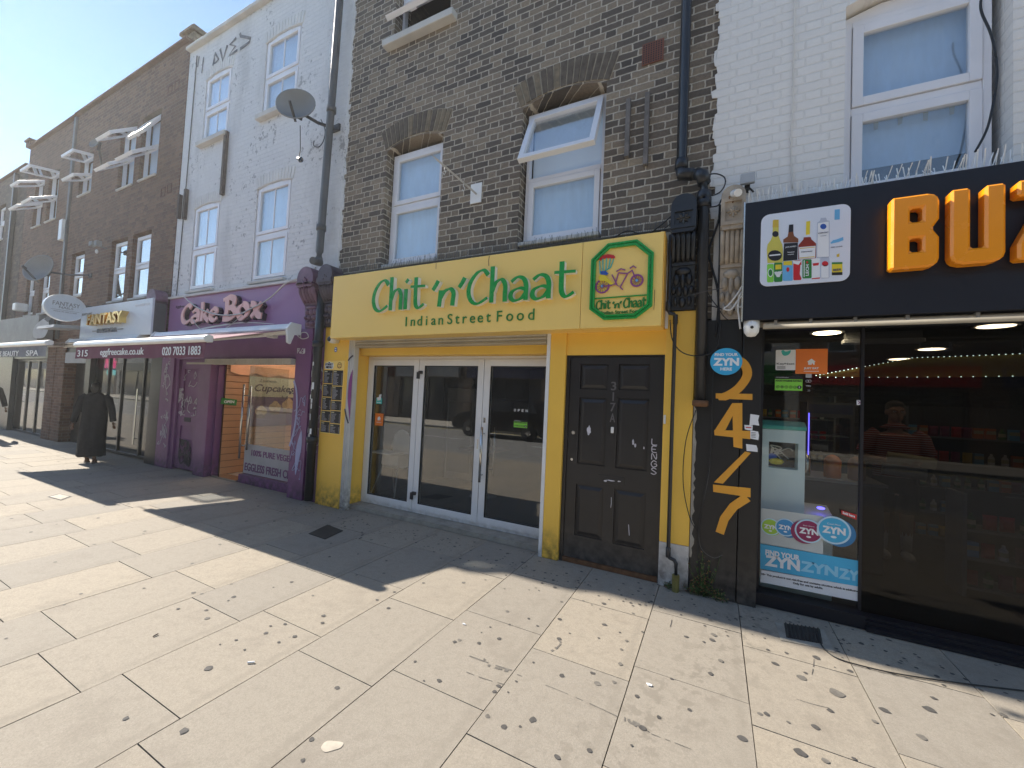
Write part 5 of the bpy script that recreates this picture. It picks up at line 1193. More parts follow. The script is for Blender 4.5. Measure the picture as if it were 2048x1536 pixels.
def letter_mesh(parts, name, par):
    bm = bmesh.new()
    for P in parts: bm.faces.new([bm.verts.new((p[0], 0, p[1])) for p in P])
    bmesh.ops.remove_doubles(bm, verts=bm.verts, dist=1e-4)
    bmesh.ops.recalc_face_normals(bm, faces=bm.faces)
    r = bmesh.ops.extrude_face_region(bm, geom=bm.faces[:]); vs = [v for v in r['geom'] if isinstance(v, bmesh.types.BMVert)]
    for v in vs: v.co.y = LY
    for v in bm.verts:
        if v not in set(vs): v.co.y = -.302
    me = bpy.data.meshes.new(name); bmesh.ops.recalc_face_normals(bm, faces=bm.faces); bm.to_mesh(me); bm.free(); me.materials.append(MAT['buzz_orange'])
    o = bpy.data.objects.new(name, me); COL.objects.link(o); setp(o, par)
    bv = o.modifiers.new('bevel', 'BEVEL'); bv.width = .013; bv.segments = 1; bv.limit_method = 'ANGLE'; bv.angle_limit = R(50); return o
def B_parts(x0, x1, z0, z1):
    w_ = x1 - x0; h = z1 - z0; zm = z0 + h * .52; xa, xb = x0 + w_ * .40, x0 + w_ * .66; c1, c2, c3, c4_ = z0 + h * .22, z0 + h * .41, z0 + h * .63, z0 + h * .82
    return ([(x0, z0), (xa, z0), (xa, c1), (xa, c2), (xa, c3), (xa, c4_), (xa, z1), (x0, z1)], [(xb, z0), (x1 - .055, z0), (x1 - .012, z0 + .015), (x1, z0 + .055), (x1, zm - .06), (x1 - .035, zm), (x1, zm + .06), (x1, z1 - .055), (x1 - .012, z1 - .015), (x1 - .055, z1), (xb, z1), (xb, c4_), (xb, c3), (xb, c2), (xb, c1)],
            [(xa, z0), (xb, z0), (xb, c1), (xa, c1)], [(xa, c2), (xb, c2), (xb, c3), (xa, c3)], [(xa, c4_), (xb, c4_), (xb, z1), (xa, z1)])
def U_parts(x0, x1, z0, z1):
    w_ = x1 - x0; h = z1 - z0; s_ = w_ * .37; zb = z0 + h * .20
    return ([(x0, z0 + .06), (x0 + .012, z0 + .018), (x0 + .06, z0), (x1 - .06, z0), (x1 - .012, z0 + .018), (x1, z0 + .06), (x1, zb), (x1 - s_, zb), (x0 + s_, zb), (x0, zb)], [(x0, zb), (x0 + s_, zb), (x0 + s_, z1), (x0, z1)], [(x1 - s_, zb), (x1, zb), (x1, z1), (x1 - s_, z1)])
def Z_parts(x0, x1, z0, z1):
    h = z1 - z0; q = h * .2; w_ = x1 - x0
    return ([(x0, z1), (x0, z1 - q), (x0 + w_ * .52, z1 - q), (x0, z0 + q), (x0, z0), (x1, z0), (x1, z0 + q), (x0 + w_ * .48, z0 + q), (x1, z1 - q), (x1, z1)],)
for f_, x0, x1 in ((B_parts, 1.030, 1.268), (U_parts, 1.320, 1.566), (Z_parts, 1.615, 1.85), (Z_parts, 1.895, 2.13)):
    letter_mesh(f_(x0, x1, 2.585, 3.075), 'letter', t)
# drinks picture on a pale rounded panel
PY = -.306
k = MB(); k.prism(rrect(.285, .832, 2.555, 3.115, .055, 6), PY - .006, -.3005, 0); pn = k.build('picture_panel', 'panel_white', t)
def PP(u, v): p = W(1480 + u / 6.982, 380 + v / 6.982, y=PY - .008); return (p.x, p.z)
def poly(mb, L, m, lay=0): mb.prism([PP(*p) for p in L], PY - .0075 - .0009 * lay, PY - .0062, m)
pm_ = ['wine_yellow', 'black_print', 'cognac', 'white_print', 'gold_print', 'blue_print', 'sky_print', 'green_print', 'red_print', 'yellow_print', 'brown_print', 'green_sticker', 'panel_grey']
b1 = MB(); poly(b1, [(455, 640), (460, 425), (475, 415), (540, 415), (540, 640), (560, 700), (590, 760), (600, 830), (598, 1010), (383, 1020), (375, 830), (385, 760), (430, 700)], 0); poly(b1, [(455, 520), (460, 425), (475, 415), (540, 415), (540, 520)], 4, 1)
poly(b1, [(450 + 45 + 45 * math.cos(a * .5236), 615 + 42 * math.sin(a * .5236)) for a in range(12)], 1, 1); poly(b1, [(488 + 98 * math.cos(a * .3927), 915 + 75 * math.sin(a * .3927)) for a in range(16)], 1, 1)
b1.build('bottle_picture', pm_, pn)
b1 = MB(); poly(b1, [(665, 650), (675, 600), (685, 490), (745, 480), (745, 590), (755, 640), (815, 680), (815, 730), (605, 735), (605, 690)], 10); poly(b1, [(680, 590), (685, 485), (745, 480), (745, 580)], 1, 1); poly(b1, [(615, 745), (808, 735), (800, 975), (603, 990)], 1, 1)
b1.build('bottle_picture', pm_, pn)
b1 = MB(); poly(b1, [(920, 625), (925, 440), (980, 430), (975, 620)], 9); poly(b1, [(885, 690), (890, 660), (985, 655), (1000, 690), (1062, 745), (1062, 950), (815, 970), (815, 770)], 2); poly(b1, [(820, 800), (1055, 780), (1050, 945), (828, 965)], 3, 1); poly(b1, [(832, 812), (1045, 793), (1042, 802), (834, 822)], 4, 2); poly(b1, [(836, 945), (1040, 925), (1040, 935), (836, 956)], 4, 2)
b1.build('bottle_picture', pm_, pn)
b1 = MB(); poly(b1, [(1115, 430), (1130, 390), (1200, 385), (1215, 425), (1250, 430), (1252, 920), (1240, 945), (1075, 950), (1063, 920), (1080, 455)], 12); poly(b1, [(1088, 465), (1240, 440), (1242, 930), (1076, 935)], 3, 1); poly(b1, [(1163 + 44 * math.cos(a * .5236), 510 + 38 * math.sin(a * .5236)) for a in range(12)], 5, 2)
b1.build('bottle_picture', pm_, pn)
b1 = MB(); poly(b1, [(1320, 415), (1323, 275), (1395, 265), (1393, 410)], 6); poly(b1, [(1265, 735), (1300, 700), (1350, 690), (1440, 655), (1445, 700), (1380, 725), (1270, 750)], 6); poly(b1, [(1350, 900), (1390, 885), (1388, 930), (1352, 935)], 4)
b1.build('bottle_picture', pm_, pn)
cans = [((378, 1035, 470, 1290), 11), ((475, 1015, 592, 1285), 7), ((597, 990, 738, 1270), 6), ((745, 985, 858, 1260), 8), ((872, 970, 1000, 1235), 7), ((1003, 955, 1115, 1245), 3), ((1122, 945, 1250, 1235), 12), ((1283, 1010, 1430, 1190), 9)]
for i, ((u0, v0, u1, v1), m_) in enumerate(cans):
    b1 = MB(); s = 12; poly(b1, [(u0, v0 + s), (u0 + s, v0), (u1 - s, v0 - 4), (u1, v0 + s - 4), (u1, v1 - s - 4), (u1 - s, v1 - 4), (u0 + s, v1), (u0, v1 - s)], m_)
    if i == 2: poly(b1, [(u0 + 10, v0 + 5), (u1 - 10, v0), (u1 - 8, v0 + 60), (u0 + 8, v0 + 60)], 9, 1); poly(b1, [(668 + 22 * math.cos(a * .5236), 1110 + 32 * math.sin(a * .5236)) for a in range(12)], 8, 2)
    if i == 1: poly(b1, [(u0 + 20, v0 + 30), (u1 - 15, v0 + 25), (u1 - 15, v0 + 90), (u0 + 20, v0 + 95)], 9, 1); poly(b1, [(u0, 1150), (u1, 1130), (u1 - 40, 1215), (u0 + 40, 1215)], 3, 1)
    if i == 3: poly(b1, [(u0, v0 + 5), (u1, v0 + 5), (u1 - 40, v0 + 60), (u0, v0 + 40)], 3, 1); poly(b1, [(u0 + 100, v0 + 60), (u1, v0 + 60), (u1, v1 - 30), (u0 + 90, v0 + 190)], 3, 1)
    if i == 4: poly(b1, [(u0 + 18, v0 + 15), (u0 + 30, v0 + 10), (u0 + 30, v1 - 20), (u0 + 18, v1 - 20)], 3, 1); poly(b1, [(938 + 16 * math.cos(a * .785), 1010 + 16 * math.sin(a * .785)) for a in range(8)], 8, 1)
    if i == 5: poly(b1, [(u0 + 10, v0 + 70), (u1 - 10, v0 + 60), (u1 - 20, v0 + 95), (u0 + 20, v0 + 105)], 8, 1); poly(b1, [(u0, v1 - 12), (u1, v1 - 25), (u1, v1 - 8), (u0, v1)], 8, 1)
    if i == 6: poly(b1, [(1188 + 45 * math.cos(a * .5236), 1030 + 38 * math.sin(a * .5236)) for a in range(12)], 8, 1); poly(b1, [(u0 + 12, v0 + 110), (u1 - 12, v0 + 105), (u1 - 12, v1 - 12), (u0 + 12, v1 - 10)], 3, 1)
    if i == 7: poly(b1, [(u0, v0), (u1, v0 - 4), (u1, v0 + 22), (u0, v0 + 26)], 7, 1); poly(b1, [(u0, v1 - 40), (u1, v1 - 44), (u1, v1 - 4), (u0, v1)], 1, 1)
    if i == 0: poly(b1, [(425 + 38 * math.cos(a * .5236), 1155 + 60 * math.sin(a * .5236)) for a in range(12)], 3, 1); poly(b1, [(425 + 28 * math.cos(a * .5236), 1155 + 48 * math.sin(a * .5236)) for a in range(12)], 7, 2)
    b1.build('can_picture', pm_, pn)
def ptext(mb, st, u0, u1, v0, v1, m, rot=False):
    a = PP(u0, v1); b = PP(u1, v0)
    if rot:
        q = MB(lambda x, y, z: (a[0] + (b[0] - a[0]) * (1 - z), y, a[1] + (b[1] - a[1]) * x)); q.text(st, 0, 1, 0, 1, PY - .0105, .001, 0, bold=.03); mb.add(q.v, q.f, m)
    else: mb.text(st, a[0], b[0], a[1], b[1], PY - .0105, .001, m, bold=.02)
k = MB(); ptext(k, "JACK DANIEL'S", 632, 785, 775, 815, 0); ptext(k, 'Tennessee', 660, 760, 855, 880, 0); ptext(k, 'WHISKEY', 665, 755, 890, 910, 0); ptext(k, 'LECH', 915, 962, 1040, 1200, 0, rot=True); ptext(k, 'ZUBR', 482, 588, 1135, 1180, 0); k.box(*[PP(410, 905)[0], PP(565, 905)[0]], PY - .0105, PY - .0095, PP(410, 925)[1], PP(410, 908)[1], 0); k.build('label_print', 'white_print', pn)
k = MB(); ptext(k, 'CIROC', 1090, 1235, 580, 615, 0); ptext(k, 'VODKA', 1115, 1205, 632, 650, 0); ptext(k, 'Hennessy', 858, 1012, 842, 880, 0); ptext(k, 'GREY GOOSE', 1268, 1430, 780, 810, 0); ptext(k, 'BEER', 1300, 1415, 1095, 1135, 0); k.build('label_print', 'label_ink', pn)
# ================================================================ pipes, cables, boxes and cameras on the walls
t = thing('downpipe', (-5.13, -.05, 0), 'long grey drainpipe running down the white wall to the pavement', 'drainpipe')
px = [W(350 + u / 2.742, v / 2.742, y=-.05) for u, v in ((905, 0), (845, 760), (785, 1400))]
top = Vector((-5.06, -.05, 8.3))
downpipe(t, [(-5.07, -.06, 8.3), (-5.10, -.06, 6.5), (-5.17, -.06, 3.60), (-5.17, -.06, 3.50), (-5.10, -.10, 3.42), (-5.06, -.24, 3.40)], .052, 'pipe_grey', 'pipe', [(-5.075, -.06, 7.6), (-5.11, -.06, 5.7), (-5.165, -.06, 3.95)])
downpipe(t, [(-5.03, -.08, 3.0), (-5.04, -.08, 2.3), (-5.06, -.06, .05)], .058, 'pipe_black', 'lower_pipe', [(-5.045, -.08, 2.25), (-5.055, -.07, .9)])
k = MB(); rr = random.Random(31)
for i in range(26):
    z = rr.uniform(.75, 2.15); a = rr.uniform(-.9, .6); h = rr.uniform(.02, .05); wd = rr.uniform(.25, .5)
    cx, cy = -5.05, -.075; P = [(cx + .0605 * math.sin(a + wd * (q / 3 - .5)), cy - .0605 * math.cos(a + wd * (q / 3 - .5))) for q in range(4)]
    k.add([(x, y, z + h * 1.0) for x, y in P] + [(x, y, z - h) for x, y in P], [(0, 1, 5, 4), (1, 2, 6, 5), (2, 3, 7, 6)], i % 3)
k.build('sticker_layer', ['white_print', 'graffiti_white', 'grey_pale'], t)
t = thing('downpipe', (-.2, -.05, 1.6), 'thick black cast iron drainpipe with an offset joint between the brick and cream walls', 'drainpipe')
downpipe(t, [(-.330, -.02, 9), (-.330, -.02, 6.0), (-.33, -.02, 3.78), (-.325, -.03, 3.73), (-.17, -.06, 3.67), (-.135, -.07, 3.62), (-.135, -.07, 3.5), (-.115, -.07, 1.62)], .046, 'pipe_black', 'pipe', [(-.33, -.02, 3.82), (-.134, -.07, 3.46), (-.13, -.07, 3.40), (-.33, -.02, 5.9)])
k = MB(); k.tube([(-.33, -.02, 3.78), (-.325, -.03, 3.72), (-.23, -.045, 3.695)], .055, 12); k.tube([(-.2, -.05, 3.69), (-.15, -.065, 3.66), (-.135, -.07, 3.58)], .056, 12); k.build('elbow', 'pipe_black', t, smooth=True)
k = MB(); k.lathe([(.05, 0), (.064, .01), (.064, .05), (.05, .055)], (-.115, -.07, 1.61), 14); k.build('collar', 'rust', t, smooth=True)
t = thing('downpipe', (-.35, -.05, 0), 'thin black waste pipe down the yellow pier with a kink near the ground', 'drainpipe')
downpipe(t, [(-.398, -.26 + .18, 3.15), (-.398, -.08, 2.46), (-.385, -.08, 2.435), (-.352, -.07, 2.43), (-.338, -.06, 2.41), (-.336, -.05, .30), (-.325, -.05, .275), (-.285, -.05, .262), (-.27, -.05, .235), (-.268, -.05, .10)], .0165, 'pipe_black', 'pipe', [(-.398, -.08, 2.50), (-.337, -.055, 2.38), (-.336, -.05, .32)])
k = MB(); k.tube([(-.268, -.05, .14), (-.268, -.05, -.01)], .030, 10); k.build('clay_outlet', 'mossy', t)
t = thing('wall_sign_bracket', (-2.61, .07, 4.04), 'white square plate with a slanting flag pole and hooks between the two brick windows', 'flag bracket')
k = MB(); k.box(-2.69, -2.535, .066, .078, 3.915, 4.155); k.build('plate', 'plastic_white', t, bevel=.002)
e = W(700 + 415 / 2.56, 790 / 2.56, y=-.55); s_ = Vector((-2.60, .06, 4.02)); e = Vector((e.x, -.55, e.z)); d = e - s_
k = MB(); k.tube([s_, s_ + d * .88], .014, 4); k.tube([s_ + d * .88, e], [.012, .002], 4); k.build('pole', 'dirty_pole', t)
k = MB()
for q in (.30, .72):
    p = s_ + d * q; k.tube([p, p + Vector((0, 0, -.04)), p + Vector((.02, 0, -.07)), p + Vector((0, 0, -.10)), p + Vector((-.015, 0, -.075))], .005, 5)
k.build('hook', 'cable_white', t)
for i, (x, z0, z1, l) in enumerate(((-.845, 4.05, 4.64, 'shorter weathered timber batten on the brick wall'), (-.663, 3.93, 4.65, 'longer grey timber batten on the brick wall'))):
    o = MB().box(x - .022, x + .022, .03, .078, z0, z1).build('wall_batten', 'grey_wood', bevel=.003); tag(o, l, 'timber batten')
for i, (x, z0, z1, l) in enumerate(((-8.02, 5.03, 6.20, 'long brown batten below the left upper sill on the white wall'), (-9.50, 4.84, 5.31, 'left short brown batten at the edge of the white wall'), (-9.28, 4.79, 5.38, 'right short brown batten at the edge of the white wall'))):
    o = MB().box(x - .035, x + .035, .0, .058, z0, z1).build('wall_batten', 'brown_wood', bevel=.003); tag(o, l, 'timber batten')
tag(MB().tube([(-9.33, .05, 8.1), (-9.36, .05, 5.5), (-9.40, .05, 3.3)], .009, 5).build('cable', 'pipe_grey'), 'thin grey cable running down the left side of the white wall', 'cable')
def dish(x, y, z, r, lab, face=(-.5, -1, .35), col='dish_grey', arm_to=None, lnb=None):
    t = thing('satellite_dish', (x, y, z), lab, 'satellite dish')
    f = Vector(face).normalized(); u = f.cross(Vector((0, 0, 1))).normalized(); v = u.cross(f); n = 28; vs = []; fs = []
    for k_, (q, dp) in enumerate(((0, 0), (.35, .02), (.7, .07), (.93, .125), (1, .14))):
        for j in range(n):
            a = 6.2832 * j / n; p = Vector((x, y, z)) + u * (r * q * math.cos(a)) + v * (r * .86 * q * math.sin(a)) + f * (dp * r * 1.4 / .5); vs.append(p)
    for i in range(4):
        for j in range(n): fs.append((i * n + j, i * n + (j + 1) % n, (i + 1) * n + (j + 1) % n, (i + 1) * n + j))
    k = MB(); k.add(vs, fs); o = k.build('reflector', col, t, smooth=True, weld=True); sd = o.modifiers.new('thick', 'SOLIDIFY'); sd.thickness = .012
    if lnb is not False:
        p0 = Vector((x, y, z)) - v * r * .84 + f * .05; p1 = Vector((x, y, z)) + f * r * .95 - v * r * .35; k = MB(); k.tube([p0, p1], .018, 6); k.build('feed_arm', 'dish_dark', t)
        if lnb: k = MB(); k.tube([p1 - f * .03, p1 + f * .05 + v * .03], .03, 8); k.build('receiver', 'dish_dark', t)
    k = MB(); b = Vector((x, y, z)) - f * .05; a_ = Vector(arm_to); k.tube([b, (b + a_) / 2 + Vector((0, 0, -.03)), a_], .022, 6); k.tube([b + Vector((0, 0, -.1)), b + Vector((.05, .0, .1))], .03, 6); k.box(a_.x - .04, a_.x + .12, .03, .058, a_.z - .06, a_.z + .04); k.build('bracket', 'dish_dark', t)
    return t
d1 = W(350 + 680 / 2.742, 602 / 2.742, y=-.42)
dish(d1.x, d1.y, d1.z, .27, 'round grey satellite dish on the white painted wall', face=(.5, -.85, .10), arm_to=(-5.16, .05, 5.50), lnb=None)
p1 = W(350 + 690 / 2.742, 875 / 2.742, y=-.35); k = MB(); k.tube([(d1.x + .02, d1.y + .02, d1.z - .22), (d1.x + .0, -.36, d1.z - .55), (p1.x - .05, -.35, p1.z + .05)], .006, 5)
tag(k.build('cable', 'cable_black'), 'thin black lead hanging from the round dish on the white wall', 'cable')
k = MB(); k.tube([(p1.x - .07, -.35, p1.z + .03), (p1.x + .03, -.37, p1.z - .02)], [.022, .035], 8); k.lathe([(.03, 0), (.042, .01), (.03, .03)], (p1.x + .035, -.39, p1.z - .025), 10, axis='y'); tag(k.build('dish_receiver', 'dish_dark'), 'loose receiver head dangling below the round dish', 'dish receiver')
k = MB(); P = smooth_pts([W(350 + u / 2.742, v / 2.742, y=.03) for u, v in ((800, 655), (822, 710), (815, 770), (790, 805), (762, 800), (762, 772))], 5); k.tube(P, .007, 5); tag(k.build('cable', 'cable_black'), 'hooked black cable end beside the drainpipe below the round dish', 'cable')
d2 = W(92, 542, y=-.45); dish(d2.x, d2.y, d2.z, .40, 'wide grey satellite dish in front of the brown house windows', face=(.35, -.9, .2), arm_to=(d2.x + .9, .03, d2.z - .05), lnb=True)
d3 = W(193, 290, y=-.2); dish(d3.x, d3.y, d3.z, .13, 'tiny satellite dish high on the brown wall', face=(.3, -1, .2), arm_to=(d3.x - .35, .03, d3.z - .3), lnb=False)
d4 = W(187, 488, y=-.2)
t = thing('security_lamp', (d4.x, -.1, d4.z), 'small twin floodlight on the brown wall below the tiny dish', 'wall lamp')
k = MB(); k.box(d4.x - .22, d4.x - .06, -.22, -.12, d4.z - .02, d4.z + .08); k.box(d4.x + .02, d4.x + .14, -.2, -.1, d4.z - .04, d4.z + .08); k.tube([(d4.x, -.15, d4.z), (d4.x, .03, d4.z - .03)], .015, 6); k.build('lamp_head', 'dish_grey', t, bevel=.01)
k = MB(); k.ell((d4.x + .04, -.15, d4.z - .16), (.03, .03, .05), 8); k.build('sensor', 'plastic_white', t)
a = W(126, 460, y=.0); o = MB().box(a.x - .10, a.x + .12, -.06, .048, a.z - .28, a.z + .26).build('alarm_box', 'plastic_white', bevel=.01); tag(o, 'pale upright alarm box on the brown wall', 'alarm box')
a = W(38, 615, y=-.1)
o = MB().box(a.x - .14, a.x + .14, -.2, .048, a.z - .10, a.z + .12).build('wall_box', 'plastic_white', bevel=.03); tag(o, 'white junction box on the brown wall above the grey sign', 'wall box')
k = MB(); P = smooth_pts([W(u / 4.8, 240 + v / 4.8, y=-.1) for u, v in ((178, 580), (180, 605), (200, 622))], 4); k.tube(P, .02, 5); tag(k.build('wall_hook', 'dirty_pole'), 'pale curved hook high on the darkest brick wall', 'wall hook')
# CCTV, lamps and junction boxes around the black console
t = thing('security_camera', (-4.8, -.1, 2.28), 'white dome security camera on the yellow pier above the menu', 'camera')
c_ = W(664, 679, y=-.1); k = MB(); k.lathe([(.0, -.05), (.035, -.045), (.052, -.01), (.052, .02), (.045, .09)], (c_.x, -.1, c_.z), 14, axis='y'); k.build('housing', 'plastic_white', t, smooth=True)
k = MB(); k.lathe([(.0, -.012), (.025, -.009), (.034, .004)], (c_.x, -.150, c_.z), 14, axis='y'); k.build('lens', 'screen_dark', t, smooth=True)
c_ = W(1473, 388, y=-.2)
t = thing('security_lamp', (c_.x, -.1, c_.z), 'white cylindrical spotlight on the rusty bracket above the stone console', 'wall lamp')
k = MB(); k.tube([(c_.x - .02, -.13, c_.z + .04), (c_.x + .01, -.26, c_.z - .02)], .030, 12); k.build('housing', 'plastic_white', t)
k = MB(); k.tube([(c_.x - .02, -.16, c_.z - .02), (c_.x - .03, -.12, c_.z - .07), (c_.x - .02, -.10, c_.z - .10)], .008, 5); k.tube([(c_.x - .05, -.10, c_.z - .05), (c_.x - .05, -.18, c_.z)], .006, 4); k.tube([(c_.x - .03, -.12, c_.z - .07), (c_.x - .02, -.0, c_.z - .10)], .008, 5); k.build('bracket', 'rust', t)
a = W(1495, 360, y=-.03)
t = thing('floodlight', (a.x, 0, a.z), 'grey square floodlight fixed to the cream wall', 'floodlight')
k = MB(); k.box(a.x - .055, a.x + .055, -.07, -.03, a.z - .045, a.z + .045); k.build('head', 'grey_pale', t, bevel=.008)
k = MB(); k.box(a.x - .02, a.x + .02, -.03, .058, a.z - .07, a.z - .03); k.tube([(a.x + .01, -.02, a.z - .06), (a.x + .05, .0, a.z - .1)], .008, 5); k.build('bracket', 'cable_black', t)
c_ = W(1503, 655, y=-.25)
t = thing('security_camera', (c_.x, -.2, c_.z), 'white dome camera hanging under the left end of the black sign', 'camera')
k = MB(); k.lathe([(.0, -.055), (.03, -.048), (.05, -.02), (.056, .02), (.056, .075), (.03, .078)], (c_.x, -.24, c_.z - .02), 16); k.build('housing', 'plastic_white', t, smooth=True)
k = MB(); k.tube([(c_.x, -.295, c_.z - .005), (c_.x, -.30, c_.z - .007)], .012, 8); k.build('lens', 'screen_dark', t)
o = MB().box(-.415, -.395, -.012, .0, 1.44, 1.52).build('door_bell', 'plastic_white', bevel=.004); tag(o, 'white doorbell on the yellow pier beside the black door', 'doorbell')
o = MB().box(-.897, -.868, .028, .044, 1.315, 1.375).build('door_viewer', 'plastic_white', bevel=.006); tag(o, 'small white rounded knocker plate below the door number', 'door plate')
# tube light under the black sign
t = thing('tube_light', (1.4, -.2, 2.28), 'long dusty cream fluorescent fitting under the black sign', 'strip light')
k = MB(); k.tube([(.32, -.23, 2.265), (5.5, -.23, 2.265)], .028, 10); k.build('tube', 'dirty_cream', t, smooth=True)
k = MB(); k.box(.22, 5.5, -.20, -.10, 2.262, 2.298); k.build('housing', 'dirty_cream', t)
k = MB()
for x in (.40, .62, .88, 1.16, 1.5, 1.9, 2.4): k.box(x - .01, x + .01, -.258, -.20, 2.265, 2.299)
k.build('clip', 'grey_sign', t)
k = MB(); k.tube([(.22, -.15, 2.235), (.32, -.2, 2.25)], .008, 5); k.build('lead', 'cable_black', t)
# spikes above the black sign
spikes('bird_spikes', .20, 1.0, -.20, 3.237, .12, 70, 8, 'dense steel bird spikes above the left of the black sign', 'steel_glint', .5)
spikes('bird_spikes', 1.0, 5.5, -.20, 3.237, .13, 260, 9, 'sparser steel bird spikes above the right of the black sign', 'steel_glint', .6)
# cables
def cable(label, pts, r, m='cable_black', y=None, name='cable', n=6):
    P = smooth_pts(pts, n); k = MB(); k.tube(P, r, 5); tag(k.build(name, m, smooth=True), label, 'cable')
def cz(L, y, f=(1320, 330, 4.39)): return [tuple(W(f[0] + u / f[2], f[1] + v / f[2], y=y)) for u, v in L]
cable('black cable looping from the drainpipe elbow across the cream wall', cz([(390, 120), (430, 85), (500, 78), (565, 110), (570, 170), (530, 235), (470, 265), (430, 270)], -.03), .006)
cable('black cable bundle hanging down between the two consoles', cz([(525, 350), (515, 480), (470, 620), (430, 760), (455, 900), (500, 1060), (515, 1230), (520, 1500)], -.02), .010)
cable('second black cable bundle beside the stone console', cz([(530, 420), (528, 700), (520, 1000), (515, 1230), (490, 1500)], -.015), .012)
cable('tangled black cable across the middle of the cream strip', cz([(360, 1280), (430, 1240), (500, 1250), (560, 1270), (640, 1275), (720, 1230)], -.04), .005)
cable('black cable sagging behind the black console', cz([(310, 355), (370, 372), (440, 370), (510, 355), (540, 300)], -.10), .006)
cable('curling black cable low between the consoles', cz([(400, 900), (400, 1060), (440, 1160), (500, 1240), (560, 1330), (640, 1390)], -.06), .004)
cable('pale cable loop hanging off the edge of the black sign', cz([(745, 1020), (680, 1130), (600, 1230), (560, 1260), (620, 1270), (700, 1170), (735, 1165), (725, 1230), (690, 1250)], -.24), .007, 'cable_white')
cable('pale cable end hanging below the black sign edge', cz([(740, 1090), (700, 1150), (685, 1250), (695, 1350), (705, 1440)], -.24), .007, 'cable_white')
cable('thin grey wire spanning from the black console to the stone one', cz([(285, 1140), (420, 1105), (560, 1080)], -.18), .003, 'pipe_grey')
def cf(L, y): return [tuple(W(u, v, y=y)) for u, v in L]
cable('black cable drooping over the yellow pier and drainpipe', cf([(1340, 640), (1345, 680), (1365, 705), (1400, 712), (1430, 700), (1440, 670), (1442, 640)], -.12), .005)
cable('thin black cable hanging down the black pier to the weeds', cf([(1440, 640), (1425, 760), (1422, 900), (1400, 1040), (1396, 1100), (1402, 1150), (1425, 1170)], -.05), .005)
cable('thin grey cable falling beside the drainpipe to the weeds', cf([(1424, 800), (1420, 930), (1402, 1030), (1400, 1090), (1425, 1115), (1445, 1110)], -.04), .0022, 'pipe_grey')
cable('curved black wire lying on the yellow pier edge', cf([(1392, 820), (1372, 880), (1366, 960), (1378, 1030), (1398, 1070)], -.03), .004)
cable('thin painted cable down the cream wall', [(.518, .052, 9), (.518, .052, 5.0), (.520, .052, 4.2), (.512, .052, 3.9), (.53, .052, 3.46)], .006, 'v_cream')
cable('black cable hanging past the right side of the cream house window', [tuple(W(1400 + u / 3.16, v / 3.16, y=.0)) for u, v in ((1775, 0), (1780, 80), (1840, 220), (1875, 400), (1870, 560), (1820, 800), (1740, 960))], .008)
cable('tangle of black wires on top of the yellow sign near the console', cf([(1225, 478), (1255, 462), (1290, 470), (1320, 452), (1345, 430)], .0), .006)
cable('thin wire strung from the yellow sign to the console top', cf([(1190, 492), (1250, 476), (1320, 462), (1352, 435)], .02), .004)
cable('thick grey cable drooping across the purple fascia', [tuple(W(300 + u / 2.955, 500 + v / 2.955, y=-.10)) for u, v in ((200, 275), (280, 340), (400, 382), (520, 380), (600, 345), (700, 290), (800, 200), (880, 165), (980, 105))], .012, 'cable_white')
cable('thin wire hanging below the pink letters', [tuple(W(300 + u / 2.955, 500 + v / 2.955, y=-.09)) for u, v in ((255, 410), (290, 460), (370, 485), (450, 460), (540, 390))], .006, 'cable_white')
cable('small looped wire at the right end of the plum awning', [tuple(W(300 + u / 2.955, 500 + v / 2.955, y=-.06)) for u, v in ((840, 480), (870, 505), (900, 525), (935, 515), (925, 490), (895, 490), (890, 520))], .007, 'cable_white')
# black hose trailing from the floor grate
cable('thin black cable trailing along the paving from the floor grate', [tuple(W(1250 + u / 2.566, 1100 + v / 2.566, z=.007)) for u, v in ((985, 425), (1000, 470), (1030, 515), (1090, 555), (1200, 590), (1400, 635), (1700, 680), (2048, 722))], .0042, n=8)
# ================================================================ signs, stickers and posters
def flat_sign(name, label, cat, x0, x1, z0, z1, y, m, th=.004, group=None):
    o = MB().box(x0, x1, y - th, y, z0, z1).build(name, m); tag(o, label, cat, group); return o
t = thing('menu_board', (-4.77, -.01, 1.0), 'yellow street menu board with black panels on the left yellow pier', 'menu board')
MB().box(-4.975, -4.565, -.014, -.0045, 1.0, 2.02).build('board', 'yellow_sign', t)
k = MB(); kl = MB(); ky = MB(); rr = random.Random(2)
cols = ((-4.962, -4.785, [1.885, 1.69, 1.50, 1.31, 1.16, 1.0]), (-4.775, -4.58, [1.885, 1.66, 1.46, 1.32, 1.14, 1.0]))
for x0, x1, zs in cols:
    for i in range(len(zs) - 1):
        b, a = zs[i + 1] + .012, zs[i]; k.box(x0, x1, -.017, -.0145, b, a); ky.box(x0 + .012, x0 + .07, -.0185, -.0172, a - .026, a - .012)
        z = a - .04
        while z > b + .012:
            kl.box(x0 + .01, x0 + rr.uniform(.06, .12), -.0185, -.0172, z - .004, z); kl.box(x1 - .022, x1 - .008, -.0185, -.0172, z - .004, z); z -= .014
k.build('panel', 'black_print', t); kl.build('price_lines', 'graffiti_white', t); ky.build('heading', 'poster_cream', t)
k = MB(); k.prism([(-4.955, 1.93), (-4.94, 1.905), (-4.79, 1.905), (-4.775, 1.95), (-4.79, 1.99), (-4.84, 1.995), (-4.86, 2.01), (-4.90, 1.995), (-4.95, 1.985)], -.0165, -.0145); k.build('title_cloud', 'white_print', t)
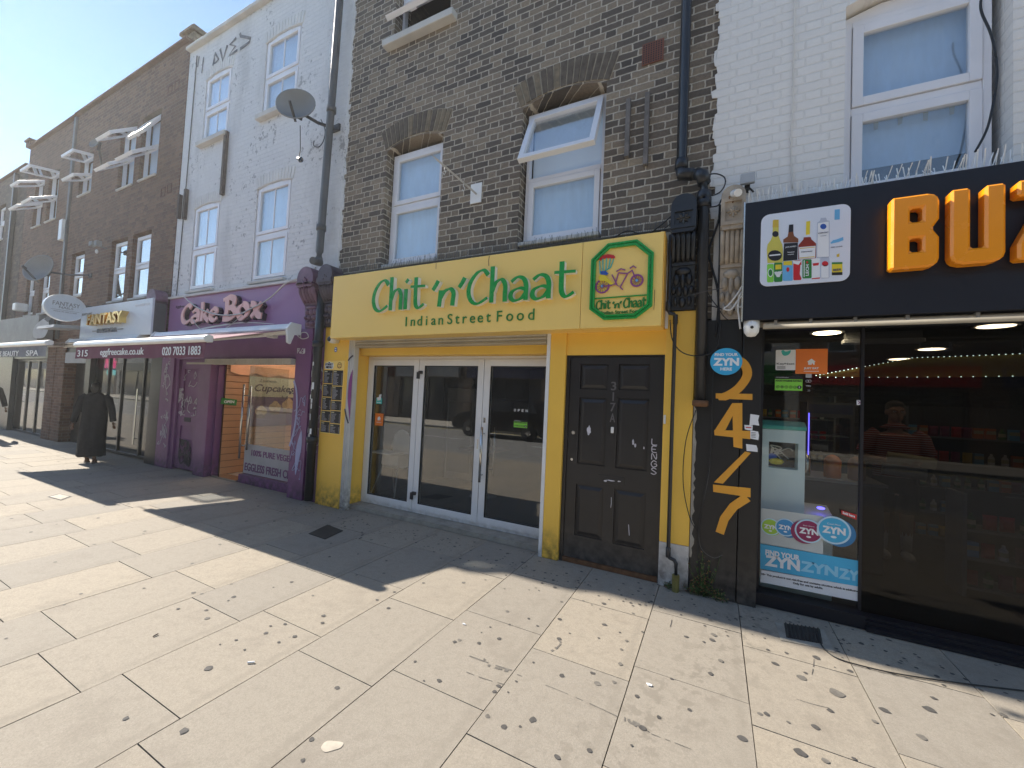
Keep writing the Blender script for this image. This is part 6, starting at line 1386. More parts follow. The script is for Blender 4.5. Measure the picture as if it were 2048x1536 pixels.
k = MB(); k.text('THE', -4.885, -4.85, 1.985, 2.0, -.019, .002, bold=.03); k.text('STREET', -4.945, -4.79, 1.952, 1.982, -.019, .002, bold=.04); k.text('MENU', -4.93, -4.80, 1.913, 1.945, -.019, .002, bold=.04); k.build('title', 'black_print', t)
k = MB(); ring(k, circ(-4.66, 1.955, .045, 8), circ(-4.66, 1.955, .038, 8), -.0165, -.0145); k.text("Chit 'n' Chaat", -4.70, -4.62, 1.925, 1.94, -.0165, .002); ring(k, circ(-4.675, 1.965, .012, 10), circ(-4.675, 1.965, .008, 10), -.0165, -.0145); ring(k, circ(-4.645, 1.965, .012, 10), circ(-4.645, 1.965, .008, 10), -.0165, -.0145); k.build('emblem', 'brown_print', t)
c_ = W(671, 699, y=-.01); t = thing('sticker', (c_.x, -.01, c_.z), 'small oval blue sticker under the dome camera on the yellow pier', 'sticker')
k = MB(); k.prism([(c_.x + .028 * math.cos(a * .5236), c_.z + .036 * math.sin(a * .5236)) for a in range(12)], -.008, -.005); k.build('backing', 'blue_print', t)
k = MB(); k.box(c_.x - .014, c_.x + .016, -.0095, -.008, c_.z + .006, c_.z + .022); k.box(c_.x - .014, c_.x + .016, -.0095, -.008, c_.z - .022, c_.z - .006); k.build('mark', 'white_print', t)
# door glass stickers
GY2 = GY + .0135
def house_logo(k, x, z, s, y, m=0):
    k.prism([(x - s, z), (x, z + s * .9), (x + s, z), (x + s * .72, z), (x + s * .72, z - s * .8), (x + s * .45, z - s * .8), (x + s * .25, z - s * .25), (x + .02 * s, z - s * .8), (x - .3 * s, z - s * .8), (x - s * .72, z - s * .8), (x - s * .72, z)], y - .002, y, m)
c_ = W(757, 839, y=GY); t = thing('sticker', (c_.x, GY, c_.z), 'orange house-logo sticker low on the left glass panel', 'sticker'); MB().box(c_.x - .075, c_.x + .075, GY2 - .003, GY2, c_.z - .085, c_.z + .085).build('backing', 'orange_sticker', t)
k = MB(); house_logo(k, c_.x, c_.z + .015, .035, GY2 - .0032); k.text('JUST EAT', c_.x - .045, c_.x + .045, c_.z - .05, c_.z - .035, GY2 - .0035, .002, bold=.03); k.build('logo', 'white_print', t)
c_ = W(757, 800, y=GY); t = thing('sticker', (c_.x, GY, c_.z), 'teal and white sticker above the orange one on the left glass panel', 'sticker'); MB().box(c_.x - .055, c_.x + .055, GY2 - .003, GY2, c_.z - .055, c_.z + .03).build('backing', 'teal_sticker', t)
k = MB(); k.prism([(c_.x - .03, c_.z - .01), (c_.x + .03, c_.z - .0), (c_.x + .04, c_.z + .085), (c_.x + .0, c_.z + .075), (c_.x - .005, c_.z + .04), (c_.x - .04, c_.z + .035)], GY2 - .005, GY2 - .003); k.box(c_.x - .04, c_.x + .04, GY2 - .005, GY2 - .003, c_.z - .04, c_.z - .032); k.build('figure', 'white_print', t)
def hygiene(label, cx, cz_, w_, h_, y):
    t = thing('hygiene_rating_sticker', (cx, y, cz_), label, 'sticker'); x0, x1, z0, z1 = cx - w_ / 2, cx + w_ / 2, cz_ - h_ / 2, cz_ + h_ / 2
    MB().box(x0, x1, y - .003, y, z0, z1 - h_ * .22).build('backing', 'green_sticker', t); MB().box(x0, x1, y - .0028, y, z1 - h_ * .215, z1).build('header', 'black_print', t)
    k = MB(); k.text('FOOD HYGIENE RATING', x0 + .006, x1 - .006, z1 - h_ * .40, z1 - h_ * .27, y - .005, .002, bold=.03)
    st = w_ / 6.4
    for i in range(6):
        c = (x0 + st * (i + .7), z0 + h_ * .24); r = st * .40
        if i < 5: ring(k, circ(c[0], c[1], r, 14), circ(c[0], c[1], r * .82, 14), y - .005, y - .003); k.text(str(i), c[0] - r * .35, c[0] + r * .35, c[1] - r * .5, c[1] + r * .5, y - .005, .002)
        else: k.prism(circ(c[0], c[1], r * 1.25, 16), y - .005, y - .003)
    k.build('print', 'black_print', t); k = MB(); c = (x0 + st * 5.7, z0 + h_ * .24); k.text('5', c[0] - st * .16, c[0] + st * .16, c[1] - st * .24, c[1] + st * .24, y - .0065, .001, bold=.02)
    k.text('FOOD STANDARDS AGENCY', x0 + .006, x0 + w_ * .5, z1 - h_ * .13, z1 - h_ * .07, y - .005, .002); k.build('white_print', 'white_print', t)
c_ = W(1040, 848, y=GY); hygiene('green hygiene rating sticker on the right glass door', c_.x, c_.z, .17, .085, GY2)
c_ = W(1041, 821, y=GY); t = thing('door_lettering', (c_.x, GY, c_.z), 'white spaced open lettering on the right glass door', 'lettering')
k = MB()
for i, ch in enumerate('OPEN'): k.text(ch, c_.x - .09 + .05 * i, c_.x - .065 + .05 * i, c_.z - .015, c_.z + .015, GY2 - .002, .002, bold=.01)
k.build('letters', 'white_print', t)
# cake shop poster and signs
def mapx(X): return lambda x, y, z: (X - y, x, z)
t = thing('cupcake_poster', (-7.78, 1.0, .8), 'cupcake poster with flowing lettering on the orange slatted wall', 'poster')
f = mapx(-7.786); MB(f).box(.60, 1.62, -.010, -.002, 1.42, 1.80).build('upper_field', 'poster_cream', t); MB(f).box(.60, 1.62, -.010, -.002, .86, 1.419).build('lower_field', 'poster_plum', t)
k = MB(f); k.text('Luscious', .80, 1.12, 1.70, 1.76, -.013, .003, shear=.2); k.text('Cupcakes', .70, 1.50, 1.48, 1.66, -.013, .003, shear=.25, bold=.02); k.build('lettering', 'dark_letter', t)
k = MB(f)
for cx, cz_, s in ((.85, 1.12, .13), (1.12, 1.2, .14), (1.40, 1.24, .16)):
    k.prism([(cx - s * .6, cz_ - s * .9), (cx + s * .6, cz_ - s * .9), (cx + s * .85, cz_), (cx - s * .85, cz_)], -.014, -.0105, 0)
    for q, (dx, dz, r) in enumerate(((-.4, .15, .5), (.4, .15, .5), (0, .35, .6), (0, .7, .35))): k.prism(circ(cx + dx * s, cz_ + dz * s, r * s, 14), -.0165 - .001 * q, -.0145 - .001 * q + .0005, 1)
k.build('cupcakes', ['cake_brown', 'cake_cream'], t)
k = MB(f)
for cx, cz_ in ((.80, 1.38), (1.30, 1.40), (1.45, 1.50)):
    k.prism([(cx, cz_), (cx + .07, cz_ + .06), (cx + .06, cz_ - .02)], -.021, -.0205); k.prism([(cx, cz_), (cx - .06, cz_ + .06), (cx - .06, cz_ - .02)], -.021, -.0205)
k.build('butterflies', 'dark_letter', t)
c_ = W(455, 803, x=-7.76); t = thing('open_sign', (-7.76, c_.y, c_.z), 'green open sign tilted on the slatted wall by the door', 'open sign'); f = mapx(-7.786)
k = MB(f); k.add([(c_.y - .10, -.012, c_.z - .045), (c_.y + .16, -.012, c_.z - .075), (c_.y + .17, -.012, c_.z + .035), (c_.y - .09, -.012, c_.z + .065), (c_.y - .10, -.002, c_.z - .045), (c_.y + .16, -.002, c_.z - .075), (c_.y + .17, -.002, c_.z + .035), (c_.y - .09, -.002, c_.z + .065)], [(0, 1, 2, 3), (4, 5, 6, 7), (0, 1, 5, 4), (1, 2, 6, 5), (2, 3, 7, 6), (3, 0, 4, 7)]); k.build('plate', 'green_print', t)
k = MB(f); k.text('OPEN', c_.y - .05, c_.y + .12, c_.z - .03, c_.z + .02, -.015, .002, bold=.03); k.build('letters', 'white_print', t)
t = thing('display_counter', (-6.9, 2.6, 0), 'purple cake display counter at the back of the cake shop', 'counter'); MB().box(-7.2, -5.9, 2.6, 3.3, .02, .95).build('base', 'purple', t, bevel=.01); MB().box(-7.2, -5.9, 2.6, 3.3, .952, 1.35).build('glass_case', 'glass_clear', t); MB().box(-7.1, -6.0, 2.7, 3.2, .98, 1.06).build('cakes', 'cake_cream', t)
# neon sign in the nail spa
c_ = W(219, 735, y=.25); t = thing('neon_sign', (c_.x, .25, c_.z), 'pink and cyan neon nails sign glowing in the spa window', 'neon sign')
k = MB(); k.text('Nails', c_.x - .28, c_.x + .3, c_.z - .02, c_.z + .24, .25, .02, shear=.3, bold=.01); k.build('pink_tube', 'neon_pink', t); k = MB(); k.text('OPEN', c_.x - .14, c_.x + .3, c_.z - .18, c_.z - .05, .25, .02, bold=.0); k.build('cyan_tube', 'neon_cyan', t)
# 24/7 stencil
t = thing('painted_numbers', (.15, 0, .6), 'big orange stencilled 24/7 running down the black pier', 'painted lettering')
def zz(L, f=(1320, 300, 1.634)): return [WX(f[0] + u / f[2], f[1] + v / f[2], -.004) for u, v in L]
def st(L, wd, nm, m='paint_orange', y=-.0045): k = MB(); k.ribbon(L, wd, y, .003); return k.build(nm, m, t)
Y_ = -.0075
P = smooth_pts([(a, b, 0) for a, b in zz([(245, 680), (275, 700), (285, 735), (260, 775), (225, 800), (190, 812)])], 5)
k = MB(); k.ribbon([(a, b) for a, b, _ in P], [.04, .05, .06] + [.068] * (len(P) - 6) + [.05, .04, .03], Y_, .003); k.prism(zz([(182, 795), (302, 797), (302, 817), (182, 812)]), Y_ - .0015, Y_ + .001); k.build('number', 'paint_orange', t)
k = MB(); k.prism(zz([(236, 827), (269, 827), (269, 976), (240, 970)]), Y_, Y_ + .002); k.prism(zz([(236, 827), (246, 852), (214, 915), (176, 920)]), Y_ - .001, Y_ + .001); k.prism(zz([(177, 915), (295, 918), (295, 945), (178, 932)]), Y_ - .003, Y_ - .001); k.build('number', 'paint_orange', t)
k = MB(); k.prism(zz([(278, 985), (297, 990), (206, 1090), (176, 1086)]), Y_, Y_ + .002); k.build('slash', 'paint_orange', t)
k = MB(); k.prism(zz([(173, 1093), (296, 1105), (296, 1135), (174, 1117)]), Y_, Y_ + .002); P = zz([(285, 1135), (240, 1165), (210, 1205), (195, 1252)]); k.ribbon(P, [.072, .068, .066, .064], Y_ - .001, .002); k.build('number', 'paint_orange', t)
c_ = W(1452, 723, y=-.14); t = thing('round_sign', (c_.x, -.14, c_.z), 'round blue projecting advertising disc on the black pier', 'round sign')
k = MB(); k.prism([(c_.x + .118 * math.cos(a * .19635), c_.z + .112 * math.sin(a * .19635)) for a in range(32)], -.14, -.128); k.build('disc', 'zyn_blue', t)
k = MB(); k.text('FIND YOUR', c_.x - .085, c_.x + .085, c_.z + .045, c_.z + .07, -.143, .003, bold=.04); k.text('ZYN', c_.x - .095, c_.x + .095, c_.z - .035, c_.z + .03, -.143, .003, bold=.05); k.text('HERE', c_.x - .04, c_.x + .045, c_.z - .075, c_.z - .05, -.143, .003, bold=.04); k.build('letters', 'white_print', t)
k = MB(); k.box(c_.x - .01, c_.x + .01, -.127, -.003, c_.z + .0, c_.z + .02); k.build('bracket', 'cable_black', t)
for i, (u, v, w_, h_, l) in enumerate(((1508, 840, .035, .045, 'torn blank white sticker topmost beside the 24/7 numbers'), (1497, 855, .03, .02, 'small reddish sticker on the black pier edge'), (1508, 870, .032, .04, 'white barcode sticker beside the orange 4'), (1503, 896, .045, .028, 'torn white paper scrap lowest beside the slash'))):
    c_ = W(u, v, y=-.01); k = MB(); r2 = random.Random(i + 40); k.prism([(c_.x + w_ * sx * r2.uniform(.75, 1.1), c_.z + h_ * sz * r2.uniform(.75, 1.1)) for sx, sz in ((-1, -1), (0, -1.05), (1, -1), (1.05, 0), (1, 1), (-1, 1))], -.0098, -.0075)
    if i == 2:
        for q in range(4): k.box(c_.x - .02, c_.x + .012, -.011, -.0099, c_.z - .02 + q * .012, c_.z - .016 + q * .012, 1)
    if i == 1: k.box(c_.x - .02, c_.x + .02, -.011, -.0099, c_.z - .004, c_.z + .004, 2)
    tag(k.build('sticker', ['white_print', 'black_print', 'red_print']), l, 'sticker')
# stickers on the shop window at right
GW = GF - .0005
def rect_px(u0, v0, u1, v1, y, f=(1480, 380, 2.954)):
    a = W(f[0] + u0 / f[2], f[1] + v0 / f[2], y=y); b = W(f[0] + u1 / f[2], f[1] + v1 / f[2], y=y); return a.x, b.x, b.z, a.z
x0, x1, z0, z1 = rect_px(212, 935, 328, 1065, GW); t = thing('sticker', ((x0 + x1) / 2, GW, z0), 'white key collection sticker with a green bird in the shop window', 'sticker')
MB().prism(rrect(x0, x1, z0, z1 - .015, .008, 3), GW - .003, GW).build('backing', 'white_print', t)
cx = (x0 + x1) / 2; k = MB(); P = smooth_pts([(cx - .028, z1 - .045, 0), (cx - .01, z1 - .03, 0), (cx + .012, z1 - .028, 0), (cx + .035, z1 - .02, 0), (cx + .022, z1 - .055, 0), (cx - .01, z1 - .065, 0)], 4, True)[:-1]; k.prism([(a, b) for a, b, _ in P], GW - .0045, GW - .003); k.prism(circ(cx - .02, z1 - .03, .013, 12), GW - .005, GW - .0046); k.build('bird', 'teal_sticker', t)
k = MB(); k.text('KeyNest', x0 + .008, x1 - .008, z0 + .042, z0 + .062, GW - .005, .002, bold=.01)
for q in range(3): k.box(x0 + .01, cx, GW - .005, GW - .003, z0 + .01 + .009 * q, z0 + .013 + .009 * q)
k.build('print', 'black_print', t)
x0, x1, z0, z1 = rect_px(329, 940, 516, 1088, GW); t = thing('sticker', ((x0 + x1) / 2, GW, z0), 'orange house-logo delivery sticker in the off-licence window', 'sticker')
MB().prism(rrect(x0, x1, z0, z1, .006, 3), GW - .003, GW).build('backing', 'orange_sticker', t); cx = (x0 + x1) / 2
k = MB(); house_logo(k, cx, z0 + .10, .03, GW - .0032); k.text('JUST EAT', cx - .05, cx + .05, z0 + .035, z0 + .055, GW - .005, .002, bold=.04); k.box(cx - .05, cx + .05, GW - .005, GW - .003, z0 + .02, z0 + .024); k.build('logo', 'white_print', t)
x0, x1, z0, z1 = rect_px(207, 1098, 368, 1187, GW); hygiene('green hygiene rating sticker in the off-licence window', (x0 + x1) / 2, (z0 + z1) / 2, x1 - x0, z1 - z0, GW)
c_ = W(1617, 755, y=GW); t = thing('sticker', (c_.x, GW, c_.z), 'column of card payment marks in the off-licence window', 'sticker'); k = MB(); k.box(c_.x - .02, c_.x + .02, GW - .003, GW, c_.z - .002, c_.z + .03); k.text('VISA', c_.x - .018, c_.x + .018, c_.z - .075, c_.z - .063, GW - .003, .003, bold=.05); ring(k, circ(c_.x - .008, c_.z - .03, .012, 12), circ(c_.x - .008, c_.z - .03, .008, 12), GW - .003, GW); ring(k, circ(c_.x + .008, c_.z - .03, .012, 12), circ(c_.x + .008, c_.z - .03, .008, 12), GW - .0045, GW - .0031)
for q in range(3): k.ribbon([(c_.x - .004 + q * .006, c_.z - .10), (c_.x + q * .006, c_.z - .108), (c_.x - .004 + q * .006, c_.z - .116)], .002, GW - .003, .003)
k.build('marks', 'grey_pale', t)
c_ = W(1720, 805, y=GW); t = thing('sticker', (c_.x, GW, c_.z), 'small no-dogs notice by the sliding door', 'sticker'); MB().box(c_.x - .021, c_.x + .021, GW - .003, GW, c_.z - .02, c_.z + .018).build('backing', 'white_print', t)
k = MB(); k.prism([(c_.x - .014, c_.z - .01), (c_.x - .008, c_.z - .002), (c_.x + .008, c_.z - .002), (c_.x + .013, c_.z + .006), (c_.x + .011, c_.z - .01), (c_.x + .006, c_.z - .006), (c_.x - .006, c_.z - .006), (c_.x - .01, c_.z - .012)], GW - .0045, GW - .003); k.ribbon([(c_.x - .016, c_.z + .014), (c_.x + .014, c_.z - .016)], .004, GW - .006, .001); k.build('dog_mark', 'purple_print', t)
# blue advertising vinyl
t = thing('window_poster', (.7, GW, .1), 'pale advertising poster with four round tins across the bottom of the window', 'poster')
def q3(L, y=GW): return [WX(1480 + u / 3.012, 820 + v / 3.012, y) for u, v in L]
k = MB(); k.prism(q3([(128, 962), (122, 1035), (724, 1155), (724, 1065)]), GW - .003, GW - .0002, 0); k.build('lower_band', 'white_print', t)
k = MB(); k.prism(q3([(122, 805), (122, 955), (724, 1065), (724, 910)]), GW - .003, GW - .0002); k.build('blue_band', 'zyn_blue2', t)
k = MB(); k.prism(q3([(128, 590), (122, 800), (500, 868), (500, 640)]), GW - .0025, GW - .0001); k.build('upper_band', 'poster_haze', t)
def sk(st_, u0, u1, v0, v1, m, nm, y=GW - .0045, slope=.175, bold=.05, shear=0):
    a = q3([(u0, v1)])[0]; b = q3([(u1, v0)])[0]
    o = MB(); o.text(st_, a[0], b[0], 0, 1, y, .0012, bold=bold, shear=shear)
    A0 = q3([(u0, v1)])[0]; A1 = q3([(u0, v0)])[0]; B0 = q3([(u1, v1 + (u1 - u0) * slope)])[0]; B1 = q3([(u1, v0 + (u1 - u0) * slope)])[0]; P = []
    for (x, yy, z) in o.v:
        s_ = (x - a[0]) / (b[0] - a[0]); lo = A0[1] + (B0[1] - A0[1]) * s_; hi = A1[1] + (B1[1] - A1[1]) * s_; xx = A0[0] + (B0[0] - A0[0]) * s_; P.append((xx, yy, lo + (hi - lo) * z))
    o.v = P; return o.build(nm, m, t)
sk('FIND YOUR', 152, 360, 838, 872, 'white_print', 'small_letters'); sk('ZYN', 148, 360, 870, 935, 'white_print', 'big_letters', slope=.17); sk('ZYN', 362, 590, 905, 968, 'zyn_pale', 'big_letters', slope=.17); sk('ZY', 592, 722, 948, 1012, 'zyn_pale', 'big_letters', slope=.17)
sk('18+ This product is not risk-free and contains nicotine which is addictive.', 128, 718, 980, 996, 'black_print', 'warning', slope=.18, bold=.03); sk('Only for use by adults.', 318, 500, 1034, 1050, 'black_print', 'warning', slope=.18, bold=.03)
for i, (cu, cv, r, m, s_) in enumerate(((183, 703, 52, 'zyn_green', .8), (273, 706, 56, 'zyn_deepb', .8), (412, 728, 76, 'zyn_plum', 1), (562, 722, 92, 'zyn_blue2', 1))):
    a = q3([(cu, cv)])[0]; b = q3([(cu + r, cv)])[0]; rr_ = abs(b[0] - a[0])
    y0 = GW - .004 - .003 * i; sh = (rr_ * .34 if i >= 1 else rr_ * .12)
    k = MB(); k.prism([(a[0] + (sh if i != 2 else -sh) + rr_ * 1.12 * math.cos(q * .19635), a[1] - sh * .45 + rr_ * 1.12 * math.sin(q * .19635)) for q in range(32)], y0 + .0004, y0 + .0012, 1); k.prism(circ(a[0], a[1], rr_ * 1.14, 32), y0 - .0004, y0 + .0002, 2); k.prism(circ(a[0], a[1], rr_, 32), y0 - .0012, y0 - .0005, 0)
    tin = k.build('tin_picture', [m, 'zyn_deep' if i in (1, 3) else m, 'zyn_rim'], t)
    k = MB(); k.text('ZYN', a[0] - rr_ * .78, a[0] + rr_ * (.78), a[1] - rr_ * .3, a[1] + rr_ * .28, y0 - .0022, .0008, bold=.05)
    if i >= 2: k.text('Cool Mint' if i == 3 else 'Black Cherry', a[0] - rr_ * .45, a[0] + rr_ * .45, a[1] + rr_ * .42, a[1] + rr_ * .56, y0 - .0022, .0008)
    k.prism([(a[0] + rr_ * .2 * math.cos(q * .5236), a[1] - rr_ * .55 + rr_ * .1 * math.sin(q * .5236)) for q in range(12)], y0 - .0022, y0 - .0014); k.build('print', 'white_print', tin)
k = MB(); k.prism(q3([(605, 600), (700, 628), (697, 658), (608, 625)]), GW - .018, GW - .0165, 0); k.build('red_flag', 'red_print', t); sk('Sold here', 614, 688, 606, 622, 'white_print', 'flag_letters', y=GW - .0195, slope=.33)
# ================================================================ things on the pavement
def grate_thing(L, label, m='grate', name='floor_grate'):
    P = [W(*p, z=0) for p in L]; k = MB(); k.flat([(p.x, p.y) for p in P], .0015, .006)
    o = k.build(name, m); tag(o, label, 'floor grate'); return P
grate_thing([(617, 1068), (655, 1050), (686, 1062), (650, 1079)], 'small square metal grate in the shaded paving near the yellow pier')
P = [W(*p, z=0) for p in ((95, 994), (122, 1001), (143, 993), (118, 988))]
t = thing('access_cover', (P[0].x, P[0].y, 0), 'small metal access cover set in the sunlit paving at left', 'access cover')
k = MB(); k.flat([(p.x, p.y) for p in P], .0014, .004); k.build('frame', 'grate', t); c_ = sum(P, Vector()) / 4; k = MB(); k.flat([(c_.x + (p.x - c_.x) * .8, c_.y + (p.y - c_.y) * .8) for p in P], .0042, .006); k.build('lid', 'concrete_pale', t)
t = thing('floor_grate', (.6, -.28, 0), 'rusty square drain with crumbling concrete surround in front of the shop', 'floor grate')
def pz(L): return [W(1250 + u / 2.566, 1100 + v / 2.566, z=0) for u, v in L]
k = MB(); q = pz([(770, 372), (1020, 412), (1078, 528), (980, 500), (800, 465)]); k.flat([(p.x, p.y) for p in q], .0014, .0035); k.build('surround', 'concrete', t)
k = MB(); q = pz([(815, 378), (1000, 408), (1015, 485), (828, 452)]); k.flat([(p.x, p.y) for p in q], .0036, .0046, 0)
a, b, c, d = q
for i in range(9):
    s_ = (i + .5) / 9; p = a.lerp(b, s_); r_ = d.lerp(c, s_); k.tube([(p.x, p.y, .008), (r_.x, r_.y, .008)], .006, 4, 1)
k.build('bars', ['joint', 'grate'], t)
# weeds at the foot of the black pier
def weed(cx, cy, n, h, seed, label, dry=.25, spread=.10):
    rr = random.Random(seed); k = MB()
    for i in range(n):
        a = rr.uniform(0, 6.28); lean = rr.uniform(0, spread); hh = h * rr.uniform(.35, 1)
        b = Vector((cx + rr.uniform(-.04, .04), cy + rr.uniform(-.02, .02), 0)); tp = b + Vector((lean * math.cos(a), -abs(lean * math.sin(a)) * .8, hh)); k.tube([b, (b + tp) / 2 + Vector((rr.uniform(-.01, .01), 0, .01)), tp], .0016, 3, 0)
        for j in range(9):
            s_ = rr.uniform(.2, 1); p = b.lerp(tp, s_); d = Vector((rr.uniform(-1, 1), rr.uniform(-1, .3), rr.uniform(-.3, .8))).normalized() * rr.uniform(.012, .03); e = d.cross(Vector((rr.uniform(-1, 1), rr.uniform(-1, 1), rr.uniform(-1, 1)))).normalized() * rr.uniform(.004, .009)
            k.add([p, p + d * .5 + e, p + d, p + d * .5 - e], [(0, 1, 2, 3)], 1 if rr.random() < dry else 0)
    tag(k.build('weed', ['leaf', 'dry_leaf']), label, 'weed')
weed(-.05, -.02, 26, .40, 3, 'tall straggly weed with dry flower heads growing at the foot of the black pier', .5, .12)
weed(-.12, -.02, 16, .16, 4, 'low green weed right of the white plinth'); weed(.06, -.02, 14, .12, 6, 'low weed under the black pier, nearest the shop window', .3); weed(-.30, -.03, 9, .07, 7, 'tiny weed tuft at the base of the thin waste pipe', .2, .04)
# litter
def litter(u, v, label, m='concrete_pale', s=.02, seed=0):
    p = W(u, v, z=0); r2 = random.Random(seed); k = MB(); n = 7
    k.flat([(p.x + s * r2.uniform(.5, 1.2) * math.cos(6.283 * i / n), p.y + s * .6 * r2.uniform(.5, 1.2) * math.sin(6.283 * i / n)) for i in range(n)], .002, .006); tag(k.build('litter', m), label, 'litter')
litter(1299, 1371, 'white scrap of litter on the sunlit paving below the waste pipe', 'white_print', .022, 1); litter(928, 1249, 'small pale scrap of litter mid pavement', 'white_print', .014, 2); litter(947, 1061, 'white crumb of litter at the glass door threshold', 'white_print', .015, 3)
k = MB(); a = W(964, 1061, z=0); b = W(976, 1071, z=0); k.tube([(a.x, a.y, .012), ((a.x + b.x) / 2, (a.y + b.y) / 2, .02), (b.x, b.y, .012)], .010, 5); tag(k.build('litter', 'joint'), 'dark twisted stick lying by the glass doors', 'litter')
k = MB(); a = W(495, 1327, z=0); b = W(509, 1326, z=0); k.tube([(a.x, a.y, .006), (b.x, b.y, .006)], .005, 6); tag(k.build('cigarette_end', 'white_print'), 'pale cigarette end on the sunlit slabs at left', 'cigarette end')
k = MB(); a = W(306, 1274, z=0); b = W(316, 1269, z=0); k.tube([(a.x, a.y, .004), (b.x, b.y, .006)], .004, 5); tag(k.build('twig', 'brown_wood'), 'small dark twig on the sunlit slabs at left', 'twig')
# ================================================================ people
def body_mesh(build_fn, name, m, par, voxel=.012):
    k = MB(); build_fn(k); o = k.build(name, m, par)
    r = o.modifiers.new('one_skin', 'REMESH'); r.mode = 'VOXEL'; r.voxel_size = voxel; r.use_smooth_shade = True
    s_ = o.modifiers.new('soft', 'SMOOTH'); s_.factor = .5; s_.iterations = 3; return o
def hand(k, w_, d, side, s=1.0):
    """palm, four curled fingers of unequal length and a thumb; w_ wrist, d direction of the hand"""
    d = Vector(d).normalized(); a = d.cross(Vector((0, 1, .2))).normalized() * side; b = d.cross(a).normalized(); w_ = Vector(w_)
    k.tube([w_, w_ + d * .045 * s, w_ + d * .09 * s], [.024 * s, .036 * s, .034 * s], 8, r2=[.020 * s, .017 * s, .014 * s])
    for i, (off, L) in enumerate(((-.027, .070), (-.009, .080), (.009, .075), (.026, .058))):
        p = w_ + d * .085 * s + a * off * s; q = p + d * L * .5 * s + b * .008 * s; r = q + d * L * .4 * s + b * .022 * s; k.tube([p, q, r], [.0095 * s, .0088 * s, .0075 * s], 6)
    p = w_ + d * .03 * s - a * .028 * s; q = p + d * .035 * s - a * .026 * s; k.tube([p, q, q + d * .03 * s - a * .004 * s + b * .01], [.012 * s, .0105 * s, .009 * s], 6)
def head(k, c, s=1.0, yaw=0):
    """skull with jaw, nose, ears on a neck; faces -y before the yaw"""
    c = Vector(c); ca, sa = math.cos(yaw), math.sin(yaw)
    T = lambda x, y, z: (c.x + (x * ca - y * sa) * s, c.y + (x * sa + y * ca) * s, c.z + z * s)
    h = MB(T); h.ell((0, .012, .03), (.076, .094, .098), 16); h.ell((0, -.018, -.045), (.056, .066, .062), 14); h.ell((0, -.055, -.085), (.028, .028, .022), 10)
    h.ell((0, -.092, -.005), (.012, .020, .026), 8); h.ell((0, -.102, -.022), (.015, .013, .010), 8); h.ell((0, -.080, -.050), (.024, .012, .007), 8); h.ell((0, -.080, -.060), (.020, .012, .007), 8)
    for s_ in (-1, 1): h.ell((.078 * s_, .015, -.005), (.010, .020, .030), 8); h.ell((.034 * s_, -.078, .028), (.022, .014, .008), 8)
    h.tube([(0, .02, -.05), (0, .028, -.155)], [.052, .058], 12)
    k.add(h.v, h.f)
def eyes(c, s, yaw, par):
    c = Vector(c); ca, sa = math.cos(yaw), math.sin(yaw)
    T = lambda x, y, z: (c.x + (x * ca - y * sa) * s, c.y + (x * sa + y * ca) * s, c.z + z * s)
    for s_ in (-1, 1):
        k = MB(T); k.ell((.032 * s_, -.082, .008), (.014, .010, .009), 8, 0); k.ell((.032 * s_, -.090, .008), (.006, .005, .006), 8, 1); k.build('eye', ['white_print', 'black_print'], par)
def robed(loc, label, yaw, phase=1, hair='bun', group=None):
    t = thing('person', (0, 0, 0), label, 'person')
    def skin(k):
        head(k, (0, 0, 1.44), .98, math.pi); hand(k, (-.335, .02, .76), (-.12, .05, -1), 1, .9); hand(k, (.345, -.06, .78), (.30, -.10, -1), -1, .9)
        for s_, y in ((-1, .08 * phase), (1, -.10 * phase)):
            k.tube([(.085 * s_, y, .30), (.085 * s_, y + .01, .06)], [.045, .034], 8); k.ell((.085 * s_, y + .04, .035), (.042, .11, .034), 10)
    body_mesh(skin, 'body', 'skin_brown', t, .009)
    def robe(k):
        k.tube([(0, .0, .13), (0, 0, .45), (0, 0, .80), (0, 0, 1.0), (0, .0, 1.16), (0, .01, 1.27), (0, .015, 1.335), (0, .02, 1.37)], [.25, .235, .215, .205, .205, .195, .125, .062], 20, r2=[.20, .19, .175, .15, .145, .125, .09, .06])
        k.tube([(-.15, .02, 1.275), (-.225, .02, 1.22), (-.285, .01, 1.03), (-.335, .02, .78)], [.075, .082, .068, .060], 12); k.tube([(.15, .02, 1.275), (.225, .01, 1.22), (.30, -.01, 1.03), (.35, -.06, .80)], [.075, .082, .068, .062], 12)
        for i in range(7):
            a = 6.28 * i / 7 + .3; k.tube([(.22 * math.cos(a), .175 * math.sin(a), .12), (.19 * math.cos(a), .15 * math.sin(a), .85)], [.045, .012], 6)
    body_mesh(robe, 'robe', 'robe', t, .014)
    def hr(k):
        k.ell((0, .005, 1.475), (.092, .108, .105), 16); k.ell((0, -.06, 1.43), (.082, .06, .10), 14)
        if hair == 'bun': k.ell((0, -.10, 1.50), (.06, .05, .05), 12)
    body_mesh(hr, 'hair', 'hair_black', t, .010)
    k = MB()
    for s_, y in ((-1, .08 * phase), (1, -.10 * phase)): k.flat([(.085 * s_ + .045 * math.cos(a * .5236), y + .04 + .12 * math.sin(a * .5236)) for a in range(12)], .002, .018)
    k.build('sandals', 'brown_wood', t)
    t.location = loc; t.rotation_euler.z = yaw; t.scale = (.82, .85, 1.0); return t
robed((-10.72, -.56, 0), 'person in a long black robe walking away past the nail spa window', R(60))
robed((-16.35, -.78, 0), 'person in dark clothes cut off by the left edge of the photo', R(100), -1, 'short')
